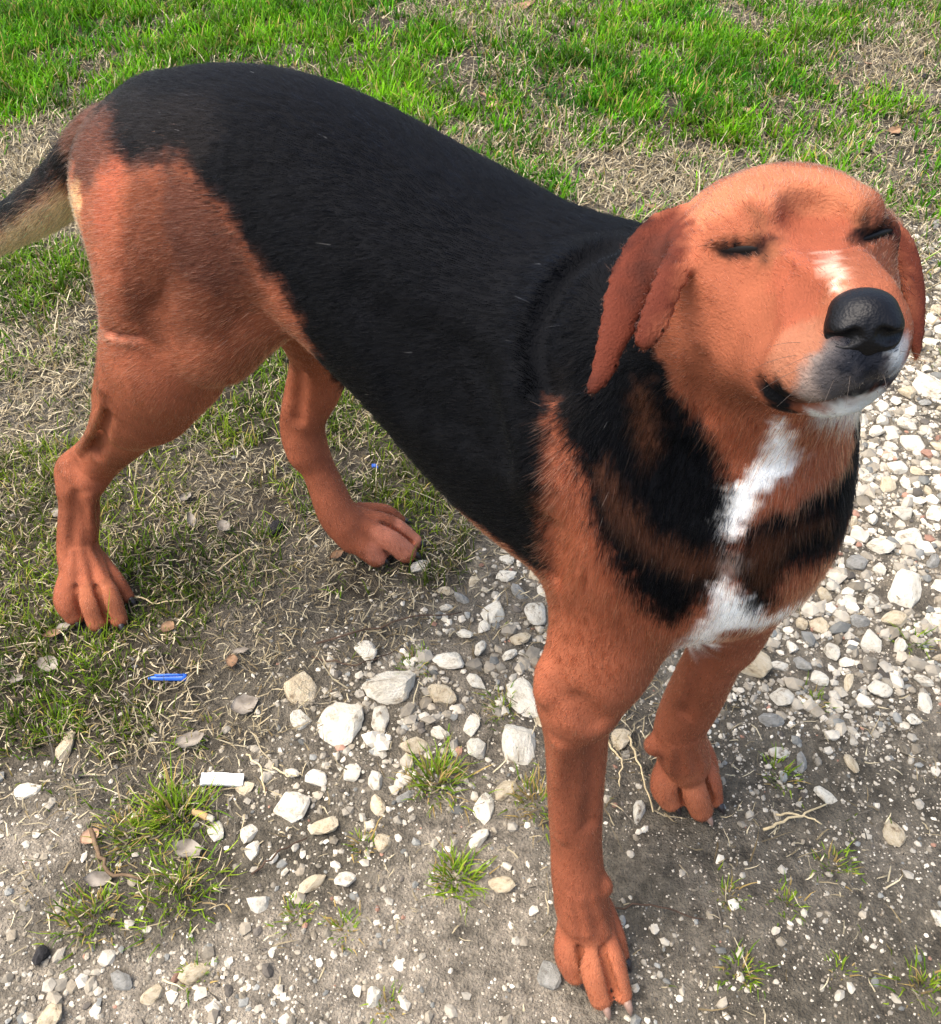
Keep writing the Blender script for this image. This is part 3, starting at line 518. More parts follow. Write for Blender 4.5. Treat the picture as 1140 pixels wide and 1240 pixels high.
    lo = link('dead_leaf', leaf_mesh('dead_leaf', l_, w_, .02+.12*random.random(), leaf_mats[mi], k), None, (x, y, hz(x, y)+.008), lab, 'dead leaf', grp, None, (random.uniform(-.25, .25), random.uniform(-.25, .25), tn))
    if grp: leaves.append((lo, x, y, ['brown', 'grey', 'tan'][mi]+(' long' if w_ < .3*l_ else ' broad')+' dead leaf'))
name_by_place(leaves)
# blue pen cap: tapered barrel, shoulder ring and clip
x, y, tn = (-0.338, 0.631, 0.06)
root = bpy.data.objects.new('pen_cap', None); COL.objects.link(root); root.location = (x, y, hz(x, y)+.007); root.rotation_euler = (0, .05, tn)
root['label'] = 'blue plastic pen cap lying in the grass left of the stones'; root['category'] = 'pen cap'
bm_ = flat_mat('blue_plastic', (44, 96, 190), .35, .5, .15, 30, 0)
tt = np.linspace(-.021, .021, 10); rr = np.array([.0012, .0022, .0030, .0034, .0036, .0037, .0038, .0039, .0044, .0042])
V, F = tube(np.column_stack([tt, tt*0, tt*0]), rr, 14); link('barrel', mk_mesh('barrel', V, F, bm_, True), root)
V, F = tube([(-.013, 0, .0052), (0, 0, .0056), (.012, 0, .0052), (.017, 0, .0042)], [.0011, .0013, .0013, .0012], 6); link('clip', mk_mesh('clip', V, F, bm_, True), root)
# cigarette end: paper tube and tan filter; white paper strip; blue chip; dark clods
def rod(name, parts, loc, rot, label, cat):
    r0 = bpy.data.objects.new(name, None); COL.objects.link(r0); r0.location = loc; r0.rotation_euler = rot; r0['label'] = label; r0['category'] = cat
    for nm, a, c_, rad, mt in parts:
        V, F = tube([(a, 0, 0), (a+.1*(c_-a), .0002, 0), ((a+c_)/2, .0004, .0003), (a+.9*(c_-a), -.0002, 0), (c_, 0, 0)], [rad*.85, rad, rad*.96, rad, rad*.86], 12); link(nm, mk_mesh(nm, V, F, mt, True), r0)
x, y, tn = (-0.267, 0.468, -0.35)
rod('cigarette_end', [('filter', -.012, .005, .0036, flat_mat('filter_paper', (186, 152, 108), .8, .2, .2, 120)), ('paper', .0045, .012, .0033, flat_mat('ash_paper', (176, 168, 152), .9, .1, .3, 90))], (x, y, hz(x, y)+.006), (0, .06, tn), 'squashed tan cigarette end beside the large grass tuft', 'cigarette end')
def strip(name, L_, W_, H_, mat, loc, tn, label, cat, seed=1):
    r = np.random.default_rng(seed); n = 9; V = []
    for i in range(n):
        t = i/(n-1); zc = .0012*math.sin(t*5)+.0006*r.normal(); hw = W_/2*(1+.05*r.normal())
        V += [((t-.5)*L_, -hw, zc), ((t-.5)*L_, hw, zc+.0006), ((t-.5)*L_, hw, zc+.0006+H_), ((t-.5)*L_, -hw, zc+H_)]
    F = [[i*4+a_, i*4+(a_+1) % 4, (i+1)*4+(a_+1) % 4, (i+1)*4+a_] for i in range(n-1) for a_ in range(4)]+[[3, 2, 1, 0], [(n-1)*4+k for k in range(4)]]
    return link(name, mk_mesh(name, V, [np.array(F)], mat), None, loc, label, cat, None, None, (.05, .04, tn))
x, y, tn = (-0.255, 0.507, 0.02)
strip('paper_strip', .043, .0125, .0035, flat_mat('white_card', (224, 222, 216), .8, .3, .12, 90), (x, y, hz(x, y)+.004), tn, 'white folded strip of paper on the soil above the big tuft', 'paper strip')
x, y, tn = (-0.131, 0.979, 0.3)
strip('plastic_chip', .008, .005, .002, bm_, (x, y, hz(x, y)+.01), tn, 'tiny blue plastic chip in the grass behind the far hind paw', 'plastic chip', 4)
dk = stone_material('dark_clod', (40, 38, 38), (66, 64, 64), (22, 20, 20))
for (x, y, a, lab) in [(-0.253, 0.868, 0.013, 'black clod in the grass between the hind legs'), (-0.386, 0.333, 0.01, 'dark blue-grey stone at the lower left edge'), (1.081, 2.365, 0.012, 'dark clod at the upper right'), (-0.497, 0.714, 0.008, 'small dark clod left of the near hind paw')]:
    V = stone_verts(I2[0], 12, .3, r_, .16); link('clod', mk_mesh('clod', V, [I2[1]], dk, False), None, (x, y, hz(x, y)+a*.4), lab, 'clod', None, None, (0, 0, r_.uniform(0, 6)), (a, a*.8, a*.6))

# ------------------------------------------------------------------ the dog
# ---- implicit body: smooth union of tapered limbs, meshed by surface nets
def catmull(P, n):
    P=np.asarray(P,float)
    if len(P)<3: return np.array([P[0]+(P[-1]-P[0])*t for t in np.linspace(0,1,max(n,2))])
    Q=np.vstack([2*P[0]-P[1],P,2*P[-1]-P[-2]]); out=[]
    for i in range(1,len(Q)-2):
        a,b,c,d=Q[i-1],Q[i],Q[i+1],Q[i+2]
        for t in np.arange(n)/n:
            out.append(.5*(2*b+(c-a)*t+(2*a-5*b+4*c-d)*t*t+(3*b-a-3*c+d)*t**3))
    out.append(P[-1]); return np.array(out)
def chain_prep(pts,n):
    C=catmull(pts,n); return C
def d_chain(X, C, up):
    best=np.full(len(X),1e3)
    for i in range(len(C)-1):
        A,B=C[i],C[i+1]; p0,p1=A[:3],B[:3]; ax=p1-p0; ln=np.linalg.norm(ax)
        if ln<1e-7: continue
        ax/=ln
        q=X-p0; t=q@ax; tc=np.clip(t/ln,0,1)
        rad=A[3:5]+(B[3:5]-A[3:5])*tc[:,None]
        if up is None or abs(A[3]-A[4])+abs(B[3]-B[4])<1e-6:
            d=np.linalg.norm(q-np.outer(tc*ln,ax),axis=1)-rad[:,0]
        else:
            v=up-ax*(up@ax); v/=np.linalg.norm(v); u=np.cross(ax,v)
            r=q-np.outer(tc*ln,ax); a,b=rad[:,0],rad[:,1]
            e=(t-tc*ln); m=np.minimum(a,b)
            x,y,z=r@u,r@v,e
            m=m+.5*ln; k0=np.sqrt((x/a)**2+(y/b)**2+(z/m)**2); k1=np.sqrt((x/a/a)**2+(y/b/b)**2+(z/m/m)**2)
            d=np.where(k1>1e-9,k0*(k0-1)/np.maximum(k1,1e-9),-m)
        if up is None: best=np.minimum(best,d)
        else:
            kk=.12*min(A[3:5].min(),B[3:5].min())+1e-4; hh=np.clip(.5+.5*(best-d)/kk,0,1); best=best+(d-best)*hh-kk*hh*(1-hh)
    return best
def d_ell(X,c,r,M):
    q=(X-c)@M.T; k0=np.linalg.norm(q/r,axis=1); k1=np.linalg.norm(q/(r*r),axis=1)
    return np.where(k1>1e-9,k0*(k0-1)/np.maximum(k1,1e-9),-min(r))
SHRINK=.0
def evaluate(X,prims):
    D=np.full(len(X),.2)
    for p in prims:
        lo,hi,k=p['lo'],p['hi'],p['k']
        m=np.all((X>lo-k-.02)&(X<hi+k+.02),axis=1)
        idx=np.nonzero(m)[0]
        if not len(idx): continue
        Y=X[idx]
        d=d_chain(Y,p['C'],p['up']) if p['t']=='c' else d_ell(Y,p['c'],p['r'],p['M'])
        o=D[idx]
        if p['sub']:
            h=np.clip(.5-.5*(o+d)/k,0,1); D[idx]=o+(-d-o)*h+k*h*(1-h)
        else:
            h=np.clip(.5+.5*(o-d)/k,0,1); D[idx]=o+(d-o)*h-k*h*(1-h)
    return D+SHRINK
def chain(pts,k=.02,up=None,n=6,sub=False):
    P=[list(q)+([q[3]] if len(q)==4 else []) for q in pts]
    C=catmull(P,n); r=C[:,3:].max(1)[:,None]
    return dict(t='c',C=C,up=None if up is None else np.asarray(up,float),k=k,sub=sub,lo=(C[:,:3]-r).min(0),hi=(C[:,:3]+r).max(0))
def ell(c,r,k=.02,fwd=(1,0,0),up=(0,0,1),sub=False):
    fw=np.asarray(fwd,float); fw/=np.linalg.norm(fw); u=np.asarray(up,float); u=u-fw*(u@fw); u/=np.linalg.norm(u)
    M=np.stack([fw,np.cross(u,fw),u]); c=np.asarray(c,float); r=np.asarray(r,float)
    return dict(t='e',c=c,r=r,M=M,k=k,sub=sub,lo=c-r.max(),hi=c+r.max())
def mesh_it(prims,lo,hi,h=.0025,F=4):
    lo=np.asarray(lo,float); H=h*F
    n=np.ceil((np.asarray(hi)-lo)/H).astype(int)
    g=[lo[i]+(np.arange(n[i])+.5)*H for i in range(3)]
    X=np.stack(np.meshgrid(*g,indexing='ij'),-1).reshape(-1,3)
    D=evaluate(X,prims).reshape(n)
    near=np.argwhere(np.abs(D)<H*1.6)
    V=np.full(n*F,1.,np.float32)
    V[np.kron(D<0,np.ones((F,F,F),bool))]=-1
    o=np.stack(np.meshgrid(*[np.arange(F)]*3,indexing='ij'),-1).reshape(-1,3)
    for s in range(0,len(near),20000):
        I=(near[s:s+20000,None,:]*F+o[None]).reshape(-1,3)
        V[I[:,0],I[:,1],I[:,2]]=evaluate(lo+(I+.5)*h,prims)
    S=V<0
    c=np.zeros(np.array(S.shape)-1,np.int8)
    for dx in (0,1):
        for dy in (0,1):
            for dz in (0,1):
                c+=S[dx:S.shape[0]-1+dx,dy:S.shape[1]-1+dy,dz:S.shape[2]-1+dz]
    cells=np.argwhere((c>0)&(c<8)); vid=np.full(c.shape,-1,np.int32); vid[tuple(cells.T)]=np.arange(len(cells))
    acc=np.zeros((len(cells),3)); cnt=np.zeros(len(cells))
    cor=[(dx,dy,dz) for dx in (0,1) for dy in (0,1) for dz in (0,1)]
    val=np.stack([V[cells[:,0]+a,cells[:,1]+b,cells[:,2]+e] for a,b,e in cor],1)
    for i in range(8):
        for j in range(i+1,8):
            if sum(abs(np.array(cor[i])-cor[j]))!=1: continue
            m=(val[:,i]<0)!=(val[:,j]<0)
            t=val[m,i]/(val[m,i]-val[m,j])
            acc[m]+=np.array(cor[i])+(np.array(cor[j])-np.array(cor[i]))*t[:,None]; cnt[m]+=1
    P=lo+(cells+acc/cnt[:,None]+.5)*h
    Q=[]
    for ax in range(3):
        sl0=[slice(1,-1)]*3; sl0[ax]=slice(0,-1); sl1=[slice(1,-1)]*3; sl1[ax]=slice(1,None)
        a=S[tuple(sl0)];b=S[tuple(sl1)]
        for flip in (0,1):
            E=np.argwhere((a&~b) if not flip else (~a&b))+1; E[:,ax]-=1
            u,v=(ax+1)%3,(ax+2)%3
            def at(du,dv):
                q=E.copy(); q[:,u]-=du; q[:,v]-=dv; return vid[q[:,0],q[:,1],q[:,2]]
            q=np.stack([at(1,1),at(0,1),at(0,0),at(1,0)],1)
            Q.append(q[:,::-1] if flip else q)
    Q=np.vstack(Q); Q=Q[(Q>=0).all(1)]
    return P,Q

PRIMS = [('c',[[-0.43,-0.03,0.53,0.05,0.045],[-0.405,-0.03,0.543,0.07,0.06],[-0.34,-0.03,0.563,0.08,0.07],[-0.24,-0.025,0.572,0.079,0.076],[-0.12,-0.01,0.536,0.091,0.085],[-0.02,0.0,0.492,0.098,0.106],[0.05,0.0,0.475,0.093,0.102],[0.1,-0.005,0.452,0.07,0.08]],0.028,[0,0,1],8,False),
 ('c',[[0.0,-0.0,0.535,0.075,0.08],[0.055,-0.008,0.57,0.064,0.065],[0.08,-0.012,0.6,0.055,0.052],[0.0912,0.0154,0.6208,0.046,0.046]],0.035,[1,0,0.3],6,False),
 ('c',[[0.1278,-0.0249,0.6156,0.036],[0.11,0.0,0.56,0.054],[0.11,0.002,0.5,0.063],[0.1,0.0,0.45,0.058]],0.03,None,6,False),
 ('c',[[-0.38,-0.03,0.56,0.035],[-0.4051,-0.02,0.5943,0.0179],[-0.4552,-0.02,0.5697,0.0196],[-0.5204,-0.02,0.53,0.0217],[-0.6153,-0.015,0.4569,0.0243],[-0.7162,-0.01,0.3933,0.024],[-0.8527,0.0,0.3168,0.0229],[-1.0505,0.0,0.2085,0.0205],[-1.286,0.0,0.0975,0.013]],0.02,None,6,False),
 ('c',[[-0.395,-0.05,0.54,0.05],[-0.3708,-0.08,0.5435,0.0265],[-0.3414,-0.105,0.5094,0.0345],[-0.3716,-0.11,0.4299,0.0329],[-0.4311,-0.115,0.3311,0.0245]],0.03,None,6,False),
 ('c',[[-0.36,-0.06,0.52,0.06],[-0.277,-0.08,0.5368,0.037],[-0.2695,-0.09,0.5032,0.0354],[-0.3028,-0.095,0.4536,0.0299],[-0.3934,-0.1,0.3514,0.0276]],0.04,None,6,False),
 ('c',[[-0.27,-0.055,0.52,0.035],[-0.2413,-0.075,0.5006,0.0158],[-0.277,-0.09,0.459,0.0192]],0.035,None,6,False),
 ('c',[[-0.3516,-0.1,0.4171,0.0414],[-0.4409,-0.1,0.3116,0.0315],[-0.5612,-0.0947,0.185,0.0238],[-0.58,-0.1147,0.15,0.0215]],0.03,None,6,False),
 ('c',[[-0.4481,-0.115,0.3513,0.0106],[-0.5579,-0.0995,0.22,0.0089],[-0.605,-0.1159,0.165,0.0131],[-0.5947,-0.1224,0.14,0.0189]],0.015,None,6,False),
 ('c',[[-0.5991,-0.113,0.15,0.0226],[-0.5951,-0.1293,0.105,0.024],[-0.5914,-0.1489,0.06,0.0244],[-0.5734,-0.1589,0.045,0.0234]],0.015,None,6,False),
 ('c',[[-0.5798,-0.153,0.05,0.0244,0.0215],[-0.5537,-0.1622,0.03,0.0263,0.0175],[-0.5372,-0.1681,0.018,0.0224,0.0146]],0.01,[0,0,1],6,False),
 ('c',[[-0.5831,-0.1638,0.045,0.0156],[-0.5633,-0.1905,0.03,0.0172],[-0.5526,-0.1946,0.012,0.0141]],0.005,None,6,False),
 ('c',[[-0.5712,-0.1571,0.048,0.0146],[-0.5368,-0.1764,0.035,0.0141],[-0.5235,-0.1826,0.012,0.014]],0.003,None,6,False),
 ('c',[[-0.5639,-0.1473,0.048,0.0136],[-0.5245,-0.1582,0.034,0.0131],[-0.5075,-0.1645,0.011,0.0116]],0.003,None,6,False),
 ('c',[[-0.58,-0.1349,0.042,0.0119],[-0.5447,-0.1374,0.03,0.0108],[-0.5298,-0.1373,0.011,0.0098]],0.003,None,6,False),
 ('c',[[-0.34,0.01,0.5,0.055],[-0.37,0.065,0.42,0.058],[-0.4215,0.1171,0.285,0.0377],[-0.4452,0.1218,0.22,0.0332],[-0.4538,0.1083,0.175,0.0253],[-0.4523,0.0996,0.13,0.0199]],0.03,None,6,False),
 ('c',[[-0.4655,0.13,0.2348,0.0095],[-0.4635,0.0994,0.2,0.0086],[-0.4665,0.0912,0.16,0.0117],[-0.4505,0.0913,0.13,0.0158]],0.015,None,6,False),
 ('c',[[-0.4533,0.1035,0.14,0.0218],[-0.4328,0.1013,0.1,0.0221],[-0.4038,0.0945,0.06,0.0254],[-0.388,0.0964,0.04,0.0245],[-0.3787,0.0946,0.03,0.0205]],0.015,None,6,False),
 ('c',[[-0.3887,0.1006,0.045,0.0255,0.0225],[-0.3701,0.1176,0.028,0.0268,0.0186],[-0.351,0.1297,0.018,0.0228,0.0155]],0.01,[0,0,1],6,False),
 ('c',[[-0.3864,0.0952,0.042,0.0163],[-0.3613,0.0973,0.028,0.0177],[-0.348,0.1025,0.012,0.0149]],0.005,None,6,False),
 ('c',[[-0.3808,0.1017,0.048,0.0153],[-0.3448,0.1188,0.034,0.0155],[-0.3248,0.1317,0.012,0.015]],0.003,None,6,False),
 ('c',[[-0.3851,0.1131,0.048,0.0143],[-0.355,0.1381,0.034,0.0141],[-0.3318,0.1511,0.011,0.013]],0.003,None,6,False),
 ('c',[[-0.3991,0.1262,0.042,0.0119],[-0.3823,0.1539,0.029,0.0116],[-0.3697,0.1667,0.011,0.01]],0.003,None,6,False),
 ('c',[[0.02,-0.045,0.53,0.05],[0.0586,-0.075,0.5038,0.0292],[0.0727,-0.065,0.4317,0.0381],[0.0752,-0.07,0.3695,0.0406],[0.0752,-0.085,0.3272,0.0291]],0.03,None,6,False),
 ('c',[[0.0542,-0.0938,0.345,0.0092],[0.0677,-0.0896,0.32,0.0259],[0.0731,-0.0851,0.26,0.025],[0.0809,-0.089,0.2,0.0236],[0.092,-0.0953,0.14,0.0226],[0.1024,-0.1025,0.105,0.0237],[0.1146,-0.1097,0.07,0.0221],[0.1269,-0.1118,0.05,0.0187]],0.02,None,6,False),
 ('c',[[0.1118,-0.1038,0.072,0.0221,0.02],[0.1305,-0.1116,0.032,0.0225,0.016],[0.1463,-0.1219,0.02,0.0195,0.013]],0.01,[0,0,1],6,False),
 ('c',[[0.1097,-0.1125,0.05,0.0138],[0.1221,-0.1319,0.032,0.0151],[0.1328,-0.1357,0.015,0.0136]],0.006,None,6,False),
 ('c',[[0.119,-0.1045,0.05,0.0123],[0.1425,-0.1292,0.038,0.0131],[0.1626,-0.1389,0.013,0.0119]],0.003,None,6,False),
 ('c',[[0.127,-0.0957,0.05,0.0109],[0.1543,-0.1136,0.036,0.0116],[0.176,-0.1243,0.012,0.0093]],0.003,None,6,False),
 ('c',[[0.1224,-0.0849,0.046,0.0103],[0.1432,-0.0931,0.032,0.0096],[0.1566,-0.0971,0.012,0.0077]],0.003,None,6,False),
 ('e',[0.1229,-0.0933,0.1],[0.01,0.008,0.013],0.008,[1.0,0.0,0.0],[0.0,0.0,1.0],False),
 ('c',[[0.02,0.045,0.52,0.05],[0.08,0.05,0.44,0.057],[0.105,0.045,0.37,0.05],[0.1184,0.0473,0.3,0.0231]],0.03,None,6,False),
 ('c',[[0.1178,0.0471,0.31,0.0229],[0.1109,0.0478,0.255,0.0242],[0.1021,0.0595,0.19,0.026],[0.0954,0.0646,0.13,0.0252],[0.0976,0.0741,0.085,0.0262],[0.106,0.0784,0.06,0.0226]],0.02,None,6,False),
 ('c',[[0.0967,0.079,0.078,0.0256,0.0224],[0.1098,0.086,0.034,0.0264,0.0181],[0.121,0.0784,0.02,0.0223,0.0149]],0.01,[0,0,1],6,False),
 ('c',[[0.0915,0.0786,0.05,0.0147],[0.0977,0.0606,0.03,0.0164],[0.1074,0.0584,0.015,0.0137]],0.005,None,6,False),
 ('c',[[0.0993,0.089,0.05,0.0148],[0.1207,0.0724,0.036,0.0154],[0.1359,0.0702,0.013,0.0136]],0.003,None,6,False),
 ('c',[[0.1053,0.0978,0.05,0.0132],[0.128,0.092,0.034,0.0125],[0.1407,0.0892,0.012,0.0099]],0.003,None,6,False),
 ('c',[[0.1005,0.1126,0.048,0.0116],[0.116,0.1113,0.032,0.0101],[0.1262,0.1106,0.012,0.0083]],0.003,None,6,False),
 ('e',[0.0812,0.0479,0.1],[0.011,0.01,0.013],0.008,[1.0,0.0,0.0],[0.0,0.0,1.0],False),
 ('e',[0.0962,-0.0005,0.6442],[0.06,0.052,0.044],0.015,[0.584,-0.7514,0.3072],[-0.2686,0.1783,0.9466],False),
 ('e',[0.1082,-0.0175,0.6709],[0.035,0.042,0.028],0.015,[0.584,-0.7514,0.3072],[-0.2686,0.1783,0.9466],False),
 ('c',[[0.1219,-0.0269,0.6544,0.034,0.03],[0.1458,-0.0573,0.6648,0.029,0.024],[0.1668,-0.0839,0.6737,0.027,0.022],[0.1755,-0.0944,0.6739,0.022,0.018]],0.015,[-0.2686,0.1783,0.9466],6,False),
 ('e',[0.0945,-0.0304,0.6262],[0.042,0.028,0.034],0.02,[0.584,-0.7514,0.3072],[-0.2686,0.1783,0.9466],False),
 ('e',[0.1489,-0.0797,0.653],[0.034,0.016,0.024],0.012,[0.584,-0.7514,0.3072],[-0.2686,0.1783,0.9466],False),
 ('e',[0.1344,0.0026,0.6313],[0.042,0.028,0.034],0.02,[0.584,-0.7514,0.3072],[-0.2686,0.1783,0.9466],False),
 ('e',[0.1689,-0.0631,0.6555],[0.034,0.016,0.024],0.012,[0.584,-0.7514,0.3072],[-0.2686,0.1783,0.9466],False),
 ('c',[[0.1268,-0.0265,0.6135,0.026],[0.1542,-0.0628,0.6355,0.018],[0.1715,-0.086,0.65,0.014]],0.012,None,6,False),
 ('c',[[0.0815,-0.0431,0.6474,0.0122],[0.0992,-0.0525,0.6287,0.0146],[0.1239,-0.067,0.63,0.0109],[0.145,-0.0827,0.6396,0.0066]],0.03,None,6,False),
 ('c',[[0.0773,-0.051,0.6583,0.0087],[0.0991,-0.0531,0.6566,0.0101],[0.1207,-0.0554,0.662,0.009]],0.025,None,6,False),
 ('e',[0.0997,-0.0456,0.6693],[0.013,0.016,0.011],0.012,[0.584,-0.7514,0.3072],[-0.2686,0.1783,0.9466],False),
 ('e',[0.1377,0.0067,0.6672],[0.013,0.016,0.011],0.012,[0.584,-0.7514,0.3072],[-0.2686,0.1783,0.9466],False),
 ('c',[[0.06,-0.0213,0.661,0.0092,0.0046],[0.057,-0.0483,0.6594,0.0126,0.0045],[0.062,-0.0753,0.6499,0.0131,0.0042],[0.0696,-0.0977,0.6365,0.0102,0.0041],[0.074,-0.1139,0.6226,0.007,0.0039],[0.0753,-0.1267,0.6121,0.0039,0.0035]],0.005,[-0.4611,0.5361,-0.7071],34,False),
 ('c',[[0.0662,-0.0292,0.6637,0.0074,0.0045],[0.0806,-0.0666,0.6656,0.0092,0.004],[0.0874,-0.0888,0.6612,0.009,0.0039],[0.0926,-0.1055,0.6551,0.0085,0.0039],[0.0941,-0.1149,0.6484,0.0062,0.0037]],0.004,[-0.4611,0.5361,-0.7071],34,False),
 ('c',[[0.1302,0.0549,0.6546,0.0051,0.0051],[0.1464,0.0478,0.6457,0.0076,0.0051],[0.1608,0.0347,0.6335,0.0075,0.005],[0.1724,0.0196,0.6215,0.0062,0.0041],[0.1791,0.013,0.6122,0.0033,0.0033]],0.008,[-0.4611,0.5361,-0.7071],6,False),
 ('c',[[-0.5558,-0.1772,0.0472,0.0012],[-0.5487,-0.1827,0.0418,0.0028],[-0.538,-0.1886,0.018,0.0036]],0.004,None,5,True),
 ('c',[[-0.5397,-0.1633,0.0459,0.0012],[-0.5304,-0.167,0.0415,0.0028],[-0.5147,-0.1727,0.0175,0.0036]],0.004,None,5,True),
 ('c',[[-0.5447,-0.1454,0.0431,0.0012],[-0.5356,-0.1468,0.0388,0.0028],[-0.5196,-0.1497,0.017,0.0036]],0.004,None,5,True),
 ('c',[[-0.3603,0.1062,0.0456,0.0012],[-0.3525,0.1087,0.0402,0.0028],[-0.3364,0.1171,0.018,0.0036]],0.004,None,5,True),
 ('c',[[-0.3583,0.1235,0.0455,0.0012],[-0.3501,0.1289,0.041,0.0028],[-0.3285,0.1421,0.0175,0.0036]],0.004,None,5,True),
 ('c',[[-0.3755,0.14,0.0427,0.0012],[-0.37,0.1468,0.0383,0.0028],[-0.3532,0.1599,0.017,0.0036]],0.004,None,5,True),
 ('c',[[0.1284,-0.125,0.0499,0.0012],[0.133,-0.1304,0.0442,0.0028],[0.1487,-0.1374,0.0199,0.0036]],0.004,None,5,True),
 ('c',[[0.1423,-0.1157,0.0482,0.0012],[0.1487,-0.1209,0.0439,0.0028],[0.1701,-0.1307,0.0184,0.0036]],0.004,None,5,True),
 ('c',[[0.1423,-0.0993,0.0454,0.0012],[0.1482,-0.1024,0.0408,0.0028],[0.1653,-0.1094,0.018,0.0036]],0.004,None,5,True),
 ('c',[[0.106,0.0709,0.0483,0.0012],[0.1096,0.0666,0.0421,0.0028],[0.1217,0.0643,0.02,0.0036]],0.004,None,5,True),
 ('c',[[0.1191,0.0858,0.0467,0.0012],[0.1247,0.0832,0.0419,0.0028],[0.1387,0.0812,0.0184,0.0036]],0.004,None,5,True),
 ('c',[[0.1168,0.1033,0.0449,0.0012],[0.1214,0.1027,0.0399,0.0028],[0.1328,0.1008,0.018,0.0036]],0.004,None,5,True),
 ('c',[[0.0943,-0.0616,0.6747,0.0024],[0.0991,-0.0578,0.6798,0.0024],[0.1083,-0.0553,0.6829,0.0024],[0.1198,-0.0573,0.6835,0.0024]],0.004,None,6,False),
 ('c',[[0.0961,-0.0637,0.6721,0.002],[0.1064,-0.0653,0.6717,0.0019],[0.1197,-0.0666,0.6778,0.0019],[0.1238,-0.0626,0.6821,0.0019]],0.004,None,6,False),
 ('c',[[0.0952,-0.0628,0.6732,0.0019],[0.1029,-0.0619,0.6757,0.0019],[0.1138,-0.0604,0.6798,0.0018],[0.1219,-0.0601,0.6826,0.0018]],0.002,None,6,True),
 ('c',[[0.1464,-0.0362,0.6852,0.0018],[0.1459,-0.0226,0.6841,0.0018],[0.1464,-0.0059,0.6807,0.0019],[0.1488,0.006,0.6766,0.0019]],0.004,None,6,False),
 ('c',[[0.1499,-0.0422,0.6855,0.0014],[0.1501,-0.0262,0.6807,0.0015],[0.15,-0.009,0.6762,0.0015],[0.1508,0.0032,0.6743,0.0015]],0.004,None,6,False),
 ('c',[[0.1482,-0.0394,0.6853,0.0018],[0.1481,-0.0246,0.6823,0.0018],[0.1483,-0.0077,0.6784,0.0019],[0.15,0.0043,0.6754,0.0019]],0.002,None,6,True),
 ('c',[[0.0949,-0.0474,0.6812,0.0075],[0.1052,-0.0416,0.6865,0.0081],[0.1158,-0.0419,0.6862,0.0066]],0.012,None,5,False),
 ('c',[[0.1342,-0.0163,0.6896,0.0066],[0.1381,-0.0058,0.6867,0.0067]],0.012,None,5,False),
 ('c',[[0.1175,-0.0333,0.6965,0.0018],[0.1273,-0.0399,0.6918,0.0022],[0.1345,-0.047,0.6883,0.0018]],0.006,None,5,True),
 ('c',[[0.1307,-0.0627,0.6829,0.0039],[0.1485,-0.0806,0.6889,0.0037],[0.1616,-0.092,0.6916,0.0029]],0.01,None,5,False),
 ('c',[[0.1504,-0.043,0.6849,0.0032],[0.1642,-0.0596,0.6889,0.003],[0.1758,-0.0733,0.6915,0.0026]],0.01,None,5,False),
 ('c',[[0.1415,-0.09,0.6847,0.0055],[0.1567,-0.1075,0.6862,0.0046]],0.022,None,5,True),
 ('e',[0.131,-0.0417,0.6928],[0.02,0.014,0.007],0.014,[0.584,-0.7514,0.3072],[-0.2686,0.1783,0.9466],True),
 ('c',[[0.1004,-0.0673,0.6692,0.0019],[0.1158,-0.0699,0.6731,0.0022],[0.1301,-0.0709,0.6823,0.0018]],0.008,None,5,True),
 ('c',[[0.1192,-0.0749,0.6705,0.0029],[0.1272,-0.0831,0.6674,0.0029],[0.1327,-0.0901,0.6641,0.0021]],0.02,None,5,True),
 ('c',[[0.1457,-0.0996,0.6442,0.0011],[0.1525,-0.1014,0.6433,0.0021],[0.1595,-0.1017,0.6423,0.0021],[0.1674,-0.1011,0.6433,0.0014],[0.1778,-0.1001,0.6508,0.0015],[0.1879,-0.1005,0.6629,0.0016],[0.1936,-0.0864,0.6625,0.0013]],0.003,None,6,True),
 ('c',[[0.1693,-0.0938,0.6367,0.0025],[0.1828,-0.0919,0.6453,0.0031],[0.1791,-0.0605,0.6369,0.0029]],0.006,None,6,False),
 ('c',[[0.1553,-0.1024,0.6558,0.0051],[0.1632,-0.1059,0.6583,0.0057],[0.1717,-0.1064,0.6603,0.0053]],0.012,None,6,False),
 ('c',[[0.1861,-0.1059,0.6814,0.0009],[0.1888,-0.1058,0.6748,0.001],[0.1895,-0.0998,0.6646,0.001]],0.003,None,6,True),
 ('c',[[-0.3529,-0.1421,0.4689,0.0019],[-0.3355,-0.1394,0.473,0.0025],[-0.3202,-0.1332,0.4752,0.0019]],0.003,None,6,True),
 ('c',[[-0.3579,-0.1421,0.4628,0.0026],[-0.3379,-0.1394,0.4674,0.0032],[-0.325,-0.1343,0.4698,0.0025]],0.005,None,6,False),
 ('c',[[-0.5176,-0.1212,0.2364,0.006],[-0.4305,-0.1433,0.3275,0.0053],[-0.3958,-0.1478,0.3719,0.0043]],0.01,None,6,True),
 ('c',[[-0.5711,-0.1343,0.1505,0.0037],[-0.5787,-0.1491,0.1039,0.0038],[-0.5729,-0.1659,0.0715,0.0038]],0.008,None,5,True),
 ('c',[[-0.4217,0.0836,0.2706,0.0053],[-0.4388,0.0901,0.2243,0.0065],[-0.4437,0.0874,0.1898,0.0057]],0.009,None,5,True),
 ('c',[[0.0953,-0.0954,0.2908,0.003],[0.0982,-0.0935,0.2391,0.0031],[0.1042,-0.0986,0.1891,0.0026]],0.012,None,5,True),
 ('c',[[0.0577,-0.1055,0.3605,0.005],[0.0599,-0.1108,0.346,0.0051]],0.014,None,4,False),
 ('c',[[0.1168,0.0193,0.2953,0.0032],[0.1117,0.0261,0.2387,0.0034],[0.1061,0.0342,0.1899,0.0028]],0.012,None,5,True),
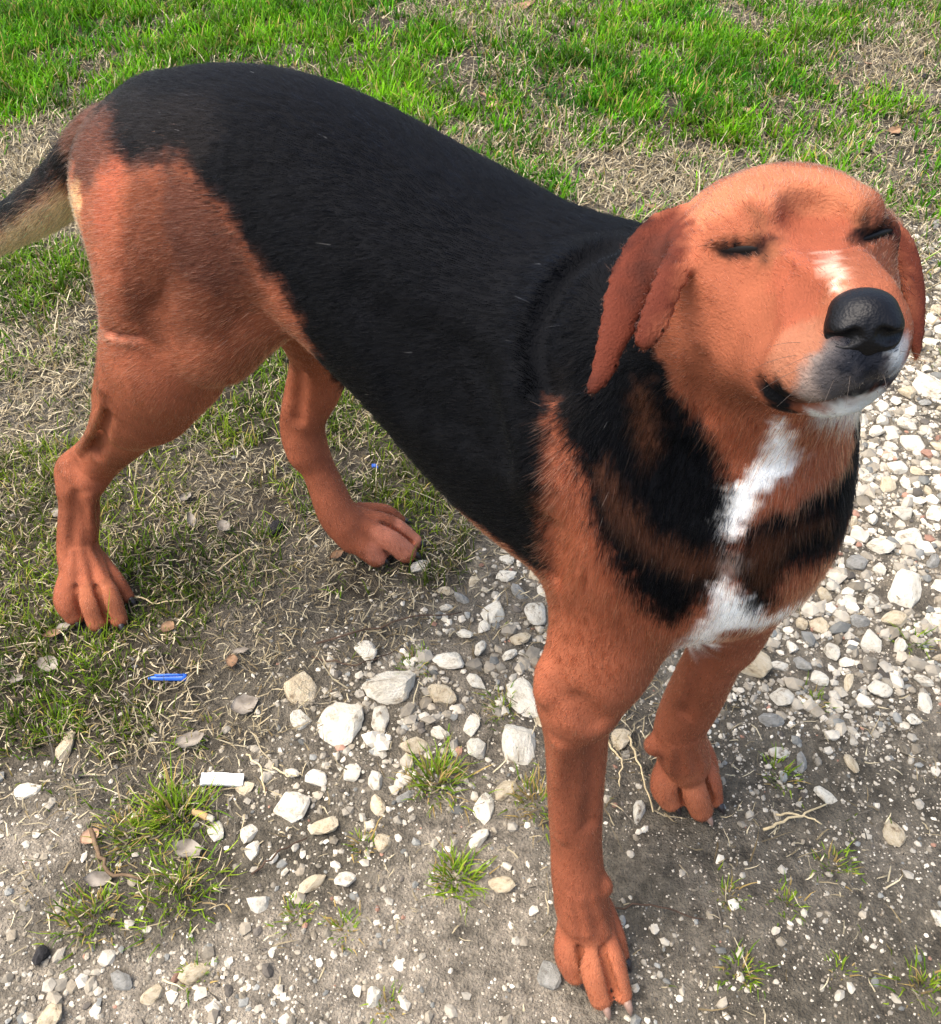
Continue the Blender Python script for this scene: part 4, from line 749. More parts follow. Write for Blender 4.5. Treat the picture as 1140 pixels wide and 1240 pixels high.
 ('c',[[0.105,-0.0781,0.6233,0.0016],[0.1063,-0.0713,0.6025,0.0021],[0.1082,-0.0672,0.5851,0.0017]],0.01,None,5,True),
 ('c',[[-0.3846,-0.1461,0.4015,0.0041],[-0.4168,-0.1447,0.3523,0.0044],[-0.5688,-0.1119,0.2042,0.0063]],0.008,None,5,False),
 ('c',[[-0.5962,-0.1226,0.1748,0.0074],[-0.5875,-0.1264,0.1676,0.0074]],0.01,None,4,False),
 ('c',[[-0.5633,-0.1217,0.1462,0.0056],[-0.5731,-0.1337,0.0818,0.0058]],0.008,None,5,False),
 ('c',[[0.1085,-0.1228,0.1088,0.0027],[0.1154,-0.1262,0.0886,0.0035],[0.1223,-0.1294,0.0671,0.0042]],0.006,None,5,False),
 ('c',[[0.1169,-0.1182,0.1087,0.0027],[0.1243,-0.1204,0.0895,0.0034],[0.1317,-0.1226,0.0697,0.0042]],0.006,None,5,False),
 ('c',[[0.1233,-0.1094,0.1076,0.0027],[0.1322,-0.1085,0.0826,0.0035],[0.1417,-0.1082,0.0584,0.0042]],0.006,None,5,False),
 ('c',[[-0.5773,-0.1598,0.0747,0.0038],[-0.5682,-0.1701,0.0634,0.0048],[-0.5616,-0.1795,0.0496,0.0048]],0.006,None,5,False),
 ('c',[[-0.5719,-0.1529,0.0728,0.0038],[-0.559,-0.1608,0.0615,0.0048],[-0.5449,-0.1689,0.0515,0.0048]],0.006,None,5,False),
 ('c',[[-0.5705,-0.1432,0.0715,0.0039],[-0.5564,-0.1479,0.0583,0.0048],[-0.537,-0.1545,0.0507,0.0048]],0.006,None,5,False),
 ('c',[[0.1012,0.0427,0.1249,0.003],[0.1016,0.0472,0.0982,0.0039],[0.102,0.0523,0.0695,0.0039]],0.006,None,5,False),
 ('c',[[0.1106,0.0463,0.1334,0.003],[0.1137,0.054,0.1043,0.0038],[0.1178,0.0598,0.0777,0.0039]],0.006,None,5,False),
 ('c',[[0.1165,0.0528,0.1358,0.003],[0.1195,0.0658,0.1015,0.0038],[0.1246,0.0734,0.0749,0.0039]],0.006,None,5,False),
 ('c',[[0.0756,-0.111,0.2947,0.0053],[0.0776,-0.1077,0.2219,0.0057],[0.0874,-0.111,0.1723,0.0059]],0.012,None,5,False),
 ('c',[[0.0533,-0.1046,0.3526,0.0068],[0.0576,-0.1108,0.3389,0.0062]],0.012,None,4,False),
 ('c',[[0.085,-0.1114,0.3514,0.0033],[0.0977,-0.1054,0.3322,0.0034]],0.016,None,4,True),
 ('c',[[0.0301,-0.0958,0.5275,0.0103],[0.0148,-0.0809,0.5588,0.0119],[0.0074,-0.0588,0.5886,0.0118],[0.0082,-0.037,0.6105,0.0091]],0.035,None,5,False),
 ('c',[[-0.1128,-0.0986,0.5794,0.004],[-0.0856,-0.1046,0.553,0.0046],[-0.071,-0.1075,0.5241,0.0041]],0.02,None,5,True),
 ('c',[[-0.0878,-0.096,0.576,0.004],[-0.0604,-0.1024,0.5504,0.0045],[-0.0444,-0.1064,0.5233,0.0041]],0.02,None,5,True),
 ('c',[[-0.0638,-0.0932,0.5724,0.0039],[-0.0361,-0.1001,0.5478,0.0044],[-0.0191,-0.1051,0.5222,0.004]],0.02,None,5,True),
 ('c',[[-0.04,-0.0909,0.5693,0.0039],[-0.0102,-0.1007,0.5481,0.0043],[0.0077,-0.1066,0.5243,0.0039]],0.02,None,5,True),
 ('c',[[0.0247,-0.0876,0.5735,0.0032],[0.0102,-0.0774,0.5887,0.0037],[0.0052,-0.0604,0.6047,0.0037],[0.0065,-0.0396,0.6188,0.0037],[0.0126,-0.022,0.6261,0.0028]],0.014,None,6,True),
 ('c',[[0.0492,-0.1076,0.495,0.0029],[0.0526,-0.1044,0.451,0.0031],[0.0768,-0.1289,0.6122,0.002]],0.01,None,6,True)]
prims = []
for p in PRIMS:
    if p[0] == 'c': prims.append(chain(p[1], p[2], p[3], p[4], p[5]))
    else: prims.append(ell(p[1], p[2], p[3], p[4], p[5], p[6]))
SHRINK = .0014                                            # room for the coat
P3, Q4 = mesh_it(prims, (-.95, -.27, -.01), (.30, .27, .79), 0.0025)
E_ = np.unique(np.sort(np.vstack([Q4[:, [0, 1]], Q4[:, [1, 2]], Q4[:, [2, 3]], Q4[:, [3, 0]]]), 1), axis=0); dg = np.bincount(E_.ravel(), minlength=len(P3))[:, None]
ear_zone = np.clip((.075-np.linalg.norm(P3-np.array([0.0727, -0.0849, 0.6498]), axis=1))/.02, 0, 1)[:, None]
for it in range(14):                                         # ease the voxel steps, more so on the thin ears
    A_ = np.column_stack([np.bincount(E_[:, 0], P3[E_[:, 1], k], len(P3))+np.bincount(E_[:, 1], P3[E_[:, 0], k], len(P3)) for k in range(3)])/np.maximum(dg, 1)
    P3 = P3+(A_-P3)*(.5 if it % 2 == 0 else -.42)*(1 if it < 2 else ear_zone)
dog = bpy.data.objects.new('dog', None); COL.objects.link(dog)
dog.location = (0.08, 0.505, 0.0); dog.rotation_euler = (0, 0, -0.71036)
dog['label'] = 'black and tan hound standing with its eyes almost shut and head raised'; dog['category'] = 'dog'
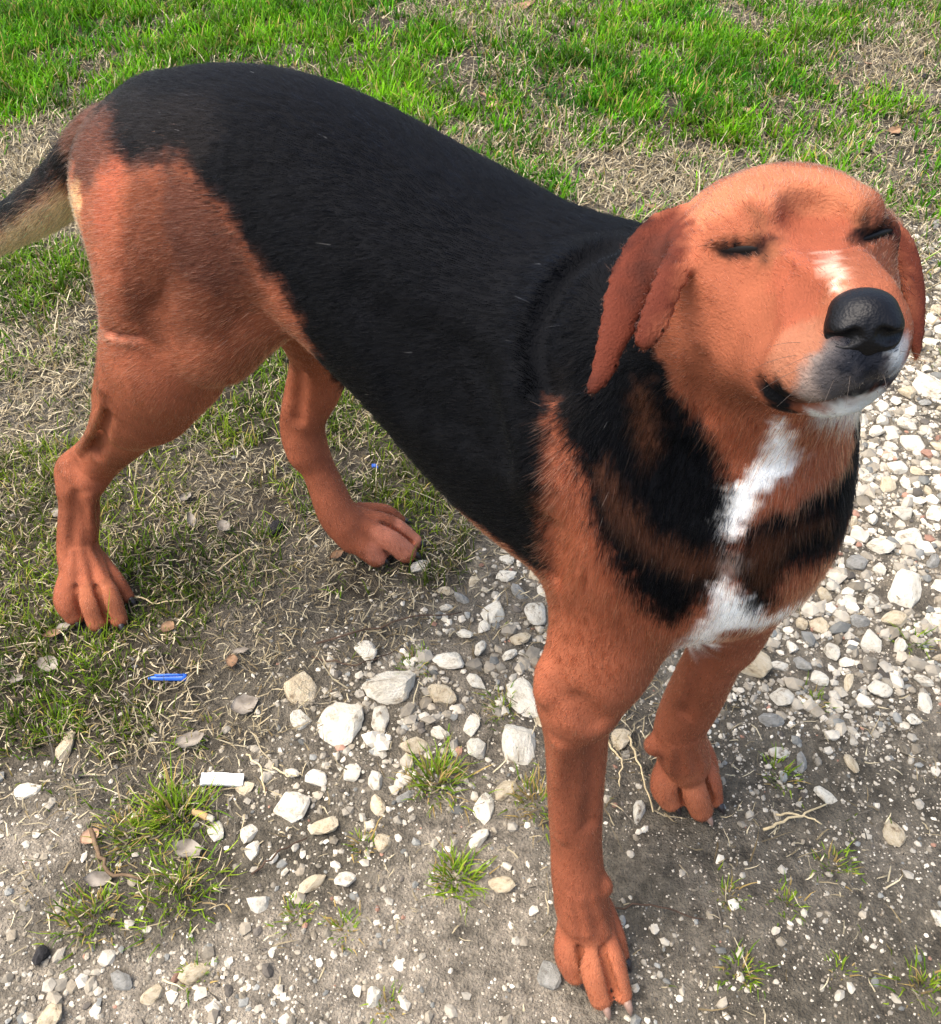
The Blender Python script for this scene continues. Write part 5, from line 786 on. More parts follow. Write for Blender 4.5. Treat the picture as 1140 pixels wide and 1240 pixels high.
# coat samples: points on the skin in millimetres, one list for each colour of the palette
COAT = [ [-916,-20,287,-889,-20,301,-877,-21,306,-851,-21,320,-839,-22,324,-811,-24,340,-800,-25,344,-783,-26,355,-772,-27,359,-755,-29,370,-739,-31,380,-724,-32,390,-714,-33,393,-701,-34,402,-688,-34,411,-679,-35,414,-676,-35,419,-667,-35,422,-664,-36,427,-656,-36,430,-648,-36,433,-644,-37,437,-637,-37,440,-633,-37,445,-623,-37,452,-615,-38,454,-613,-38,459,-609,-38,457,-605,-38,461,-599,-38,463,-598,-118,185,-596,-38,468,-589,-38,470,-588,-149,111,-586,-157,91,-586,-143,134,-586,-129,175,-586,-38,474,-584,-137,157,-583,-166,73,-580,-38,476,-579,-110,115,-578,-118,94,-577,-39,481,-575,-137,111,-573,-144,90,-572,-177,61,-572,-131,134,-571,-38,482,-569,-118,178,-568,-153,73,-568,-39,487,-566,-136,60,-566,-126,161,-563,-107,222,-563,-38,488,-562,-187,49,-560,-39,493,-558,-112,155,-557,-187,46,-557,-182,48,-556,-179,46,-556,-165,63,-555,-189,44,-554,-118,211,-551,-198,38,-551,-193,39,-549,-206,17,-549,-177,50,-548,-192,35,-548,-132,40,-547,-173,54,-546,-150,58,-545,-196,29,-544,-200,21,-544,-176,52,-544,-163,53,-543,-201,17,-542,-200,11,-540,-143,38,-538,-153,55,-537,-158,53,-537,-146,49,-537,-142,34,-535,-114,196,-532,-143,27,-528,-148,46,-528,-144,18,-520,-151,42,-519,-104,198,-518,-149,37,-517,-116,231,-514,-152,37,-513,-150,30,-499,-167,8,-499,-160,14,-498,-162,10,-487,-122,274,-470,83,176,-464,-122,266,-448,90,184,-448,94,205,-446,-113,270,-445,84,163,-444,95,230,-443,79,143,-434,91,261,-433,98,161,-430,92,141,-430,100,187,-429,116,126,-427,87,120,-424,81,100,-424,99,215,-422,75,77,-421,-101,564,-417,-146,349,-417,104,114,-416,-106,557,-416,96,244,-416,116,208,-414,130,215,-410,128,224,-408,-104,572,-408,93,100,-408,121,229,-406,-106,571,-405,-141,332,-405,110,241,-405,119,236,-404,-108,567,-403,-109,565,-402,113,246,-402,118,243,-400,83,85,-399,107,255,-397,84,283,-397,132,51,-396,73,38,-396,104,263,-395,-150,381,-393,-119,538,-393,75,68,-393,98,272,-390,100,79,-389,91,282,-388,-144,416,-388,-121,543,-388,59,322,-388,152,42,-387,-149,402,-387,-145,364,-385,88,290,-382,-142,434,-382,-137,343,-381,81,300,-380,-139,450,-380,-116,567,-379,-118,563,-379,-117,565,-379,88,67,-378,-120,559,-378,75,309,-377,-124,548,-377,-122,553,-374,-117,567,-372,71,318,-372,79,50,-371,-147,391,-369,65,327,-369,106,59,-368,-142,457,-368,-129,346,-367,-141,460,-366,-141,463,-366,-115,574,-365,-141,467,-365,-116,572,-363,-141,374,-363,-118,569,-363,-112,579,-363,167,17,-362,-119,567,-362,-113,578,-361,-143,457,-361,-117,341,-360,-148,415,-360,-140,489,-360,-123,559,-360,-110,584,-360,125,51,-359,-117,572,-359,94,47,-359,106,55,-358,-141,470,-358,-126,553,-358,-107,589,-358,116,54,-358,127,45,-357,-129,547,-357,104,52,-355,-143,460,-355,-140,471,-355,95,43,-354,135,48,-353,-147,434,-353,100,46,-352,-129,549,-352,93,41,-352,98,42,-352,133,45,-351,-132,542,-351,85,31,-351,91,38,-350,-144,450,-350,-143,462,-350,-140,473,-350,-140,508,-350,142,44,-348,-144,402,-348,86,20,-348,86,26,-346,-138,523,-346,-136,380,-346,-135,535,-346,-132,542,-344,-140,476,-343,-142,462,-343,-130,547,-342,-132,543,-342,91,14,-340,-140,477,-340,-129,550,-339,-141,484,-338,-144,424,-338,-136,473,-338,97,6,-337,-127,553,-337,-126,556,-336,-140,464,-336,-139,479,-335,-142,440,-333,-140,501,-333,-139,455,-333,-139,465,-333,-127,382,-333,-119,570,-332,-121,566,-331,-123,562,-331,-115,578,-330,-139,408,-330,-139,493,-330,-135,476,-329,-138,487,-329,-138,516,-329,-127,551,-329,-112,585,-328,-138,500,-328,-135,528,-328,-131,540,-328,-116,377,-328,-113,583,-328,-106,595,-327,-137,488,-327,-124,558,-327,-123,560,-327,-115,577,-327,-109,592,-326,-138,506,-326,-136,482,-326,-135,524,-326,-128,548,-326,-126,554,-326,-118,571,-326,-117,573,-326,-110,590,-325,-137,511,-325,-135,467,-325,-134,529,-325,-132,536,-325,-130,541,-325,-130,543,-325,-111,586,-324,-138,427,-324,-136,517,-324,-112,584,-323,-135,482,-323,-134,525,-323,-131,475,-322,-134,470,-321,-135,443,-321,151,9,-320,-132,470,-319,-133,459,-319,-131,473,-319,-108,594,-318,-131,410,-315,140,17,-314,-130,469,-313,-106,598,-313,125,12,-312,-130,429,-312,130,15,-309,-129,467,-309,-122,409,-308,-129,446,-306,-105,599,-305,-110,403,-303,-128,463,-302,-122,429,-302,-105,600,-301,-127,470,-297,-127,472,-296,-103,604,-292,-126,477,-292,-114,429,-291,-124,452,-290,-102,606,-290,-100,422,-288,-126,478,-284,-126,480,-282,-126,472,-275,-125,484,-272,-122,459,-271,-125,485,-265,-123,479,-265,-123,488,-261,-123,489,-260,-123,492,-260,-115,462,-253,-119,494,-252,-117,481,-251,-107,461,-250,-93,454,-248,-117,495,-246,-115,495,-242,-109,482,-241,-112,499,-239,-111,502,-237,-109,499,-236,-109,505,-235,-100,480,-233,-108,508,-233,-87,474,-231,-106,511,-229,-105,511,-229,-102,498,-228,-105,515,-223,-102,518,-222,-102,521,-221,-93,497,-218,-100,522,-217,-100,525,-216,-83,495,-214,-96,516,-213,-100,530,-207,-101,535,-200,-102,541,-198,-103,545,-197,-105,556,-196,-105,559,-192,-98,527,-190,-105,557,-183,-105,559,-182,-93,515,-180,-104,548,-179,-105,563,-179,-105,566,-175,-105,556,-174,-105,558,-172,-105,554,-170,-104,547,-167,-103,538,-165,-104,544,-164,-103,536,-164,-98,518,-163,-102,531,-157,-100,522,-27,-90,438,-25,-89,435,-22,-85,428,-13,-92,439,-11,-91,437,-7,-89,431,-6,-87,427,-2,-92,438,0,-92,436,4,-89,429,5,-87,426,9,-92,436,13,-90,430,15,-88,427,23,-87,422,24,-93,434,30,-94,433,30,-89,568,31,-91,567,32,-92,567,33,-97,563,33,-96,564,33,-94,566,34,-97,561,34,-95,433,34,-95,564,35,-99,558,35,-98,560,37,-100,555,37,-95,563,38,-101,552,38,-98,439,38,-96,560,39,-103,549,39,-95,560,39,-94,424,40,-103,547,41,-104,545,41,-99,439,41,-97,557,42,-106,541,42,-105,542,42,-96,558,44,-108,535,44,-104,495,44,-103,481,44,-103,487,44,-103,492,44,-102,468,44,-102,474,44,-101,465,44,-100,451,44,-100,458,44,-99,445,44,-97,554,45,-109,532,45,-105,500,45,-96,555,46,-109,530,46,-108,505,46,-97,552,47,-110,518,47,-110,523,47,-109,512,47,-100,547,47,-99,365,48,-97,550,48,-96,552,49,-98,549,50,-104,538,50,-42,666,51,-97,547,51,-97,549,51,-41,666,51,-37,666,52,-98,546,53,-106,529,53,-97,546,54,-107,518,54,-104,488,54,-102,472,54,-100,455,54,-98,544,55,-110,365,55,-106,505,55,-98,543,55,-30,666,56,-101,442,57,-99,539,57,-98,541,57,-29,667,58,-102,429,58,-99,538,58,-25,667,58,1,670,59,-108,285,59,-101,413,59,-32,667,59,-6,671,60,-115,355,60,-101,531,60,-99,536,60,-98,538,60,-29,668,61,-103,399,61,-100,535,61,-33,668,61,-1,673,63,-118,343,63,-117,321,63,-104,521,63,-100,531,63,-99,533,63,-8,675,64,-106,387,64,-100,529,64,-33,671,64,1,675,64,8,674,65,-105,510,65,-37,671,66,-106,498,66,-100,528,66,-99,530,67,-108,374,67,-101,524,67,-100,526,67,-10,678,68,-106,486,68,9,677,69,-100,523,69,-45,674,70,-111,360,70,-107,473,70,-101,519,70,-43,675,71,-106,458,71,-105,442,71,-9,681,72,-104,426,72,-47,675,72,-6,682,73,-113,346,74,-104,411,74,-102,511,74,-49,675,74,-47,676,75,-103,505,75,-50,676,76,-116,333,76,-106,397,76,-70,614,77,-70,613,77,-55,674,77,-52,676,78,-116,315,78,-104,491,78,-103,499,78,-57,673,78,-54,675,79,-115,293,79,-107,384,79,-105,478,79,-70,614,79,-70,621,79,-52,677,80,-113,268,80,-61,671,80,-59,672,80,-54,676,81,-112,244,81,-109,369,81,-106,347,81,-104,464,81,-71,613,81,-71,615,81,-62,670,82,-103,449,82,-102,495,82,-69,636,82,-59,672,83,-112,222,83,-103,434,83,-102,493,83,-71,612,83,-71,614,83,-65,668,83,-58,674,83,-56,676,83,44,153,84,-70,639,84,-70,668,84,-57,675,85,-109,334,85,-102,418,85,-101,489,85,-72,667,85,-70,641,85,-70,643,85,-69,650,85,-61,672,86,-114,201,86,-73,666,86,-72,610,86,-72,612,86,-70,640,86,-70,647,86,-65,668,86,-63,670,86,-59,675,86,-57,678,87,-106,290,87,-103,404,87,-100,487,87,-75,666,87,-71,635,87,-56,680,87,42,132,88,-104,264,88,-101,481,88,-76,665,88,-61,674,88,-56,681,88,40,237,88,61,51,89,-116,181,89,-112,320,89,-104,390,89,-79,665,89,-72,607,89,-66,666,89,-63,671,89,-57,681,90,-115,154,90,-103,242,90,-101,468,90,-100,477,90,-80,664,90,-73,628,90,-69,663,90,-59,677,90,-5,692,91,-100,453,91,-83,663,91,-74,619,91,-71,602,91,-71,604,91,-68,664,91,-64,669,91,-61,675,91,-60,676,91,-55,684,91,43,106,92,-105,374,92,-104,222,92,-99,438,92,-99,475,92,-99,477,92,-90,274,92,-84,661,92,-72,609,92,-70,655,92,-69,661,92,-65,667,92,-61,673,92,-58,680,92,-56,683,92,-54,685,92,52,42,93,-104,355,93,-100,331,93,-88,251,93,-71,598,93,-71,600,93,-71,603,93,-69,658,93,-67,664,93,-62,671,93,-60,679,93,-53,687,93,-6,693,93,37,272,94,-118,134,94,-98,422,94,-98,475,94,-89,660,94,-72,648,94,-71,653,94,-63,670,94,-54,686,94,-53,687,94,33,226,95,-105,201,95,-90,659,95,-71,599,95,-71,650,95,-70,597,95,-68,662,95,-64,667,95,-62,670,95,-58,682,95,-56,684,95,-54,686,95,-50,690,95,-7,694,95,48,37,96,-105,656,96,-103,657,96,-98,407,96,-97,470,96,-88,229,96,-72,647,96,-69,660,96,-66,665,96,-61,678,96,-51,689,96,-7,695,96,47,34,97,-109,654,97,-105,653,97,-103,318,97,-101,656,97,-99,656,97,-73,641,97,-73,644,97,-69,595,97,-67,663,97,-63,668,97,-62,669,97,-61,679,97,-48,691,97,35,202,98,-112,650,98,-109,649,98,-107,653,98,-99,392,98,-74,641,98,-71,654,98,-69,595,98,-62,669,98,-58,683,98,-54,687,98,-7,695,98,29,284,99,-122,117,99,-107,181,99,-96,465,99,-95,456,99,-90,209,99,-75,633,99,-74,639,99,-72,652,99,-69,661,99,-68,591,99,-51,690,99,-48,692,99,45,27,100,-99,376,100,-95,465,100,-75,636,100,-74,624,100,-72,649,100,-70,658,100,-67,591,100,-66,664,100,-62,669,100,-60,680,100,-56,685,100,-48,692,100,-6,696,100,37,178,100,45,21,100,55,46,101,-94,440,101,-76,633,101,-73,646,101,-71,612,101,-71,656,101,-68,600,101,-67,589,101,-59,681,101,-57,683,101,-53,688,101,-52,689,101,-51,690,102,-109,161,102,-99,359,102,-94,333,102,-93,424,102,-91,189,102,-75,629,102,-74,643,102,-73,620,102,-72,615,102,-72,653,102,-70,610,102,-68,605,102,-68,662,102,-66,587,102,-66,596,102,-64,666,102,-62,669,102,-55,686,102,-48,692,102,25,292,102,57,53,103,-126,99,103,-75,640,103,-73,650,103,-70,660,103,-66,664,103,-65,587,103,-62,670,103,-58,683,103,-47,693,103,-4,696,103,39,152,104,-92,408,104,-92,457,104,-92,460,104,-76,638,104,-73,648,104,-65,583,104,-64,666,104,-57,684,104,-55,685,104,-54,686,104,-53,688,104,-48,692,104,0,695,105,-76,635,105,-74,645,105,-72,654,105,-70,612,105,-68,607,105,-68,663,105,-66,602,105,-65,597,106,-112,141,106,-92,391,106,-91,457,106,-76,631,106,-75,627,106,-75,642,106,-73,622,106,-73,652,106,-72,617,106,-69,660,106,-65,665,106,-64,581,106,-64,592,106,-63,588,106,-62,671,106,-49,691,106,-47,692,106,-11,698,106,23,297,106,27,266,106,43,122,106,54,61,107,-129,78,107,-95,174,107,-76,639,107,-74,649,107,-71,658,107,-67,663,107,-63,584,108,-91,375,108,-90,451,108,-77,637,108,-72,656,108,-63,668,108,-9,698,108,31,242,108,50,86,109,-89,354,109,-89,442,109,-78,634,109,-74,646,109,-69,610,109,-69,661,109,-67,604,109,-65,599,109,-64,594,109,-64,666,109,-63,591,109,-61,672,109,-46,691,109,-8,697,109,21,302,109,54,65,110,-97,153,110,-87,425,110,-78,630,110,-76,626,110,-75,621,110,-75,644,110,-74,619,110,-73,616,110,-73,653,110,-70,659,110,-66,664,110,-63,581,110,-63,585,110,-63,589,110,-63,669,110,-50,688,110,-49,689,110,-44,692,110,-6,697,110,36,214,111,-131,52,111,-116,125,111,-87,448,111,-84,406,111,-76,641,111,-74,651,111,-72,655,111,-64,577,111,-43,691,111,-4,697,111,54,74,112,-87,445,112,-81,387,112,-77,638,112,-75,648,112,-68,662,112,-64,667,112,-63,578,112,-61,673,112,-49,687,112,-44,688,112,-41,689,112,-40,690,112,-37,689,112,-34,688,112,-2,696,112,1,695,113,-78,365,113,-78,636,113,-75,649,113,-73,654,113,-70,660,113,-67,602,113,-66,665,113,-65,597,113,-64,592,113,-63,574,113,-62,670,113,-32,687,113,16,309,113,39,188,114,-79,633,114,-77,643,114,-74,652,114,-71,609,114,-71,658,114,-63,587,114,-50,685,114,-46,686,114,-44,686,114,-33,686,115,-101,135,115,-79,626,115,-79,629,115,-78,640,115,-75,616,115,-75,650,115,-64,668,115,-63,579,115,-63,583,115,-62,572,115,-48,685,115,-47,685,115,-30,685,115,-7,697,115,45,157,115,111,47,116,-121,109,116,-79,638,116,-78,621,116,-78,643,116,-76,647,116,-73,656,116,-69,661,116,-62,673,116,12,321,116,15,314,117,-82,439,117,-74,654,117,-67,664,117,-66,599,117,-64,594,117,-63,589,117,-61,568,117,-27,685,117,-2,696,117,2,695,117,53,122,117,56,77,118,-140,44,118,-81,439,118,-80,424,118,-80,635,118,-78,645,118,-76,651,118,-74,401,118,-71,659,118,-69,606,118,-64,669,118,-62,585,118,-60,568,118,28,277,119,-81,629,119,-81,632,119,-78,619,119,-74,613,119,-69,662,119,-65,597,119,-65,667,119,-62,580,119,-62,674,119,-60,563,119,-60,566,119,-26,685,119,56,84,120,-125,91,120,-106,120,120,-80,439,120,-80,625,120,-80,640,120,-77,649,120,-75,655,120,-67,665,120,-66,601,120,-64,595,120,-63,673,120,-62,675,120,-59,564,121,-135,48,121,-82,638,121,-79,647,121,-75,614,121,-71,660,121,-70,608,121,-64,671,121,-62,590,121,-61,586,121,-60,574,121,-25,685,122,-81,628,122,-77,653,122,-73,659,122,-69,664,122,-67,666,122,-65,669,122,-61,581,122,8,333,122,29,256,122,64,79,123,-83,632,123,-83,635,123,-81,645,123,-79,651,123,-77,436,123,-63,596,123,-63,674,123,-58,557,123,-58,560,124,-147,32,124,-138,44,124,-134,49,124,-83,643,124,-82,628,124,-80,623,124,-75,657,124,-72,662,124,-68,667,124,-66,602,124,-65,672,124,-63,676,124,-62,591,124,-61,587,124,-57,558,124,8,335,124,35,229,124,48,189,124,68,76,125,-129,72,125,-111,106,125,-81,650,125,-78,655,125,-74,660,125,-72,423,125,-70,610,125,-70,665,125,-66,671,125,-60,582,125,-57,553,126,-84,641,126,-73,662,126,-68,670,126,-65,673,126,-63,600,126,-62,598,126,-57,551,126,92,52,127,-141,41,127,-129,46,127,-86,639,127,-83,648,127,-80,654,127,-79,50,127,-78,620,127,-76,659,127,-74,436,127,-73,664,127,-69,669,127,-65,604,127,-61,592,127,-59,588,127,-58,583,127,-56,552,127,73,66,127,87,41,128,-91,108,128,-86,632,128,-86,636,128,-85,647,128,-84,628,128,-75,444,128,-72,613,128,-70,668,128,-57,576,128,-56,548,128,78,60,128,86,37,129,-79,657,129,-75,662,129,-74,444,129,-72,668,129,-66,417,129,-62,409,129,-61,599,129,-59,593,129,-57,544,129,-56,546,129,-54,563,130,-115,87,130,-88,645,130,-85,651,130,-81,656,130,-79,658,130,-77,661,130,-65,605,130,-58,589,130,-57,584,130,-56,546,130,-55,548,130,17,320,131,-89,643,131,-74,666,131,-73,448,131,-73,669,131,-67,423,131,-54,550,131,-53,552,131,25,291,132,-144,33,132,-128,59,132,-88,650,132,-84,655,132,-80,659,132,-77,665,132,-61,600,132,-58,594,132,-53,550,132,-52,554,132,38,256,132,85,37,133,-128,53,133,-91,639,133,-90,641,133,-85,626,133,-75,668,133,-69,433,133,-67,428,133,-65,607,133,-57,589,133,-56,584,133,-52,557,134,-145,30,134,-90,648,134,-89,633,134,-87,653,134,-82,658,134,-79,620,134,-79,663,134,-78,666,134,-62,603,134,-56,590,134,-51,559,135,-86,655,135,-79,665,135,-72,456,135,-71,453,135,-69,437,135,-60,601,135,-57,595,135,-53,577,135,-51,557,135,-50,562,135,56,656,135,86,39,136,-147,17,136,-120,71,136,-93,647,136,-90,652,136,-85,657,136,-81,662,136,-72,463,136,-69,442,136,-68,438,136,-56,590,136,-54,585,136,-50,559,136,-50,564,136,-22,689,137,-95,61,137,-94,645,137,-84,660,137,-80,667,137,-71,456,137,-71,466,137,-69,446,137,-62,514,137,-59,601,137,55,655,138,-95,642,138,-93,652,138,-88,656,138,-82,666,138,-59,602,138,-57,599,138,-56,596,138,-54,591,138,-49,564,138,-48,562,138,-22,689,138,-5,694,138,53,655,139,-122,59,139,-95,639,139,-93,634,139,-87,660,139,-83,666,139,-69,450,139,-69,475,139,-57,599,139,-53,586,139,-50,578,139,-49,570,139,-49,575,139,-48,565,139,-8,694,140,-97,644,140,-96,651,140,-94,653,140,-92,656,140,-86,664,140,-84,665,140,-69,457,140,-69,464,140,-69,467,140,-51,583,140,-50,580,140,-49,572,140,25,320,140,39,285,140,53,654,141,-120,58,141,-97,641,141,-97,649,141,-96,639,141,-62,504,141,-61,508,141,-59,515,141,-57,519,141,-56,599,141,-55,597,141,-54,594,141,-53,591,141,-52,588,141,-51,586,141,-8,693,141,60,11,142,-98,646,142,-96,655,142,-92,660,142,-88,664,142,-65,488,142,-59,511,142,-57,517,142,-56,521,142,-54,525,142,-52,529,142,85,28,143,-114,58,143,-98,655,143,-97,639,143,-95,634,143,-89,667,143,-53,416,143,-51,531,143,-51,533,143,-49,535,143,-49,537,143,-15,690,143,-8,691,143,-7,692,143,53,653,144,-106,58,144,-100,655,144,-98,647,144,-98,659,144,-53,523,144,-53,525,144,-53,597,144,-51,529,144,-51,591,144,-50,533,144,-48,537,144,-48,539,144,-47,541,144,-15,689,144,-12,690,144,-9,690,144,-6,690,145,-111,55,145,-101,654,145,-99,662,145,-98,665,145,-96,667,145,-95,633,145,-93,668,145,-53,597,145,-52,525,145,-50,591,145,-45,543,145,-16,687,145,-16,688,145,-7,688,145,53,651,146,-102,659,146,-101,649,146,-97,636,146,-96,669,146,-56,424,146,-51,525,146,-48,589,146,-47,586,146,-44,543,146,-44,545,146,-17,686,146,-14,685,146,5,680,146,87,19,147,-102,662,147,-100,665,147,-99,667,147,-97,636,147,-95,632,147,-63,479,147,-63,481,147,-57,430,147,-54,424,147,-51,597,147,-49,527,147,-48,591,147,-46,583,147,-45,580,147,-43,547,147,-41,548,147,-30,681,147,-12,686,147,-9,685,147,-8,686,147,4,679,147,9,677,147,12,676,147,26,345,148,-105,656,148,-101,667,148,-99,669,148,-93,630,148,-49,525,148,-43,543,148,-42,577,148,-41,546,148,-41,575,148,-40,572,148,-5,683,148,24,355,148,40,641,148,40,643,148,51,650,149,-106,51,149,-105,653,149,-97,635,149,-62,476,149,-56,430,149,-44,586,149,-38,550,149,27,353,149,38,641,150,-108,50,150,-47,527,150,-39,571,150,-38,548,150,-38,569,150,-37,566,150,-25,679,150,-13,676,150,-4,674,150,37,639,151,-107,656,151,-107,657,151,-47,597,151,-44,533,151,-44,591,151,-41,585,151,-37,550,151,-36,552,151,-35,565,151,-31,680,151,-28,679,151,-23,679,151,-20,678,151,-11,675,151,-7,674,151,-1,673,151,3,672,151,34,353,152,-105,48,152,-60,471,152,-44,527,152,-34,554,152,-34,560,152,-34,563,152,-21,677,152,0,671,152,35,639,152,37,640,153,-108,656,153,-55,689,153,-53,434,153,-51,689,153,-46,688,153,-44,687,153,-42,593,153,-41,590,153,-38,584,153,-34,551,153,-33,553,153,-32,560,153,-31,557,153,-13,673,153,-5,670,153,3,670,154,-61,690,154,-51,689,154,-41,528,154,-39,590,154,-36,542,154,-34,575,154,-25,676,154,-15,672,154,2,667,155,-109,656,155,-66,692,155,-60,690,155,-40,416,155,-37,589,155,-36,586,155,-34,583,155,-29,561,155,-7,668,155,-3,666,155,2,664,155,33,636,156,-93,630,156,-66,692,156,-55,690,156,-49,433,156,-40,528,156,-18,670,156,-9,666,156,2,662,156,31,634,156,32,637,157,-107,45,157,-87,691,157,-86,692,157,-38,528,157,-36,531,157,-31,584,157,-30,581,157,-27,550,157,31,636,158,-109,44,158,-93,21,158,-91,687,158,-90,690,158,-88,692,158,-70,693,158,-64,692,158,-37,527,158,-35,531,158,-29,583,158,-11,665,158,-1,660,158,30,634,159,-99,19,159,-92,687,159,-74,693,159,-53,691,159,-45,431,159,-35,529,159,-33,531,159,-26,582,159,-24,578,159,-22,570,159,-8,662,159,29,633,160,-95,684,160,-89,693,160,-42,429,160,-27,539,160,-23,580,160,-19,578,160,-18,557,160,-4,658,161,-98,683,161,-96,685,161,-94,687,161,-92,690,161,-91,692,161,-77,694,161,-72,694,161,-39,427,161,-30,532,161,-29,534,161,-27,535,161,-18,575,161,-16,576,161,-11,574,161,28,633,162,-97,685,162,-94,689,162,-76,694,162,-35,424,162,-28,533,162,-26,536,162,-23,538,162,-10,571,162,-7,571,162,-6,562,162,-1,568,162,0,565,162,5,564,162,27,632,163,-97,636,163,-80,695,163,-71,694,163,-62,693,163,-46,452,163,-17,546,163,6,561,163,8,556,163,26,631,164,-98,639,164,-92,693,164,-82,695,164,-79,695,164,-75,694,164,-33,427,164,-21,537,164,-19,538,164,8,554,164,9,551,164,25,630,165,-100,684,165,-99,642,165,-99,686,165,-95,691,165,-60,693,165,-44,451,165,-19,536,165,-17,537,165,-4,550,165,4,550,165,9,546,165,9,549,165,25,630,166,-113,38,166,-97,689,166,-85,695,166,-69,694,166,-44,470,166,-43,461,166,-43,475,166,-43,478,166,-42,450,166,-42,457,166,-42,486,166,-41,490,166,-29,428,166,-14,536,166,-14,538,166,-12,539,166,4,547,166,5,545,166,24,629,167,-102,684,167,-99,643,167,-98,639,167,-98,641,167,-95,635,167,-95,692,167,-91,694,167,-12,537,167,-9,538,167,-6,541,167,-3,541,167,1,541,167,5,541,167,5,543,168,-99,643,168,-99,688,168,-96,691,168,-93,694,168,-91,695,168,-86,695,168,-76,695,168,-68,694,168,-39,452,168,-37,489,168,-23,427,168,-6,536,168,-3,539,168,1,539,168,22,627,169,-104,685,169,-102,687,169,-97,690,169,-96,637,169,-83,695,169,-71,695,169,-65,693,169,-38,454,169,-37,486,170,-105,684,170,-100,689,170,-92,694,170,-81,695,170,-74,695,171,-99,645,171,-87,695,171,-34,471,171,-33,487,171,-32,451,172,-104,686,172,-102,688,172,-99,645,172,-94,693,172,-91,695,172,-79,695,172,-72,695,172,-31,454,172,-31,486,173,-104,687,173,-98,646,173,-97,692,173,-85,695,174,-102,689,174,-93,694,174,-89,695,174,-83,695,174,-77,695,174,-70,695,174,-26,454,174,-26,484,174,-23,448,175,-99,691,175,-96,693,175,-25,480,175,-13,443,176,-104,688,176,-101,690,176,-98,647,176,-92,694,176,-87,694,176,-81,695,176,-75,695,176,-20,480,176,-20,483,176,-18,461,177,-98,691,177,-70,693,177,-14,482,178,-98,650,178,-90,694,178,-85,694,178,-79,694,178,-6,479,178,0,461,178,2,472,179,-103,689,179,-97,692,179,-92,693,179,-77,694,179,-4,474,180,-99,690,180,-88,693,180,-82,693,180,-76,693,180,12,612,181,-102,689,181,-91,692,181,-85,693,182,-101,689,182,-97,690,182,-73,690,183,-93,691,183,-88,692,183,-82,692,184,-98,689,184,-95,653,184,-95,690,184,-91,691,184,-77,690,185,-97,689,185,-85,691,186,-96,689,186,-93,690,186,-88,690,186,-81,690,186,-73,686,187,-95,688,187,-90,689,187,-84,689,188,-94,688,189,-87,688,189,-79,687,189,-75,684,190,-91,657,190,-91,687,190,-89,687,190,-82,686,190,-78,684,191,-87,686,191,-84,685,192,-89,684,192,-86,657,192,-80,683,193,-87,682,193,-82,681,194,-87,680,194,-82,680,195,-86,677,195,-85,674],
 [],
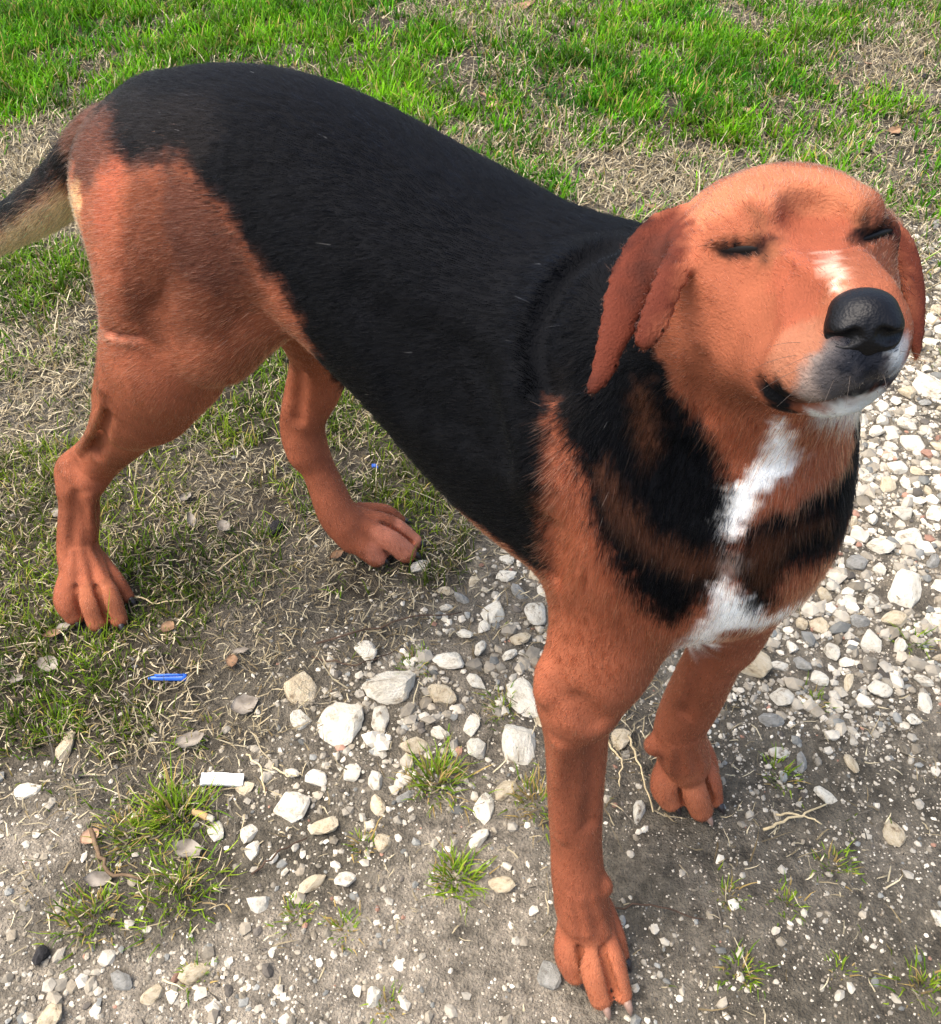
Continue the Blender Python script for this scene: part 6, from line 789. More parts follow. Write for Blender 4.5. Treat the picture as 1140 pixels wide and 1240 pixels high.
 [55,-10,666,55,-7,666,57,-20,667,60,-25,668,60,-13,670,60,-10,671,64,-30,671,64,-27,672,65,-23,674,65,-18,676,65,-14,676,69,-17,680,70,-40,675,70,-25,680,70,-21,680,72,-45,676,73,-42,677,73,-38,679,73,-18,683,74,-46,678,74,-33,681,74,-29,683,74,-26,683,74,-23,684,76,-48,677,76,-17,685,77,-50,677,77,-45,680,77,-26,686,77,-22,686,78,-41,682,78,-15,687,78,-9,686,79,-51,678,79,-37,684,79,-33,686,79,-21,688,80,-49,679,80,-44,682,80,-28,687,81,-53,677,81,-46,682,81,-18,689,81,-4,687,82,-54,677,82,-43,684,82,-34,687,82,-23,689,82,-14,689,83,-39,686,83,-20,691,84,-55,678,84,-52,682,84,-35,688,84,-30,690,84,-24,691,85,-56,677,85,-16,691,85,-10,691,86,-56,679,86,-50,685,87,-55,680,87,-46,687,87,-42,689,87,-18,692,87,-12,692,88,-37,690,88,-32,692,88,-26,693,89,-55,683,89,-54,684,90,-51,687,91,-50,688,91,-48,689,91,-43,691,91,-24,694,91,-19,694,92,-52,687,92,-50,689,92,-38,692,92,-33,693,92,-27,694,93,-48,690,93,-46,691,93,-15,695,94,-48,690,94,-20,695,95,-47,691,95,-44,692,95,-39,694,95,-33,694,95,-27,695,95,-15,696,96,-47,692,97,-20,696,98,-47,692,98,-45,693,98,-33,695,98,-27,696,98,-15,696,99,-40,695,99,-23,697,100,-19,697,101,-46,693,101,-44,694,101,-39,695,101,-33,696,101,-26,697,101,-14,697,103,-25,697,103,-19,698,104,-45,694,104,-43,695,104,-38,696,104,-31,696,104,-13,698,106,-42,695,106,-36,696,106,-30,697,106,-24,698,106,-21,698,107,-45,693,107,-16,698,108,-44,693,108,-39,695,108,-33,695,108,-16,698,109,-43,693,109,-35,693,109,-15,698,110,-41,693,110,-39,692,110,-30,695,110,-26,697,111,-40,691,111,-37,690,111,-36,691,111,-31,692,111,-21,698,111,-13,698,112,-34,689,112,-32,688,112,-32,690,112,-28,695,112,-17,698,113,-30,688,113,-24,697,113,-19,698,113,-11,698,114,-28,689,114,-26,694,114,-10,698,115,-29,686,115,-26,692,115,-22,697,115,-17,698,116,-26,689,116,-24,695,116,-12,698,117,-27,686,117,-20,697,118,-26,686,118,-24,689,118,-15,698,118,-10,698,119,-25,688,119,-22,695,119,-8,697,120,-24,686,120,-23,692,120,-19,697,120,-13,698,120,-6,697,120,-3,696,121,-23,689,121,-21,695,121,0,695,122,-24,685,122,-22,692,122,-17,697,122,-10,697,123,-22,690,123,-6,696,124,-24,686,124,-23,687,124,-19,695,124,-15,697,124,0,694,125,-20,693,126,-23,686,126,-21,690,126,-18,695,127,-13,697,128,-20,693,129,-23,687,129,-21,691,129,-17,696,130,-19,694,130,-7,696,131,-16,696,132,-23,688,132,-21,691,133,-19,695,134,-20,693,134,-14,696,135,-22,689,135,-13,696,135,-5,695,136,-22,691,136,-18,695,136,-12,696,136,-10,696,137,-19,693,137,-18,695,138,-21,691,138,-19,693,138,-16,695,138,-10,695,139,-19,692,140,-15,694,140,-10,694,141,-15,693,141,-12,693,143,-14,691,143,-12,691],  # paler crown: the highlight on the forehead is put into this colour
 [-555,-181,43,-554,-186,42,-550,-190,37,-548,-189,32,-546,-191,29,-544,-193,26,-542,-197,19,-542,-178,50,-541,-197,8,-541,-173,52,-540,-163,44,-540,-162,49,-539,-176,50,-539,-171,51,-535,-162,47,-535,-160,51,-533,-187,41,-533,-152,52,-530,-155,50,-528,-171,32,-524,-151,46,-521,-154,45,-515,-183,22,-514,-156,40,-512,-158,38,-511,-155,35,-509,-153,29,-505,-158,25,-504,-156,18,-503,-170,19,-501,-162,20,-499,-170,11,96,51,42,98,49,39,99,48,37,101,46,33,103,45,25,104,45,19,104,56,44,106,57,51,107,57,45,109,56,56,110,58,48,115,55,26,115,56,68,115,57,61,117,58,69,121,61,76,123,65,72,125,-135,47,125,68,70,126,-137,45,128,73,61,128,75,52,129,-130,44,129,59,37,129,86,32,132,-139,38,132,78,40,133,-141,36,133,-127,44,133,86,31,134,86,26,135,-127,56,135,58,12,135,86,21,136,-143,30,137,-128,53,138,58,16,139,-146,18,140,-123,55,140,60,17,140,75,29,141,-144,18,141,-124,53,141,84,16,142,-121,54,143,-116,46,144,-114,52,145,64,17,146,84,9,148,-133,47,150,-112,50,154,-141,37,157,-121,37,157,-111,47,158,-113,46,159,-115,44,160,-147,22,163,-126,20,167,-115,37,170,-135,15,173,-117,29,175,-119,27,179,-119,19,181,-127,17,183,-124,14],
 [-941,-18,277,-928,-19,282,-928,-18,286,-914,-19,291,-900,-18,301,-887,-19,306,-874,-20,311,-862,-21,316,-860,-20,320,-850,-16,335,-847,-21,325,-835,-22,330,-823,-23,335,-820,-23,340,-814,-10,361,-807,-24,345,-795,-25,350,-791,-25,356,-785,-18,375,-778,-27,361,-775,-27,366,-775,-17,382,-768,-15,387,-766,-28,366,-762,-28,371,-752,-23,392,-750,-30,376,-747,-30,381,-740,-23,400,-735,-31,385,-733,-31,390,-730,-22,407,-721,-32,395,-721,-21,413,-713,-20,419,-711,-33,399,-708,-33,403,-706,-31,411,-698,-34,407,-696,-33,411,-685,-34,415,-683,-34,420,-672,-35,427,-662,-35,431,-653,-36,434,-651,-36,438,-649,-33,448,-640,-36,446,-629,-37,453,-620,-38,456,-618,-37,460,-610,-38,463,-600,-38,470,-595,-37,484,-593,-39,472,-590,-39,476,-583,-39,479,-581,-39,483,-574,-39,485,-572,-39,489,-563,-39,495,-558,-34,519,-557,-39,497,-555,-37,518,-554,-40,501,-552,-40,505,-545,-39,519,-545,-38,522,-543,-40,510,-539,-40,518,-426,-98,565,-426,-34,607,-414,-35,613,-413,135,223,-410,-102,573,-407,125,231,-403,123,239,-400,-28,620,-399,116,250,-398,-45,618,-396,113,258,-395,109,261,-391,106,268,-388,-48,621,-387,99,279,-383,92,289,-380,-50,624,-373,-52,626,-366,-56,627,-362,-38,632,-361,-57,628,-356,-57,630,-347,-61,631,-345,-97,606,-343,-64,631,-341,-97,607,-339,-67,630,-339,-39,638,-338,-99,604,-337,-96,608,-333,-96,609,-332,-102,602,-331,-64,634,-331,-60,635,-329,-96,610,-328,-101,603,-326,-95,611,-324,-101,604,-323,-102,602,-323,-98,608,-323,-63,635,-321,-101,605,-320,-63,636,-320,-39,642,-313,-62,638,-310,-58,640,-307,-58,640,-304,-36,646,-300,-57,642,-297,-56,642,-294,-56,643,-290,-33,648,-289,-55,644,-283,-53,645,-280,-53,645,-279,-28,649,-277,-55,645,-275,-58,644,-272,-60,643,-270,-49,647,-269,-22,650,-267,-64,642,-265,-63,642,-261,-14,650,-260,-67,640,-259,-45,649,-258,-69,639,-257,-71,638,-257,-61,643,-257,-3,648,-255,-73,637,-253,-96,613,-251,-99,608,-251,-93,617,-251,-91,620,-250,-88,624,-249,-93,617,-249,-89,623,-249,-79,632,-248,-98,609,-248,-86,626,-248,-82,629,-248,-39,650,-247,-99,607,-247,-76,634,-247,-70,638,-246,-56,645,-241,-99,606,-241,-94,615,-240,-78,632,-240,-20,400,-240,0,440,-240,30,430,-240,60,600,-240,70,460,-240,85,550,-240,90,500,-239,-33,650,-238,-99,605,-236,-66,640,-235,-99,606,-235,-51,646,-234,-99,604,-233,-84,626,-231,-26,650,-229,-90,618,-228,-100,602,-228,-99,604,-228,-74,634,-226,-46,647,-225,-100,601,-225,-95,610,-225,-61,641,-225,-18,649,-222,-80,628,-221,-101,596,-220,-8,648,-219,6,644,-218,-101,597,-217,-69,636,-217,-39,647,-216,-86,621,-216,-55,642,-215,-20,400,-215,0,440,-215,30,430,-215,60,600,-215,70,460,-215,85,550,-215,90,500,-214,-103,590,-212,-92,613,-211,-102,590,-211,-76,629,-210,-32,647,-209,-96,605,-207,-64,637,-207,-50,643,-206,-100,596,-205,-104,584,-205,-103,586,-205,-82,623,-203,-24,647,-200,-88,615,-200,-71,631,-199,-104,581,-199,-103,584,-198,-58,638,-198,-43,643,-197,-92,607,-197,-15,645,-195,-77,624,-193,-97,599,-193,-5,643,-192,9,639,-191,-66,632,-191,-36,643,-190,-103,580,-190,-20,400,-190,0,440,-190,30,430,-190,60,600,-190,70,460,-190,85,550,-190,90,500,-189,-83,617,-189,-52,638,-185,-104,573,-185,-88,610,-185,-73,626,-184,-29,642,-182,-104,572,-182,-104,574,-182,-60,633,-181,-93,602,-181,-46,638,-179,-97,593,-179,-79,619,-178,-20,641,-177,-101,584,-176,-105,565,-175,-67,627,-174,-84,612,-174,-39,638,-173,-105,563,-173,-104,566,-173,-54,633,-173,-11,640,-170,-89,604,-169,-74,620,-169,1,637,-169,15,633,-168,-105,556,-167,-94,596,-167,-32,638,-166,-62,628,-165,-105,554,-165,-48,633,-165,-20,400,-165,0,440,-165,30,430,-165,60,600,-165,70,460,-165,85,550,-165,90,500,-164,-105,547,-164,-97,587,-164,-80,613,-162,-101,578,-161,-103,567,-160,-104,539,-160,-85,606,-160,-69,621,-160,-24,637,-158,-56,628,-157,-104,537,-157,-41,633,-156,-104,540,-156,-97,513,-156,-90,598,-155,-15,636,-154,-100,521,-154,-75,615,-153,-103,531,-152,-94,590,-151,-63,622,-150,-98,581,-150,-34,633,-150,-5,634,-149,-100,518,-149,-50,628,-148,-104,549,-148,-101,572,-148,-96,508,-147,-103,561,-147,7,631,-147,24,625,-145,-85,601,-145,-70,616,-144,-26,632,-142,-57,623,-142,-43,628,-141,-90,593,-140,-76,609,-140,-20,400,-140,0,440,-140,30,430,-140,70,460,-140,85,550,-140,90,500,-138,-94,584,-137,-103,528,-137,-18,631,-136,-98,575,-136,-64,617,-135,-81,602,-134,-104,543,-134,-101,566,-134,-51,623,-134,-36,628,-133,-103,555,-132,-9,630,-131,-86,595,-130,-71,610,-128,-90,587,-128,-59,617,-128,-29,628,-127,-45,623,-127,1,628,-126,-93,577,-126,33,617,-125,-76,604,-124,14,624,-123,-103,522,-123,-97,568,-122,-65,612,-121,-82,597,-121,-21,627,-120,-104,537,-120,-101,560,-119,-103,549,-119,-53,618,-119,-38,623,-118,-86,589,-116,-88,579,-116,-72,605,-115,-20,400,-115,-13,626,-115,0,440,-115,30,430,-115,70,460,-115,85,550,-115,90,500,-113,-92,570,-113,-60,612,-112,-31,623,-111,-77,599,-111,-47,618,-110,-96,562,-109,-4,624,-108,-103,515,-107,-100,553,-107,-82,591,-107,-66,606,-106,-94,484,-105,-104,531,-105,-103,543,-105,-24,623,-105,41,609,-104,-86,583,-104,-54,613,-104,-40,619,-104,7,622,-103,-88,573,-102,-73,600,-101,19,618,-100,-91,563,-98,-61,607,-98,-16,622,-97,-95,555,-97,-78,593,-96,-49,614,-96,-34,619,-95,-99,546,-94,-103,509,-93,-102,536,-93,-82,585,-93,-68,601,-92,-104,524,-92,-85,576,-92,-8,621,-90,-92,471,-90,-88,566,-90,-56,608,-90,-20,400,-90,0,440,-90,30,430,-90,70,460,-90,85,550,-90,90,500,-89,-27,618,-88,-97,481,-88,-43,614,-87,-91,557,-87,-74,595,-86,1,619,-85,-94,548,-85,-93,471,-84,-63,602,-83,-97,538,-83,-79,588,-82,-20,618,-81,-99,527,-81,-51,609,-81,-37,614,-81,11,617,-80,-103,503,-80,-101,516,-80,-83,580,-78,-94,470,-78,-85,570,-78,-69,596,-78,24,613,-76,-88,560,-75,-88,456,-75,-58,603,-75,-13,617,-74,-75,590,-73,-91,551,-73,-45,609,-72,-98,476,-71,-95,469,-71,-94,542,-70,-91,457,-70,-79,582,-70,-64,597,-69,-97,532,-68,-99,520,-68,-82,573,-68,-5,616,-67,-52,604,-66,-103,497,-66,-102,510,-66,-84,564,-65,-39,610,-65,-24,614,-65,-20,400,-65,0,440,-65,30,430,-65,60,600,-65,70,460,-65,85,550,-65,90,500,-63,-92,457,-63,-88,555,-62,-96,466,-62,3,615,-61,-59,599,-60,-91,546,-60,-75,585,-58,-94,536,-58,-48,605,-58,-18,615,-57,-98,471,-57,-79,577,-57,-34,611,-56,-97,526,-56,12,614,-55,-82,567,-55,-66,593,-53,-100,516,-53,-96,463,-53,-93,454,-52,-103,491,-52,-85,558,-52,-55,600,-51,-103,506,-51,22,612,-50,-72,587,-50,-12,615,-49,-88,549,-49,-43,607,-48,-29,612,-46,-92,540,-46,-77,580,-46,-62,595,-45,-93,450,-44,-96,459,-44,-95,530,-44,-79,570,-42,-98,465,-42,-97,520,-42,-82,561,-42,-51,602,-41,-7,616,-40,-68,589,-40,-39,609,-40,-20,400,-40,0,440,-40,30,430,-40,60,600,-40,70,460,-40,85,550,-40,90,500,-39,-101,511,-39,-25,613,-38,-103,485,-38,-86,553,-37,-103,500,-36,-96,455,-36,-92,446,-36,-74,583,-36,-59,597,-35,-89,544,-33,-96,453,-33,-92,535,-33,-48,605,-33,-2,617,-32,-78,575,-31,-95,525,-31,-36,611,-30,-66,592,-30,-21,615,-29,-98,458,-29,-91,440,-29,-81,567,-28,-98,515,-28,-95,450,-27,-84,558,-26,-57,601,-25,-102,479,-25,-102,506,-25,-72,587,-25,3,618,-24,-103,494,-24,-87,549,-22,-47,608,-21,-91,540,-20,-94,445,-20,-78,581,-20,-19,618,-19,-65,597,-19,-35,615,-18,-96,452,-18,-94,531,-17,-96,520,-17,8,618,-15,-84,575,-15,-20,400,-15,0,440,-15,30,430,-15,60,600,-15,70,460,-15,85,550,-15,90,500,-13,-99,511,-13,-58,606,-12,-73,593,-11,-103,501,-11,-102,472,-11,-95,446,-10,-103,488,-10,-89,568,-9,-90,558,-9,-48,614,-9,-18,622,-9,14,618,-8,-95,444,-8,-91,547,-7,-65,602,-7,-37,621,-6,-93,537,-6,-80,588,-4,-96,527,-4,-93,440,-4,-55,609,-4,24,617,-2,-96,447,-2,-71,596,-2,-44,615,-1,-99,518,-1,-86,582,0,-59,602,0,-16,624,1,-32,621,2,-102,509,2,-101,465,2,-76,589,2,-48,608,3,-103,496,3,-102,482,3,-92,577,4,-97,449,4,-64,595,5,-94,441,5,-37,615,5,16,621,6,-81,583,7,-96,570,7,-25,620,8,-56,604,8,-11,625,9,-70,590,10,-20,400,10,0,440,10,30,430,10,60,600,10,70,460,10,85,550,10,90,500,11,-100,562,11,-87,578,11,8,624,12,-99,526,13,-75,584,13,1,626,14,-104,555,14,-99,457,15,-103,518,15,-96,446,15,-21,621,16,-103,491,16,-102,475,16,-93,572,17,-107,546,17,-80,577,17,-54,617,17,-9,627,18,-93,436,18,-68,603,19,-107,509,19,-17,625,19,-15,627,20,-78,584,20,-44,624,20,-13,628,21,-98,566,21,-79,580,22,-85,570,22,-80,577,22,-73,598,22,-60,612,23,-95,441,23,-81,575,23,-79,586,24,-102,559,24,-82,573,24,-26,629,25,-83,571,25,-30,629,26,-80,587,26,-78,591,26,-65,606,26,-51,619,27,-105,551,27,-99,451,27,-88,568,27,-79,588,27,-42,626,27,-36,628,27,-33,629,28,-93,567,28,-90,567,28,-87,568,28,-46,623,28,-44,625,28,-40,627,29,-103,485,29,-102,470,29,-79,588,29,-50,620,30,-109,543,30,-95,565,30,-92,567,30,-70,599,30,-51,619,30,-43,625,31,-96,564,31,-93,566,31,-78,589,31,-57,614,31,-55,615,31,-53,618,31,-50,621,31,-47,623,32,-108,505,32,-97,563,32,-96,439,32,-95,565,32,-59,611,32,-54,617,32,-51,620,33,-112,534,33,-98,445,33,-98,561,33,-63,607,33,-60,610,34,-100,558,34,-79,586,34,-74,593,34,-64,606,34,-61,609,34,-59,612,34,-56,615,34,-54,618,35,-113,523,35,-101,555,35,-100,556,35,-97,439,35,-80,583,35,-60,611,35,-57,614,36,-102,552,36,-99,444,36,-94,565,36,-66,602,36,-66,604,37,-103,550,37,-80,582,37,-79,584,37,-67,601,37,-65,604,37,-64,605,37,-62,609,37,-60,612,38,-104,548,38,-81,581,38,-78,585,38,-71,595,38,-68,600,39,-105,545,39,-99,444,39,-94,562,39,-82,578,39,-70,597,39,-69,598,40,-106,542,40,-106,543,40,-83,576,40,-73,592,40,-71,596,40,-69,599,40,-68,600,41,-84,575,41,-74,589,41,-71,594,42,-108,537,42,-105,498,42,-104,483,42,-104,489,42,-104,495,42,-103,477,42,-102,464,42,-102,470,42,-101,457,42,-100,446,42,-100,450,42,-95,559,42,-85,572,42,-76,587,42,-73,591,43,-74,588,43,-73,590,44,-110,529,44,-107,503,44,-80,579,44,-77,584,45,-110,517,45,-110,525,45,-109,511,45,-86,569,45,-81,577,46,-87,566,46,-82,574,46,-81,576,46,-79,579,47,-83,573,48,-89,562,48,-89,563,48,-84,570,48,-83,571,48,-82,573,49,-95,552,49,-93,555,49,-90,560,49,-82,572,49,-60,662,49,-57,662,49,-51,664,49,-50,665,49,-46,666,50,-91,557,50,-83,570,51,-94,552,51,-92,555,51,-82,570,51,-80,575,51,-71,657,51,-67,659,51,-65,660,52,-96,549,52,-80,574,52,-77,655,52,-75,656,53,-79,576,53,-78,654,54,-95,548,54,-80,573,54,-78,578,55,-96,546,55,-84,564,55,-79,575,55,-77,580,57,-96,545,57,-76,581,58,-96,543,58,-87,556,58,-77,577,58,-75,583,59,-98,540,59,-75,585,60,-97,540,60,-75,584,60,-74,590,60,-72,596,61,-97,538,61,-78,575,61,-76,580,61,-74,586,61,-73,592,61,-71,600,61,-71,601,62,-98,537,62,-90,549,62,-74,589,62,-72,598,62,-70,604,62,-70,605,62,-60,628,63,-97,537,63,-95,540,63,-94,542,63,-80,566,63,-74,587,63,-73,595,63,-71,601,63,-71,602,63,-70,606,64,-98,535,64,-91,545,64,-73,591,64,-72,597,65,-99,531,65,-91,544,65,-89,547,65,-70,607,66,-98,532,66,-95,537,66,-90,546,66,-83,558,67,-96,534,67,-88,548,67,-74,587,67,-70,608,68,-99,526,68,-99,528,68,-97,532,68,-87,548,68,-74,590,69,-96,532,69,-86,550,69,-75,578,69,-74,586,69,-74,588,69,-70,609,70,-99,525,70,-96,530,70,-87,546,70,-75,580,70,-74,584,70,-74,590,70,-70,607,71,-120,620,71,-99,523,71,-97,527,71,-97,529,71,-77,569,71,-70,610,72,-121,619,72,-73,591,73,-97,525,73,-96,527,73,-87,543,73,-86,545,73,-75,575,73,-75,577,73,-75,579,73,-70,611,74,-100,518,74,-98,522,74,-97,523,74,-79,560,74,-75,571,74,-72,600,75,-101,514,75,-87,542,75,-76,570,75,-73,595,75,-70,610,75,-70,612,76,-101,512,76,-97,522,76,-87,540,76,-76,566,76,-73,593,77,-98,518,77,-81,551,77,-75,566,77,-73,595,77,-71,611,78,-87,537,78,-87,538,78,-76,561,78,-76,562,79,-101,506,79,-88,535,79,-77,557,79,-72,596,80,-98,513,80,-87,535,80,-83,542,80,-77,555,80,-73,589,80,-73,591,80,-73,592,80,-71,610,81,-101,502,81,-76,555,82,-101,500,82,-97,513,82,-88,532,82,-77,552,82,-71,609,82,-71,611,83,-87,532,83,-77,550,83,-73,581,83,-73,583,83,-73,585,83,-71,604,84,-101,493,84,-99,505,84,-88,528,84,-78,546,84,-78,548,84,-72,609,84,-71,607,85,-72,595,86,-87,526,86,-86,528,86,-78,544,86,-72,574,86,-72,578,86,-72,585,87,-100,489,87,-78,543,87,-76,546,87,-72,604,87,-72,606,88,-95,505,88,-95,507,88,-75,547,88,-75,549,88,-72,572,89,-100,487,89,-99,489,89,-74,551,89,-71,566,89,-71,568,89,-71,570,89,-71,601,89,-71,603,90,-86,523,90,-85,524,90,-80,534,90,-73,553,90,-71,564,90,-71,599,91,-99,482,91,-99,485,91,-72,555,91,-71,564,91,-71,600,92,-84,523,92,-83,524,92,-72,553,92,-71,558,92,-71,560,92,-71,562,92,-71,595,92,-71,597,93,-98,480,93,-92,503,94,-95,495,94,-84,519,94,-73,544,95,-70,588,95,-70,595,96,-97,475,96,-92,499,96,-83,517,96,-83,519,96,-70,593,96,-69,577,97,-75,534,97,-69,591,98,-96,470,98,-83,515,98,-82,517,98,-69,566,98,-69,589,99,-95,470,99,-68,556,99,-68,587,99,-68,589,100,-90,495,100,-82,513,100,-77,525,101,-89,495,101,-67,587,102,-81,512,102,-69,545,103,-93,465,103,-90,484,103,-79,516,103,-66,581,103,-66,583,104,-92,462,104,-80,512,104,-71,536,105,-91,463,105,-65,581,106,-90,471,106,-86,491,106,-80,510,106,-66,569,106,-65,576,106,-64,580,107,-90,457,107,-86,489,107,-79,510,107,-72,526,107,-65,558,107,-65,578,109,-78,509,109,-78,510,109,-66,548,109,-64,575,109,-64,577,110,-75,517,111,-87,451,112,-83,487,112,-76,509,112,-67,538,112,-63,571,113,-86,452,113,-85,472,113,-77,507,114,-63,569,115,-84,458,115,-76,507,115,-68,528,115,-62,560,115,-62,569,116,-83,445,116,-61,565,117,-80,483,117,-80,485,117,-75,506,117,-62,549,117,-61,563,118,-82,446,118,-74,506,118,-70,519,118,-60,561,119,-79,483,120,-80,443,120,-73,507,120,-63,540,121,-80,473,121,-72,509,121,-59,559,122,-79,439,122,-64,530,122,-59,555,122,-59,557,123,-79,459,123,-77,439,123,-72,505,123,-58,555,124,-77,482,124,-58,551,125,-77,443,125,-71,506,125,-66,520,125,-58,549,126,-57,549,127,-75,447,127,-59,541,127,-57,545,128,-75,480,128,-68,511,129,-75,451,129,-75,475,129,-74,448,129,-74,481,129,-58,539,130,-73,483,130,-69,505,130,-60,531,130,-58,537,131,-74,461,131,-59,532,131,-59,534,132,-74,455,132,-60,528,133,-67,505,133,-62,520,133,-62,522,133,-60,526,134,-73,465,135,-72,466,135,-70,485,135,-66,503,135,-63,514,135,-63,516,136,-71,472,136,-65,506,137,-70,477,137,-62,512,138,-68,488,139,-69,483,139,-63,506,139,-61,510,139,-61,512,140,-62,508,141,-66,486,141,-60,511,143,-60,507,143,-58,513,143,-56,517,143,-56,519,143,-55,521,144,-60,504,144,-58,509,144,-58,511,144,-57,513,144,-57,515,144,-55,519,145,-60,500,145,-56,515,145,-54,521,147,-62,486,147,-59,498,147,-54,515,147,-53,517,147,-51,523,148,-62,481,148,-60,493,148,-50,523,149,-48,525,150,-51,517,150,-48,523,150,-47,525,151,-61,476,151,-49,519,152,-48,519,153,-59,468,153,-59,471,153,-57,484,153,-44,525,154,-57,481,154,-46,519,154,-45,521,154,-45,523,155,-56,481,155,-41,526,156,-56,467,156,-43,520,156,-41,524,157,-55,464,157,-42,520,157,-40,522,158,-40,520,158,-38,526,159,-39,521,159,-37,525,159,-35,527,160,-52,460,160,-51,457,160,-51,478,160,-35,525,160,-33,528,161,-51,463,161,-50,477,161,-36,521,161,-35,523,161,-32,528,162,-30,529,162,13,559,162,14,556,163,-44,492,163,-43,496,163,-32,522,163,-30,527,163,-26,532,163,15,551,163,15,554,164,-46,477,164,-44,486,164,-40,502,164,-38,506,164,-30,521,164,-26,530,164,-24,532,164,-24,534,164,-21,535,164,16,548,164,17,546,165,-46,471,165,-45,467,165,-45,476,165,-44,458,165,-44,481,165,-43,488,165,-41,493,165,-38,501,165,-38,504,165,-36,508,165,17,543,165,18,541,166,-44,464,166,-38,499,166,-36,505,166,-34,509,166,-28,520,166,-26,522,166,-17,535,166,10,544,166,19,538,167,-32,509,167,-24,521,167,-14,534,167,-12,535,167,10,542,167,11,539,168,-37,492,168,-30,508,168,-22,520,168,-9,533,168,-9,535,168,-2,536,168,1,536,168,6,536,168,11,536,168,12,534,169,-28,509,169,-17,524,169,-6,534,169,-2,532,169,-2,534,169,2,534,169,6,533,169,12,532,170,-26,508,171,-31,489,171,-24,507,171,-21,509,171,-17,518,171,-2,527,172,-27,495,172,-19,507,172,-14,514,172,-14,516,173,-11,512,174,-26,486,174,-16,506,174,-13,507,174,-11,510,174,-1,515,175,-15,501,175,-13,504,175,-7,505,175,-7,508,176,-19,487,176,2,501,177,-12,486,178,-11,482,178,-8,483,178,-2,478,178,5,475],
 [-421,-40,608,-420,-64,601,-420,-57,604,-419,-61,603,-415,-47,609,-411,-53,610,-409,-41,614,-408,-58,609,-407,-68,606,-407,-62,609,-405,-47,614,-401,-52,614,-397,-68,610,-397,-61,613,-393,-51,618,-391,-72,611,-386,-75,611,-384,-53,621,-379,-76,613,-378,-74,615,-377,-55,624,-376,-59,623,-372,-82,612,-371,-56,625,-366,-86,610,-365,-60,626,-364,-88,609,-361,-86,612,-360,-60,627,-359,-88,611,-357,-90,610,-356,-61,629,-355,-92,609,-353,-94,607,-353,-75,622,-351,-95,606,-351,-64,629,-343,-95,608,-343,-67,629,-340,-86,618,-339,-95,609,-339,-70,629,-335,-70,630,-335,-67,631,-333,-75,627,-331,-94,611,-331,-67,632,-327,-66,633,-324,-66,634,-323,-94,613,-321,-97,611,-321,-85,623,-320,-66,635,-318,-99,608,-315,-73,632,-314,-100,607,-313,-93,616,-313,-65,636,-307,-99,609,-307,-64,638,-306,-61,639,-304,-83,627,-303,-99,610,-300,-98,610,-300,-60,640,-298,-71,635,-297,-98,611,-296,-90,620,-294,-59,642,-288,-95,615,-288,-80,630,-288,-58,643,-285,-95,616,-284,-96,614,-283,-68,639,-283,-57,644,-280,-88,624,-277,-95,616,-277,-58,644,-273,-77,633,-272,-63,642,-271,-94,617,-270,-65,641,-267,-95,615,-266,-85,627,-265,-66,641,-264,-95,616,-260,-95,615,-260,-91,620,-260,-74,636,-255,-98,611,-254,-94,616,-254,-90,621,-254,-87,625,-253,-91,620,-253,-78,633,-253,-74,636,-252,-82,630,-251,-76,635,24,-80,580,24,-80,582,24,-80,584,25,-81,577,25,-80,578,26,-81,575,26,-80,586,27,-83,572,28,-84,571,28,-80,586,29,-81,583,30,-87,569,30,-79,587,32,-89,569,32,-83,575,32,-79,586,32,-79,587,33,-81,583,33,-80,584,34,-92,567,34,-81,581,35,-93,566,36,-89,569,36,-81,580,37,-92,566,38,-94,564,38,-83,577,39,-84,575,40,-93,564,41,-94,561,41,-86,572,42,-93,561,43,-86,571,44,-95,558,44,-87,569,45,-88,566,46,-95,555,46,-94,556,46,-90,563,46,-89,565,47,-93,557,48,-94,555,48,-92,558,48,-91,560,49,-95,553,49,-92,557],
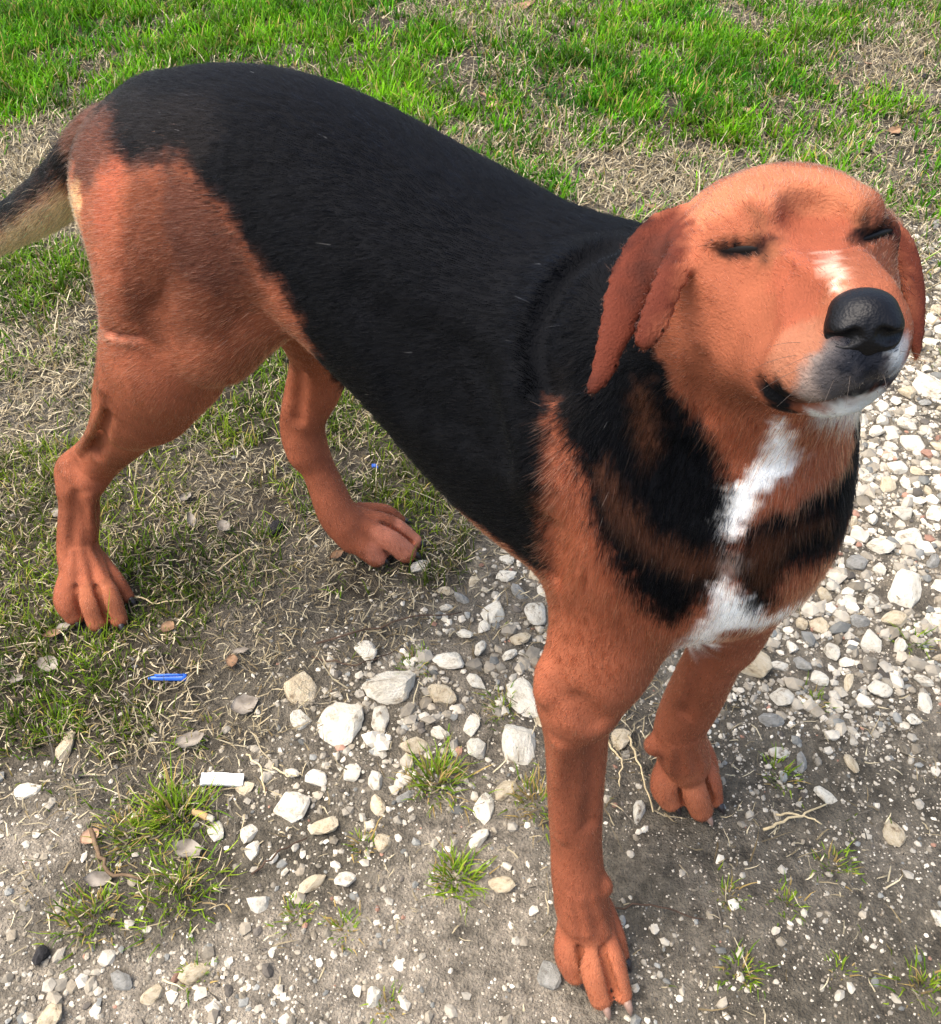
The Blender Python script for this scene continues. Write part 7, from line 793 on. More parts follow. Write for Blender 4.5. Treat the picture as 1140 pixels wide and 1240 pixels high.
 [65,-94,540,66,-94,539,66,-93,541,66,-92,542,67,-91,542,67,-90,544,68,-94,536,68,-94,537,69,-95,534,69,-88,546,70,-94,534,70,-89,543,70,-88,545,71,-74,587,71,-74,589,72,-96,529,72,-95,531,72,-89,541,72,-88,543,72,-74,581,72,-74,583,73,-89,540,73,-74,589,74,-95,527,74,-88,540,74,-74,580,74,-74,582,74,-73,590,75,-96,526,75,-92,533,75,-89,538,75,-75,574,75,-74,578,76,-89,536,76,-75,572,77,-96,522,77,-95,524,77,-88,537,77,-75,568,77,-73,594,78,-96,520,78,-89,535,78,-75,569,78,-74,581,78,-73,590,78,-73,592,79,-95,520,79,-75,567,79,-73,586,80,-96,519,80,-89,532,80,-88,533,80,-75,561,80,-75,563,80,-74,571,81,-97,515,81,-76,557,81,-73,583,81,-73,587,82,-88,530,82,-75,561,82,-73,581,83,-96,513,83,-89,526,83,-89,528,83,-76,554,83,-75,556,84,-76,552,84,-73,575,84,-73,577,84,-73,579,85,-88,526,85,-77,548,85,-72,571,86,-77,546,86,-76,548,86,-76,550,87,-95,509,87,-88,523,87,-87,524,87,-72,569,87,-72,571,88,-91,515,88,-73,553,88,-73,555,88,-72,561,88,-72,563,88,-72,565,89,-87,523,89,-72,557,90,-72,559,90,-71,562,91,-93,507,91,-87,519,93,-92,505,93,-86,517,93,-85,519,94,-91,505,95,-85,517,97,-84,513,98,-89,499,99,-84,511,100,-88,499,101,-83,510,101,-83,512,104,-87,493,104,-87,495,106,-86,493,106,-82,506,106,-80,508,108,-83,496,108,-79,508,109,-80,506,111,-83,489,112,-78,507,114,-81,490,115,-81,487,116,-80,488,116,-78,497,117,-76,504,118,-79,488,119,-75,504,124,-77,484,124,-74,499,124,-72,503,126,-76,482,126,-75,487,127,-75,483,129,-70,502,130,-73,486,131,-69,500,132,-68,503,134,-70,489,136,-69,487,136,-69,490,136,-66,501,137,-68,490,138,-66,499,146,-57,509,146,-56,511,146,-56,513,147,-58,502,147,-58,505,147,-56,509,147,-55,513,148,-58,500,149,-60,491,149,-53,513,149,-52,515,150,-52,513,151,-59,489,151,-51,515,152,-49,515,153,-53,502,153,-48,517,154,-56,486,154,-47,517,155,-45,516,156,-53,491,156,-44,518,157,-46,512,157,-44,516,158,-53,481,159,-52,481,159,-41,518,159,-39,519,160,-46,501,160,-39,517,161,-50,480,161,-46,494,162,-47,485,162,-45,499,162,-43,503,162,-39,509,162,-36,519,163,-45,494,163,-38,510,164,-38,508,164,-36,510,164,-36,512,164,-32,520,165,-30,519,166,-32,511,167,-30,510,167,-30,513,167,-26,518,167,-26,520,168,-24,519,169,-26,511,170,-24,510,170,-24,512,170,-19,517,171,-22,511,171,-17,515,172,-17,513,172,-16,511,173,-16,508,173,-14,512,174,-10,507],
 [147,-103,658,148,-103,662,148,-103,664,149,-103,666,149,-102,667,149,-100,669,149,-100,671,150,-106,659,150,-105,665,150,-102,669,150,-99,672,151,-101,672,152,-108,658,152,-107,663,152,-101,673,152,-98,674,153,-105,668,153,-97,676,154,-109,660,154,-109,661,154,-107,667,154,-104,672,154,-99,675,155,-109,659,155,-109,665,155,-102,674,156,-106,670,156,-99,677,156,-98,677,156,-97,679,157,-111,659,157,-110,663,157,-104,673,158,-111,661,158,-110,667,158,-107,672,158,-102,676,158,-97,681,159,-111,657,159,-111,658,159,-108,670,159,-100,679,159,-98,681,160,-111,665,160,-105,675,161,-112,658,161,-112,663,161,-110,669,161,-107,674,161,-103,678,162,-113,659,162,-113,661,162,-112,665,162,-112,667,162,-104,677,162,-101,680,162,-99,682,163,-109,672,164,-113,662,164,-113,664,164,-112,667,164,-111,671,164,-108,675,164,-101,683,165,-112,655,165,-112,669,165,-111,671,165,-106,678,166,-101,684,167,-111,674,167,-110,653,167,-110,675,167,-109,677,167,-108,678,167,-106,649,167,-106,680,167,-105,681,168,-109,678,168,-105,682,168,-103,684,176,-106,654],
 [48,-53,663,50,-59,662,50,-57,663,51,-62,660,51,-52,664,52,-69,659,52,-67,659,52,-64,660,52,-58,663,52,-51,665,52,-48,665,52,-44,666,53,-73,657,53,-41,666,53,-32,667,54,-80,653,54,-78,654,54,-77,655,54,-75,656,54,-72,657,54,-70,658,54,-43,666,54,-39,666,54,-36,667,54,-30,666,55,-86,649,55,-84,652,55,-81,653,55,-58,662,55,-44,665,55,-38,666,56,-85,651,56,-56,662,57,-88,648,57,-60,660,57,-58,661,57,-55,662,57,-33,666,58,-87,649,58,-69,657,58,-67,658,58,-64,659,58,-62,659,58,-53,662,59,-93,645,59,-77,654,59,-71,656,59,-35,666,60,-94,644,60,-72,656,60,-51,663,60,-49,664,61,-36,667,62,-74,654,63,-93,645,63,-76,653,63,-50,665,64,-83,650,65,-79,650,65,-78,651,66,-83,649,66,-47,670,66,-42,671,67,-99,641,67,-84,648,67,-54,668,68,-111,629,69,-88,645,69,-86,646,69,-68,652,69,-47,673,70,-74,648,70,-74,650,70,-56,670,71,-118,623,71,-104,636,71,-89,643,71,-76,648,71,-58,670,71,-49,674,72,-118,621,72,-116,624,72,-90,642,72,-80,644,72,-80,646,73,-93,640,73,-84,643,73,-51,674,74,-121,618,74,-121,620,74,-85,642,74,-61,670,74,-53,674,75,-108,630,75,-91,640,75,-88,640,75,-52,675,76,-97,634,76,-55,673,77,-62,670,77,-57,673,78,-120,615,78,-112,624,78,-58,672,79,-66,669,80,-82,666,80,-80,667,80,-78,668,80,-75,668,80,-72,669,80,-69,669,80,-63,670,81,-90,665,81,-87,666,81,-84,666,81,-71,669,81,-68,669,81,-65,669,82,-70,668,83,-71,668,83,-68,668,85,-100,661,86,-75,667,87,-105,659,87,-93,664,87,-79,666,87,-76,666,88,-111,656,88,-81,665,89,-82,665,90,-83,664,91,-110,657,92,-99,660,92,-90,661,92,-86,662,94,-115,652,94,-105,657,94,-103,658,94,-93,660,95,-106,657,95,-102,658,95,-99,658,95,-96,659,95,-94,659,96,-113,652,96,-110,654,96,-109,655,97,-113,651,97,-112,652,98,-114,648,98,-114,649,141,51,653,144,50,652,145,45,649,146,42,645,146,51,651,147,41,644,147,43,647,147,49,650,148,47,649,149,45,647,150,11,674,150,39,643,150,47,648,151,5,672,151,10,673,151,38,641,151,42,645,151,49,648,152,5,671,152,8,671,152,38,642,153,7,668,153,7,670,153,40,643,153,46,646,154,7,667,154,9,665,154,36,640,154,44,645,154,48,646,155,34,639,155,36,640,155,42,643,155,46,645,156,33,638,156,45,644,157,39,642,157,43,643,157,46,642,158,33,637,159,30,635,159,31,636,159,36,640,159,43,640,160,41,640,161,34,638,161,39,639,162,30,634,162,32,636,163,27,632,163,28,633,163,37,637,164,26,631,164,29,634,165,34,635,166,25,631,166,32,633,167,24,630,168,29,631,169,22,628,170,21,627,170,26,630,170,30,630,171,18,625,171,24,628,173,17,622,173,22,626,174,15,620,174,24,625,175,14,619,175,20,623,176,19,620,177,13,616,178,17,618,179,13,613,194,-82,679,194,-81,677],
 [58,-57,661,59,-61,659,59,-58,660,60,-69,656,60,-67,657,60,-64,658,60,-62,658,60,-59,659,60,-56,661,60,-53,662,62,-72,655,63,-73,654,64,-74,653,64,-54,664,65,-71,653,65,-54,666,66,-80,649,66,-77,651,67,-78,650,67,-68,653,67,-66,654,67,-61,659,67,-57,666,68,-83,648,68,-74,651,68,-72,651,68,-69,652,68,-67,653,68,-64,655,69,-84,647,69,-75,650,69,-73,650,69,-70,651,69,-65,654,69,-63,657,69,-57,668,70,-80,647,70,-77,648,71,-86,645,71,-81,646,71,-79,647,71,-60,669,72,-87,644,72,-84,645,73,-89,642,73,-86,642,73,-61,670,74,-63,669,77,-71,669,77,-68,669,77,-65,669,78,-79,666,78,-74,669,79,-76,668,79,-73,669,108,-54,686,109,-55,685,112,-54,684,113,-53,684,115,-55,682,115,-53,683,117,-54,683,118,-55,682],  # dark brow fur; between the ear lobes, shade painted into the coat
 [97,30,287,102,24,297,106,19,305,110,16,311,113,11,323,116,9,328,119,8,331,130,-60,408,130,-57,540,130,-57,542,131,-57,538,131,-56,542,131,-56,544,132,-63,416,132,-58,534,132,-55,544,133,-58,532,133,-54,548,133,-52,550,134,-64,423,134,-59,526,134,-59,528,134,-54,542,134,-51,553,135,-66,428,135,-61,518,135,-61,520,135,-59,524,135,-50,555,136,-67,433,136,-65,429,136,-62,516,136,-60,522,136,-50,557,137,-55,532,137,-49,559,138,-67,438,138,-61,514,138,-48,553,138,-48,560,139,-69,480,139,-67,443,139,-60,517,139,-58,521,139,-47,562,140,-68,475,140,-59,517,140,-58,519,140,-57,523,140,-56,416,140,-55,527,140,-53,531,140,-47,565,140,-47,567,141,-68,458,141,-68,461,141,-68,470,141,-59,424,141,-55,523,141,-55,525,141,-54,529,141,-52,533,141,-52,535,141,-50,537,141,-50,539,141,-49,543,141,-48,572,141,-48,575,141,-47,570,141,-46,562,142,-68,464,142,-67,451,142,-67,483,142,-66,481,142,-58,424,142,-54,416,142,-54,527,142,-52,531,142,-52,591,142,-51,535,142,-51,589,142,-50,583,142,-49,581,142,-48,543,142,-48,578,142,-47,575,143,-50,586,143,-48,541,143,-46,545,143,-44,565,144,-60,430,144,-50,589,144,-49,586,144,-46,543,144,-45,545,144,-45,547,145,-47,583,145,-44,549,145,-42,553,146,-64,476,146,-60,435,146,-46,581,146,-45,578,146,-42,551,147,-59,435,147,-44,578,147,-43,575,147,-42,572,147,-41,551,148,-63,473,148,-63,476,148,-61,448,148,-41,569,148,-40,552,149,-63,471,149,-38,552,149,-38,566,149,-37,563,150,-56,435,150,-37,552,150,-37,554,150,-36,556,150,-36,563,151,-36,554,151,-35,561,152,-60,465,152,-56,439,152,-33,558,153,-55,439,154,-58,465,155,-57,465,156,-54,447,157,-49,438,158,-54,458,159,-52,454,160,-45,436,161,-50,453,161,-43,434,162,-48,453,162,-45,444,163,-45,447,163,-37,430,164,-40,437,165,-42,446,165,-37,435,166,-40,445,166,-37,439,166,-34,433,167,-37,443,168,-30,434,169,-30,438,169,-25,433,170,-33,448,170,-30,442,171,-29,445,171,-25,438,172,-24,442,173,-16,438,174,-15,441],
 [-946,-20,266,-943,-19,272,-938,-18,259,-930,-20,277,-928,-11,255,-919,-20,281,-908,-20,285,-904,-20,291,-902,-12,270,-892,-20,296,-881,-21,300,-866,-21,310,-855,-21,314,-844,-22,318,-834,-22,322,-828,-23,329,-817,-23,333,-806,-24,337,-805,-22,333,-796,-24,341,-789,-25,348,-778,-26,352,-768,-27,356,-765,-20,346,-761,-28,364,-750,-29,367,-744,-30,374,-734,-31,378,-729,-31,384,-719,-32,388,-710,-32,391,-705,-33,397,-697,-33,400,-692,-34,406,-683,-34,409,-680,-31,401,-675,-34,411,-671,-35,417,-663,-35,420,-659,-36,425,-656,-25,407,-651,-36,427,-644,-36,430,-640,-36,435,-633,-36,437,-629,-37,442,-623,-37,445,-621,-35,441,-619,-37,450,-612,-37,452,-606,-36,453,-602,-37,459,-599,-29,446,-597,-37,460,-593,-37,465,-587,-37,467,-584,-38,471,-578,-37,473,-575,-38,478,-570,-37,479,-417,-107,554,-402,-116,539,-402,-111,561,-393,-113,565,-386,-121,547,-386,-115,565,-385,-118,559,-385,-117,561,-384,-120,555],
 [138,-64,504,139,-65,500,140,-66,490,142,-65,491,142,-63,500,142,-62,502,144,-64,488,146,-62,489,146,-62,491,147,-61,491,148,-60,496,164,-112,656,165,-113,659,165,-113,661,165,-113,664,166,-113,666,166,-112,669,167,-113,658,167,-113,664,167,-113,668,167,-112,656,167,-112,671,168,-113,661,168,-112,673,168,-111,654,169,-111,675,170,-113,662,170,-113,665,170,-113,668,170,-112,673,170,-112,675,170,-109,679,170,-108,652,171,-113,670,171,-112,658,171,-111,656,173,-113,661,173,-113,663,173,-112,660,173,-108,654,174,-108,654,176,-112,660,176,-111,658],
 [-327,-138,494,-325,-137,500,-325,-136,494,-325,-121,565,-325,-120,567,-324,-136,488,-324,-123,559,-323,-137,506,-323,-133,529,-323,-127,548,-323,-125,555,-323,-116,576,-322,-136,512,-322,-135,515,-322,-134,488,-322,-131,537,-322,-129,541,-321,-135,517,-321,-134,483,-321,-112,585,-320,-134,523,-320,-133,486,-320,-132,528,-320,-113,584,-319,-134,504,-319,-131,476,-319,-115,578,-319,-109,592,-318,-110,590,-316,-132,518,-315,-130,478,-315,-130,531,-315,-108,593,-314,-120,566,-313,-127,544,-313,-123,555,-312,-130,475,-312,-129,490,-311,-129,470,-310,-129,473,-310,-127,504,-309,-107,597,-308,-128,471,-305,-126,520,-305,-106,598,-304,-128,472,-302,-106,599,-301,-127,473,-301,-124,534,-299,-126,479,-299,-109,591,-299,-104,601,-298,-123,548,-297,-126,475,-297,-124,494,-297,-120,560,-297,-114,582,-296,-126,478,-296,-117,571,-296,-104,602,-295,-122,508,-291,-121,523,-289,-103,604,-287,-126,482,-286,-116,572,-286,-114,578,-285,-110,589,-285,-109,591,-285,-104,601,-285,-103,603,-284,-121,539,-284,-112,583,-284,-112,585,-283,-125,484,-283,-116,573,-283,-107,596,-283,-106,598,-283,-101,607,-282,-118,567,-282,-117,569,-282,-117,571,-280,-120,553,-279,-119,561,-278,-125,489,-277,-120,555,-277,-100,609,-276,-119,559,-276,-118,562,-275,-120,548,-275,-98,611,-274,-99,609,-273,-124,505,-273,-121,541,-273,-101,606,-272,-97,612,-271,-120,547,-271,-120,549,-270,-125,489,-270,-123,519,-267,-124,490,-267,-122,533,-266,-121,541,-266,-101,606,-265,-120,544,-264,-98,610,-261,-99,609,-260,-122,496,-260,-100,607,-259,-120,541,-256,-121,511,-254,-120,497,-254,-119,540,-254,-99,607,-253,-120,525,-249,-118,536,-249,-117,539,-249,-101,602,-247,-117,498,-247,-100,605,-246,-117,537,-246,-102,601,-244,-116,513,-244,-116,537,-243,-101,602,-242,-115,535,-242,-114,502,-241,-115,527,-238,-111,505,-237,-111,508,-236,-112,531,-236,-103,596,-236,-101,600,-234,-111,531,-234,-109,511,-234,-109,514,-230,-109,529,-230,-102,596,-230,-102,598,-229,-108,535,-229,-106,518,-228,-108,537,-226,-105,521,-226,-104,590,-223,-106,541,-223,-104,524,-223,-104,589,-223,-103,593,-222,-106,544,-219,-103,531,-218,-102,528,-217,-104,585,-217,-103,589,-216,-105,546,-215,-105,549,-214,-101,532,-213,-105,547,-211,-105,553,-211,-105,578,-211,-104,582,-211,-101,533,-209,-106,571,-208,-105,579,-208,-102,537,-206,-105,558,-206,-105,573,-205,-105,575,-205,-105,577,-204,-106,566,-203,-104,548,-203,-103,543,-202,-105,552,-201,-105,555,-201,-105,565,-201,-104,547,-200,-105,567,-200,-105,570,-200,-105,572,-199,-104,550,-198,-105,563],
 [-552,-32,527,-547,-36,526,-545,-37,524,-538,-40,521,-537,-39,524,-536,-39,527,-509,-34,554,-422,-66,598,-420,-95,576,-416,-98,575,-413,-100,575,-409,-71,603,-403,-102,578,-403,-93,590,-400,-73,607,-399,-106,575,-398,-107,574,-398,-70,609,-397,-109,572,-394,-112,567,-392,-74,609,-391,-103,585,-388,-85,604,-387,-113,569,-387,-78,609,-384,-110,577,-381,-115,569,-381,-79,611,-377,-81,610,-375,-116,569,-375,-95,599,-374,-84,610,-372,-113,574,-371,-86,609,-369,-111,579,-369,-88,608,-368,-112,578,-366,-103,592,-363,-106,589,-362,-107,587,-361,-90,608,-358,-142,467,-357,-94,606,-355,-141,468,-355,-104,593,-355,-96,605,-354,-106,592,-349,-97,605,-348,-139,470,-348,-103,598,-344,-139,469,-344,-138,472,-344,-103,599,-344,-98,604,-337,-138,472,-337,-101,602,-331,-135,473,-331,-103,600,-329,-134,473,-329,-105,597,-326,-133,474,-326,-104,600,-324,-106,596,-320,-107,596,-319,-103,602,-317,-105,598,-313,-105,599,-312,-102,604,-308,-102,605,-307,-104,601,-302,-100,608,-296,-99,610,-294,-101,606,-291,-101,607,-290,-97,613,-284,-100,609,-283,-115,577,-283,-97,613,-281,-109,590,-281,-104,602,-281,-99,610,-280,-112,584,-280,-106,597,-280,-105,598,-279,-116,572,-279,-108,593,-279,-102,605,-279,-97,612,-278,-109,591,-278,-103,603,-276,-117,566,-276,-116,571,-274,-95,615,-273,-119,560,-273,-96,614,-272,-117,565,-272,-103,603,-272,-102,604,-270,-119,554,-268,-120,548,-267,-119,553,-266,-96,613,-265,-120,546,-265,-108,590,-265,-103,602,-265,-102,604,-264,-112,580,-263,-118,559,-263,-115,570,-259,-101,604,-258,-119,546,-258,-102,602,-258,-98,610,-254,-99,609,-253,-119,543,-253,-118,545,-252,-102,602,-251,-105,594,-250,-116,551,-250,-108,584,-249,-114,562,-249,-111,573,-249,-102,601,-248,-117,541,-248,-117,544,-246,-116,542,-245,-104,596,-242,-103,596,-241,-114,540,-240,-114,536,-240,-101,603,-240,-100,605,-237,-112,554,-237,-101,602,-236,-110,566,-236,-103,594,-235,-112,536,-235,-108,577,-235,-105,588,-235,-105,590,-233,-111,537,-231,-100,601,-230,-109,540,-229,-104,590,-227,-108,543,-227,-102,596,-226,-105,584,-224,-108,557,-224,-107,547,-224,-102,595,-224,-101,597,-223,-105,583,-223,-105,585,-221,-107,570,-218,-106,548,-217,-106,551,-217,-106,578,-217,-105,580,-217,-105,582,-217,-103,591,-213,-106,555,-212,-106,573,-212,-105,575,-211,-104,584,-210,-106,566,-209,-106,559,-205,-106,561,-205,-104,582,-202,-104,578,-199,-104,577,-196,-105,573,-195,-105,565,-191,-104,573,-189,-105,562,-182,-105,565,-182,-105,567],
 [93,-61,672,95,-61,671,95,-60,674,96,-60,674,97,-60,677,98,-60,673,99,-61,671,99,-60,677,100,-60,671,100,-60,678,101,-60,674,102,-60,672,103,-60,672,103,-59,678,103,-59,680,104,-61,671,104,-59,675,104,-59,680,106,-58,679,107,-61,672,107,-59,676,107,-58,681,109,-60,674,110,-58,677,110,-57,682,112,-60,675,112,-58,678,112,-56,682,114,-59,676,115,-59,676,115,-57,679,115,-56,681,118,-59,677,119,-56,681,142,-98,644,142,-27,684,143,-97,642,144,-98,645,144,-28,682,144,-27,683,144,-25,684,144,-23,684,145,-98,638,145,-98,642,145,-23,683,145,-21,684,145,-19,685,146,-98,644,146,-17,679,147,-99,645,147,-98,638,147,-98,641,147,-26,680,147,-14,683,147,-11,681,147,-10,677,147,-10,682,147,-6,680,147,-2,677,147,4,678,148,-29,680,148,-24,680,148,-21,679,148,-4,681,148,5,674,148,7,677,148,9,676,149,-104,651,149,-98,643,149,-27,680,149,-19,678,149,-1,674,149,3,673,150,-99,640,150,-16,677,150,-8,675,150,1,673,150,5,673,150,8,674,151,-99,638,151,-98,636,151,-96,633,151,-93,630,152,-107,652,152,-97,635,153,-99,641,154,-108,654,154,-99,638,154,-96,632,155,-108,651,156,-109,654,156,-97,634,157,-110,655,157,-99,639,157,-98,635,158,-106,648,158,-95,632,159,-111,655,159,-98,636,160,-99,641,160,-98,637,160,-96,634,161,-111,654,161,-99,640,161,-98,638,161,-96,635,162,-111,655,162,-110,653,162,-99,643,163,-108,650,164,-111,654,164,-99,641,165,-109,652,166,-105,648,179,-98,650,180,-98,652,181,-97,651,182,-98,655,184,-98,658,184,-97,656,185,-97,658,185,-96,656,186,-97,660,187,-96,660,188,-95,660,188,-94,658,188,-94,662,190,-91,659,190,-91,660,190,-89,661,191,-88,658,191,-87,661,192,-85,660,192,-84,658,193,-83,659],
 [-358,-143,465,-354,-142,466,-354,107,52,-353,-143,464,-352,104,50,-352,116,52,-352,132,39,-351,103,46,-351,109,52,-350,-141,467,-350,96,40,-348,94,37,-348,124,48,-345,-142,467,-345,143,41,-344,88,21,-344,89,26,-344,108,46,-344,148,39,-341,91,20,-340,101,25,-340,155,30,-339,148,35,-338,-141,467,-338,-140,469,-335,101,11,-335,102,16,-335,150,31,-335,156,26,-332,-138,471,-332,124,42,-330,-137,471,-329,149,24,-327,158,18,-326,-137,470,-325,-134,472,-325,115,24,-323,148,17,-323,154,17,-318,138,22,-316,123,18,-315,128,21,-315,134,21],
 [-358,-118,570,-357,-120,567,-357,-113,579,-357,-108,587,-356,-114,577,-355,-123,561,-355,-111,584,-354,-118,572,-354,-112,582,-353,-126,555,-350,-106,593,-349,-126,556,-348,-128,552,-347,-130,548,-347,-104,596,-344,-128,551,-343,-129,549,-343,-104,597,-341,-126,557,-339,-109,590,-339,-104,598,-338,-124,560,-338,-123,562,-337,-119,570,-336,-121,567,-336,-114,581,-335,-116,577,-334,-117,573,-333,-111,586,-333,-106,596,-332,-112,584,-330,-109,591,113,-38,686,114,-39,685,114,-36,685,115,-45,685,115,-41,685,115,-32,684,116,-43,684,116,-36,683,116,-30,684,117,-48,684,117,-35,683,118,-50,683,118,-41,683,118,-33,683,118,-28,684,119,-27,684,120,-37,682,121,-51,683,121,-46,682,121,-26,684,122,-35,681,122,-29,682,123,-55,682,123,-47,682,123,-42,682,124,-61,679,124,-56,681,124,-51,682,124,-25,685,125,-63,677,125,-58,681,125,-40,681,125,-33,682,125,-28,683,126,-48,682,127,-66,672,127,-65,675,127,-62,682,127,-57,683,127,-38,681,127,-32,682,127,-24,685,128,-69,671,128,-66,674,128,-64,682,128,-45,681,128,-40,681,128,-27,683,129,-70,670,129,-69,673,129,-56,683,129,-36,681,130,-72,670,130,-66,678,130,-64,684,130,-43,681,130,-31,683,130,-26,684,130,-24,686,131,-72,672,131,-68,677,131,-53,683,132,-73,671,132,-66,682,132,-65,685,132,-41,681,132,-35,682,132,-30,683,133,-75,671,133,-71,676,133,-68,680,133,-50,682,133,-26,685,133,-23,687,135,-78,668,135,-77,669,135,-75,675,135,-71,679,135,-48,682,135,-37,682,135,-29,684,136,-79,668,136,-72,682,136,-69,685,136,-64,686,136,-25,686,136,-23,688,137,-78,674,137,-75,679,137,-40,683,137,-34,683,138,-81,669,138,-73,684,138,-63,687,138,-25,686,139,-80,672,139,-78,678,139,-75,683,139,-71,688,139,-46,683,139,-26,685,140,-84,668,140,-83,671,140,-61,687,140,-46,683,140,-39,683,140,-32,683,141,-85,668,141,-80,676,141,-74,687,141,-34,683,141,-28,684,141,-26,685,142,-87,667,142,-86,670,142,-82,675,142,-79,680,142,-76,685,142,-71,689,142,-53,685,142,-46,684,142,-37,683,143,-60,687,144,-85,674,144,-81,678,144,-78,683,144,-75,688,144,-70,689,144,-59,687,144,-46,685,144,-34,682,144,-32,682,144,-30,682,145,-90,670,145,-85,676,145,-77,686,145,-29,681,146,-93,671,146,-89,674,146,-64,689,146,-51,686,147,-96,671,147,-87,677,147,-82,680,147,-79,685,147,-75,689,147,-69,690,147,-64,689,148,-98,671,148,-95,672,148,-81,683,148,-51,687,148,-46,686,149,-94,674,149,-86,679,149,-78,688,150,-96,674,150,-95,675,150,-91,676,150,-84,682,150,-80,687,150,-56,688,150,-51,687,150,-46,687,151,-89,679,151,-72,691,152,-88,682,152,-84,686,152,-79,690,152,-75,691,152,-62,690,152,-51,688,153,-96,677,153,-93,678,153,-89,681,153,-78,692,153,-61,690,154,-95,678,154,-87,685,154,-84,690,155,-95,679,155,-88,686,155,-81,692,156,-94,680,156,-90,684,156,-90,686,156,-87,689,156,-85,691,156,-84,692,157,-93,683,158,-94,683,159,-94,685,160,-97,682],
 [174,-109,682,174,-107,684,176,-111,679,176,-108,684,177,-112,677,177,-109,682,177,-106,686,179,-112,675,179,-111,678,179,-109,683,179,-105,687,180,-112,674,180,-112,675,180,-110,681,180,-107,685,181,-111,674,182,-108,681,182,-105,685,182,-103,687,183,-111,673,183,-109,679,183,-106,683,183,-103,687,185,-109,673,185,-108,674,185,-107,678,185,-105,683,185,-101,687,186,-108,673,186,-105,681,186,-102,685,187,-105,672,187,-105,678,187,-99,687,187,-98,687,188,-105,675,188,-103,681,188,-100,685,188,-97,687,189,-103,678,189,-102,671,190,-102,673,190,-102,681,190,-98,685,190,-96,686,190,-94,686,191,-102,673,191,-102,678,191,-101,675,191,-99,683,191,-95,685,192,-100,679,192,-96,682,193,-100,677,193,-98,679,193,-97,680],
 [192,-91,684,193,-95,682,193,-94,683,193,-93,682,193,-90,682,193,-89,683,194,-95,679,194,-90,680,194,-82,666,195,-95,676,195,-94,674,195,-93,678,195,-92,675,195,-90,672,195,-90,677,195,-87,672],
 [145,-52,686,147,-57,688,151,-62,690,153,-68,691,156,-81,692,156,-71,692,157,-84,693,157,-74,693,158,-86,693,158,-78,693,158,-74,693,160,-81,694,162,-90,693,162,-83,695,162,-80,694,163,-86,695,163,-83,695,164,-88,695,164,-85,695,165,-90,695,168,-89,695],
 [94,-61,671,96,-61,676,97,-61,670,100,-60,679,100,-50,691,101,-61,670,101,-49,691,103,-51,690,103,-50,691,103,-49,692,104,-58,681,104,-52,689,105,-52,689,106,-58,682,106,-57,683,106,-56,685,106,-55,686,106,-53,687,106,-51,689,107,-57,684,107,-50,689,109,-57,683,109,-52,687,109,-50,688,110,-61,673,110,-55,684,111,-53,685,112,-52,685,112,-51,686,113,-60,674,115,-61,674,115,-60,675,115,-51,684,117,-60,676,118,-53,683,120,-60,677,120,-58,679,120,-55,681,120,-54,682,121,-59,678,121,-56,680,122,-60,678,123,-58,680,124,-60,680,139,-23,687,139,-22,689,139,-21,690,139,-18,693,140,-25,686,141,-24,686,141,-23,687,141,-17,692,142,-25,685,142,-20,689,142,-16,692,143,-22,687,143,-16,691,144,-22,686,144,-20,687,144,-18,689,145,-21,685],
 [143,-53,685,144,-52,686,145,-59,687,148,-63,689,150,-68,690,150,-63,689,152,-72,691,153,-75,692,153,-72,692,154,-71,692,155,-78,692,156,-78,693,156,-75,692,157,-81,693,159,-84,693,159,-81,693,160,-87,694,161,-89,693,161,-84,694,162,-89,694,162,-86,694,163,-89,695,164,-91,694],
 [155,-38,592,156,-36,591,156,-35,588,157,-33,587,158,-30,586,159,-27,585,160,-24,583,160,-21,582,161,-17,580,161,-13,577,161,9,568,162,-8,574,162,-3,571,162,4,567,162,12,562,169,-98,640,170,-98,640,170,-97,638,171,-97,639,173,-98,642,174,-98,644,176,-98,646,177,-97,642,179,-98,647,179,-97,643,181,-97,649,182,-97,649,182,-96,644,182,-96,651,183,-96,648,183,-93,643,185,-95,651,185,-94,651,185,-93,647,186,-93,649,187,-94,656,187,-92,653,187,-90,646,188,-89,650,189,-91,655,190,-89,654,190,-89,656,190,-86,653,191,-86,655],
 [169,-108,681,170,-110,678,170,-109,680,171,-113,669,171,-113,673,171,-112,674,171,-111,677,171,-106,683,172,-113,668,172,-110,680,172,-106,684,173,-113,665,173,-113,670,173,-113,673,173,-111,678,173,-109,681,173,-108,683,173,-107,684,174,-113,665,174,-112,676,174,-105,686,175,-113,667,175,-112,662,175,-98,649,176,-113,671,176,-112,664,176,-112,677,176,-105,687,177,-113,668,177,-112,662,177,-110,658,177,-98,649,177,-98,652,178,-112,672,178,-112,673,178,-109,658,179,-112,669,179,-107,658,179,-104,688,179,-98,652,180,-111,665,180,-108,661,180,-99,655,181,-112,673,181,-111,669,181,-103,688,182,-111,671,182,-111,673,182,-109,665,182,-106,662,182,-100,658,183,-98,658,184,-108,665,184,-106,665,184,-100,688,184,-99,660,185,-109,671,185,-108,670,185,-99,688,185,-98,660,186,-106,667,187,-105,669,187,-104,670,187,-97,662,187,-97,665,187,-96,662,188,-102,669,188,-96,688,188,-95,664,189,-99,668,189,-93,663,189,-93,687,190,-92,686,190,-91,662,191,-101,671,191,-98,668,191,-93,686,191,-90,686,192,-100,671,192,-97,668,192,-86,662,192,-84,661,193,-100,673,193,-99,673,193,-99,675,193,-98,678,193,-83,662,194,-98,671,194,-97,677,194,-97,679,194,-96,672,194,-94,669,194,-83,664,195,-92,672],
]
SD = np.vstack([np.column_stack([np.array(c, float).reshape(-1, 3), np.full(len(c)//3, i)]) for i, c in enumerate(COAT)])
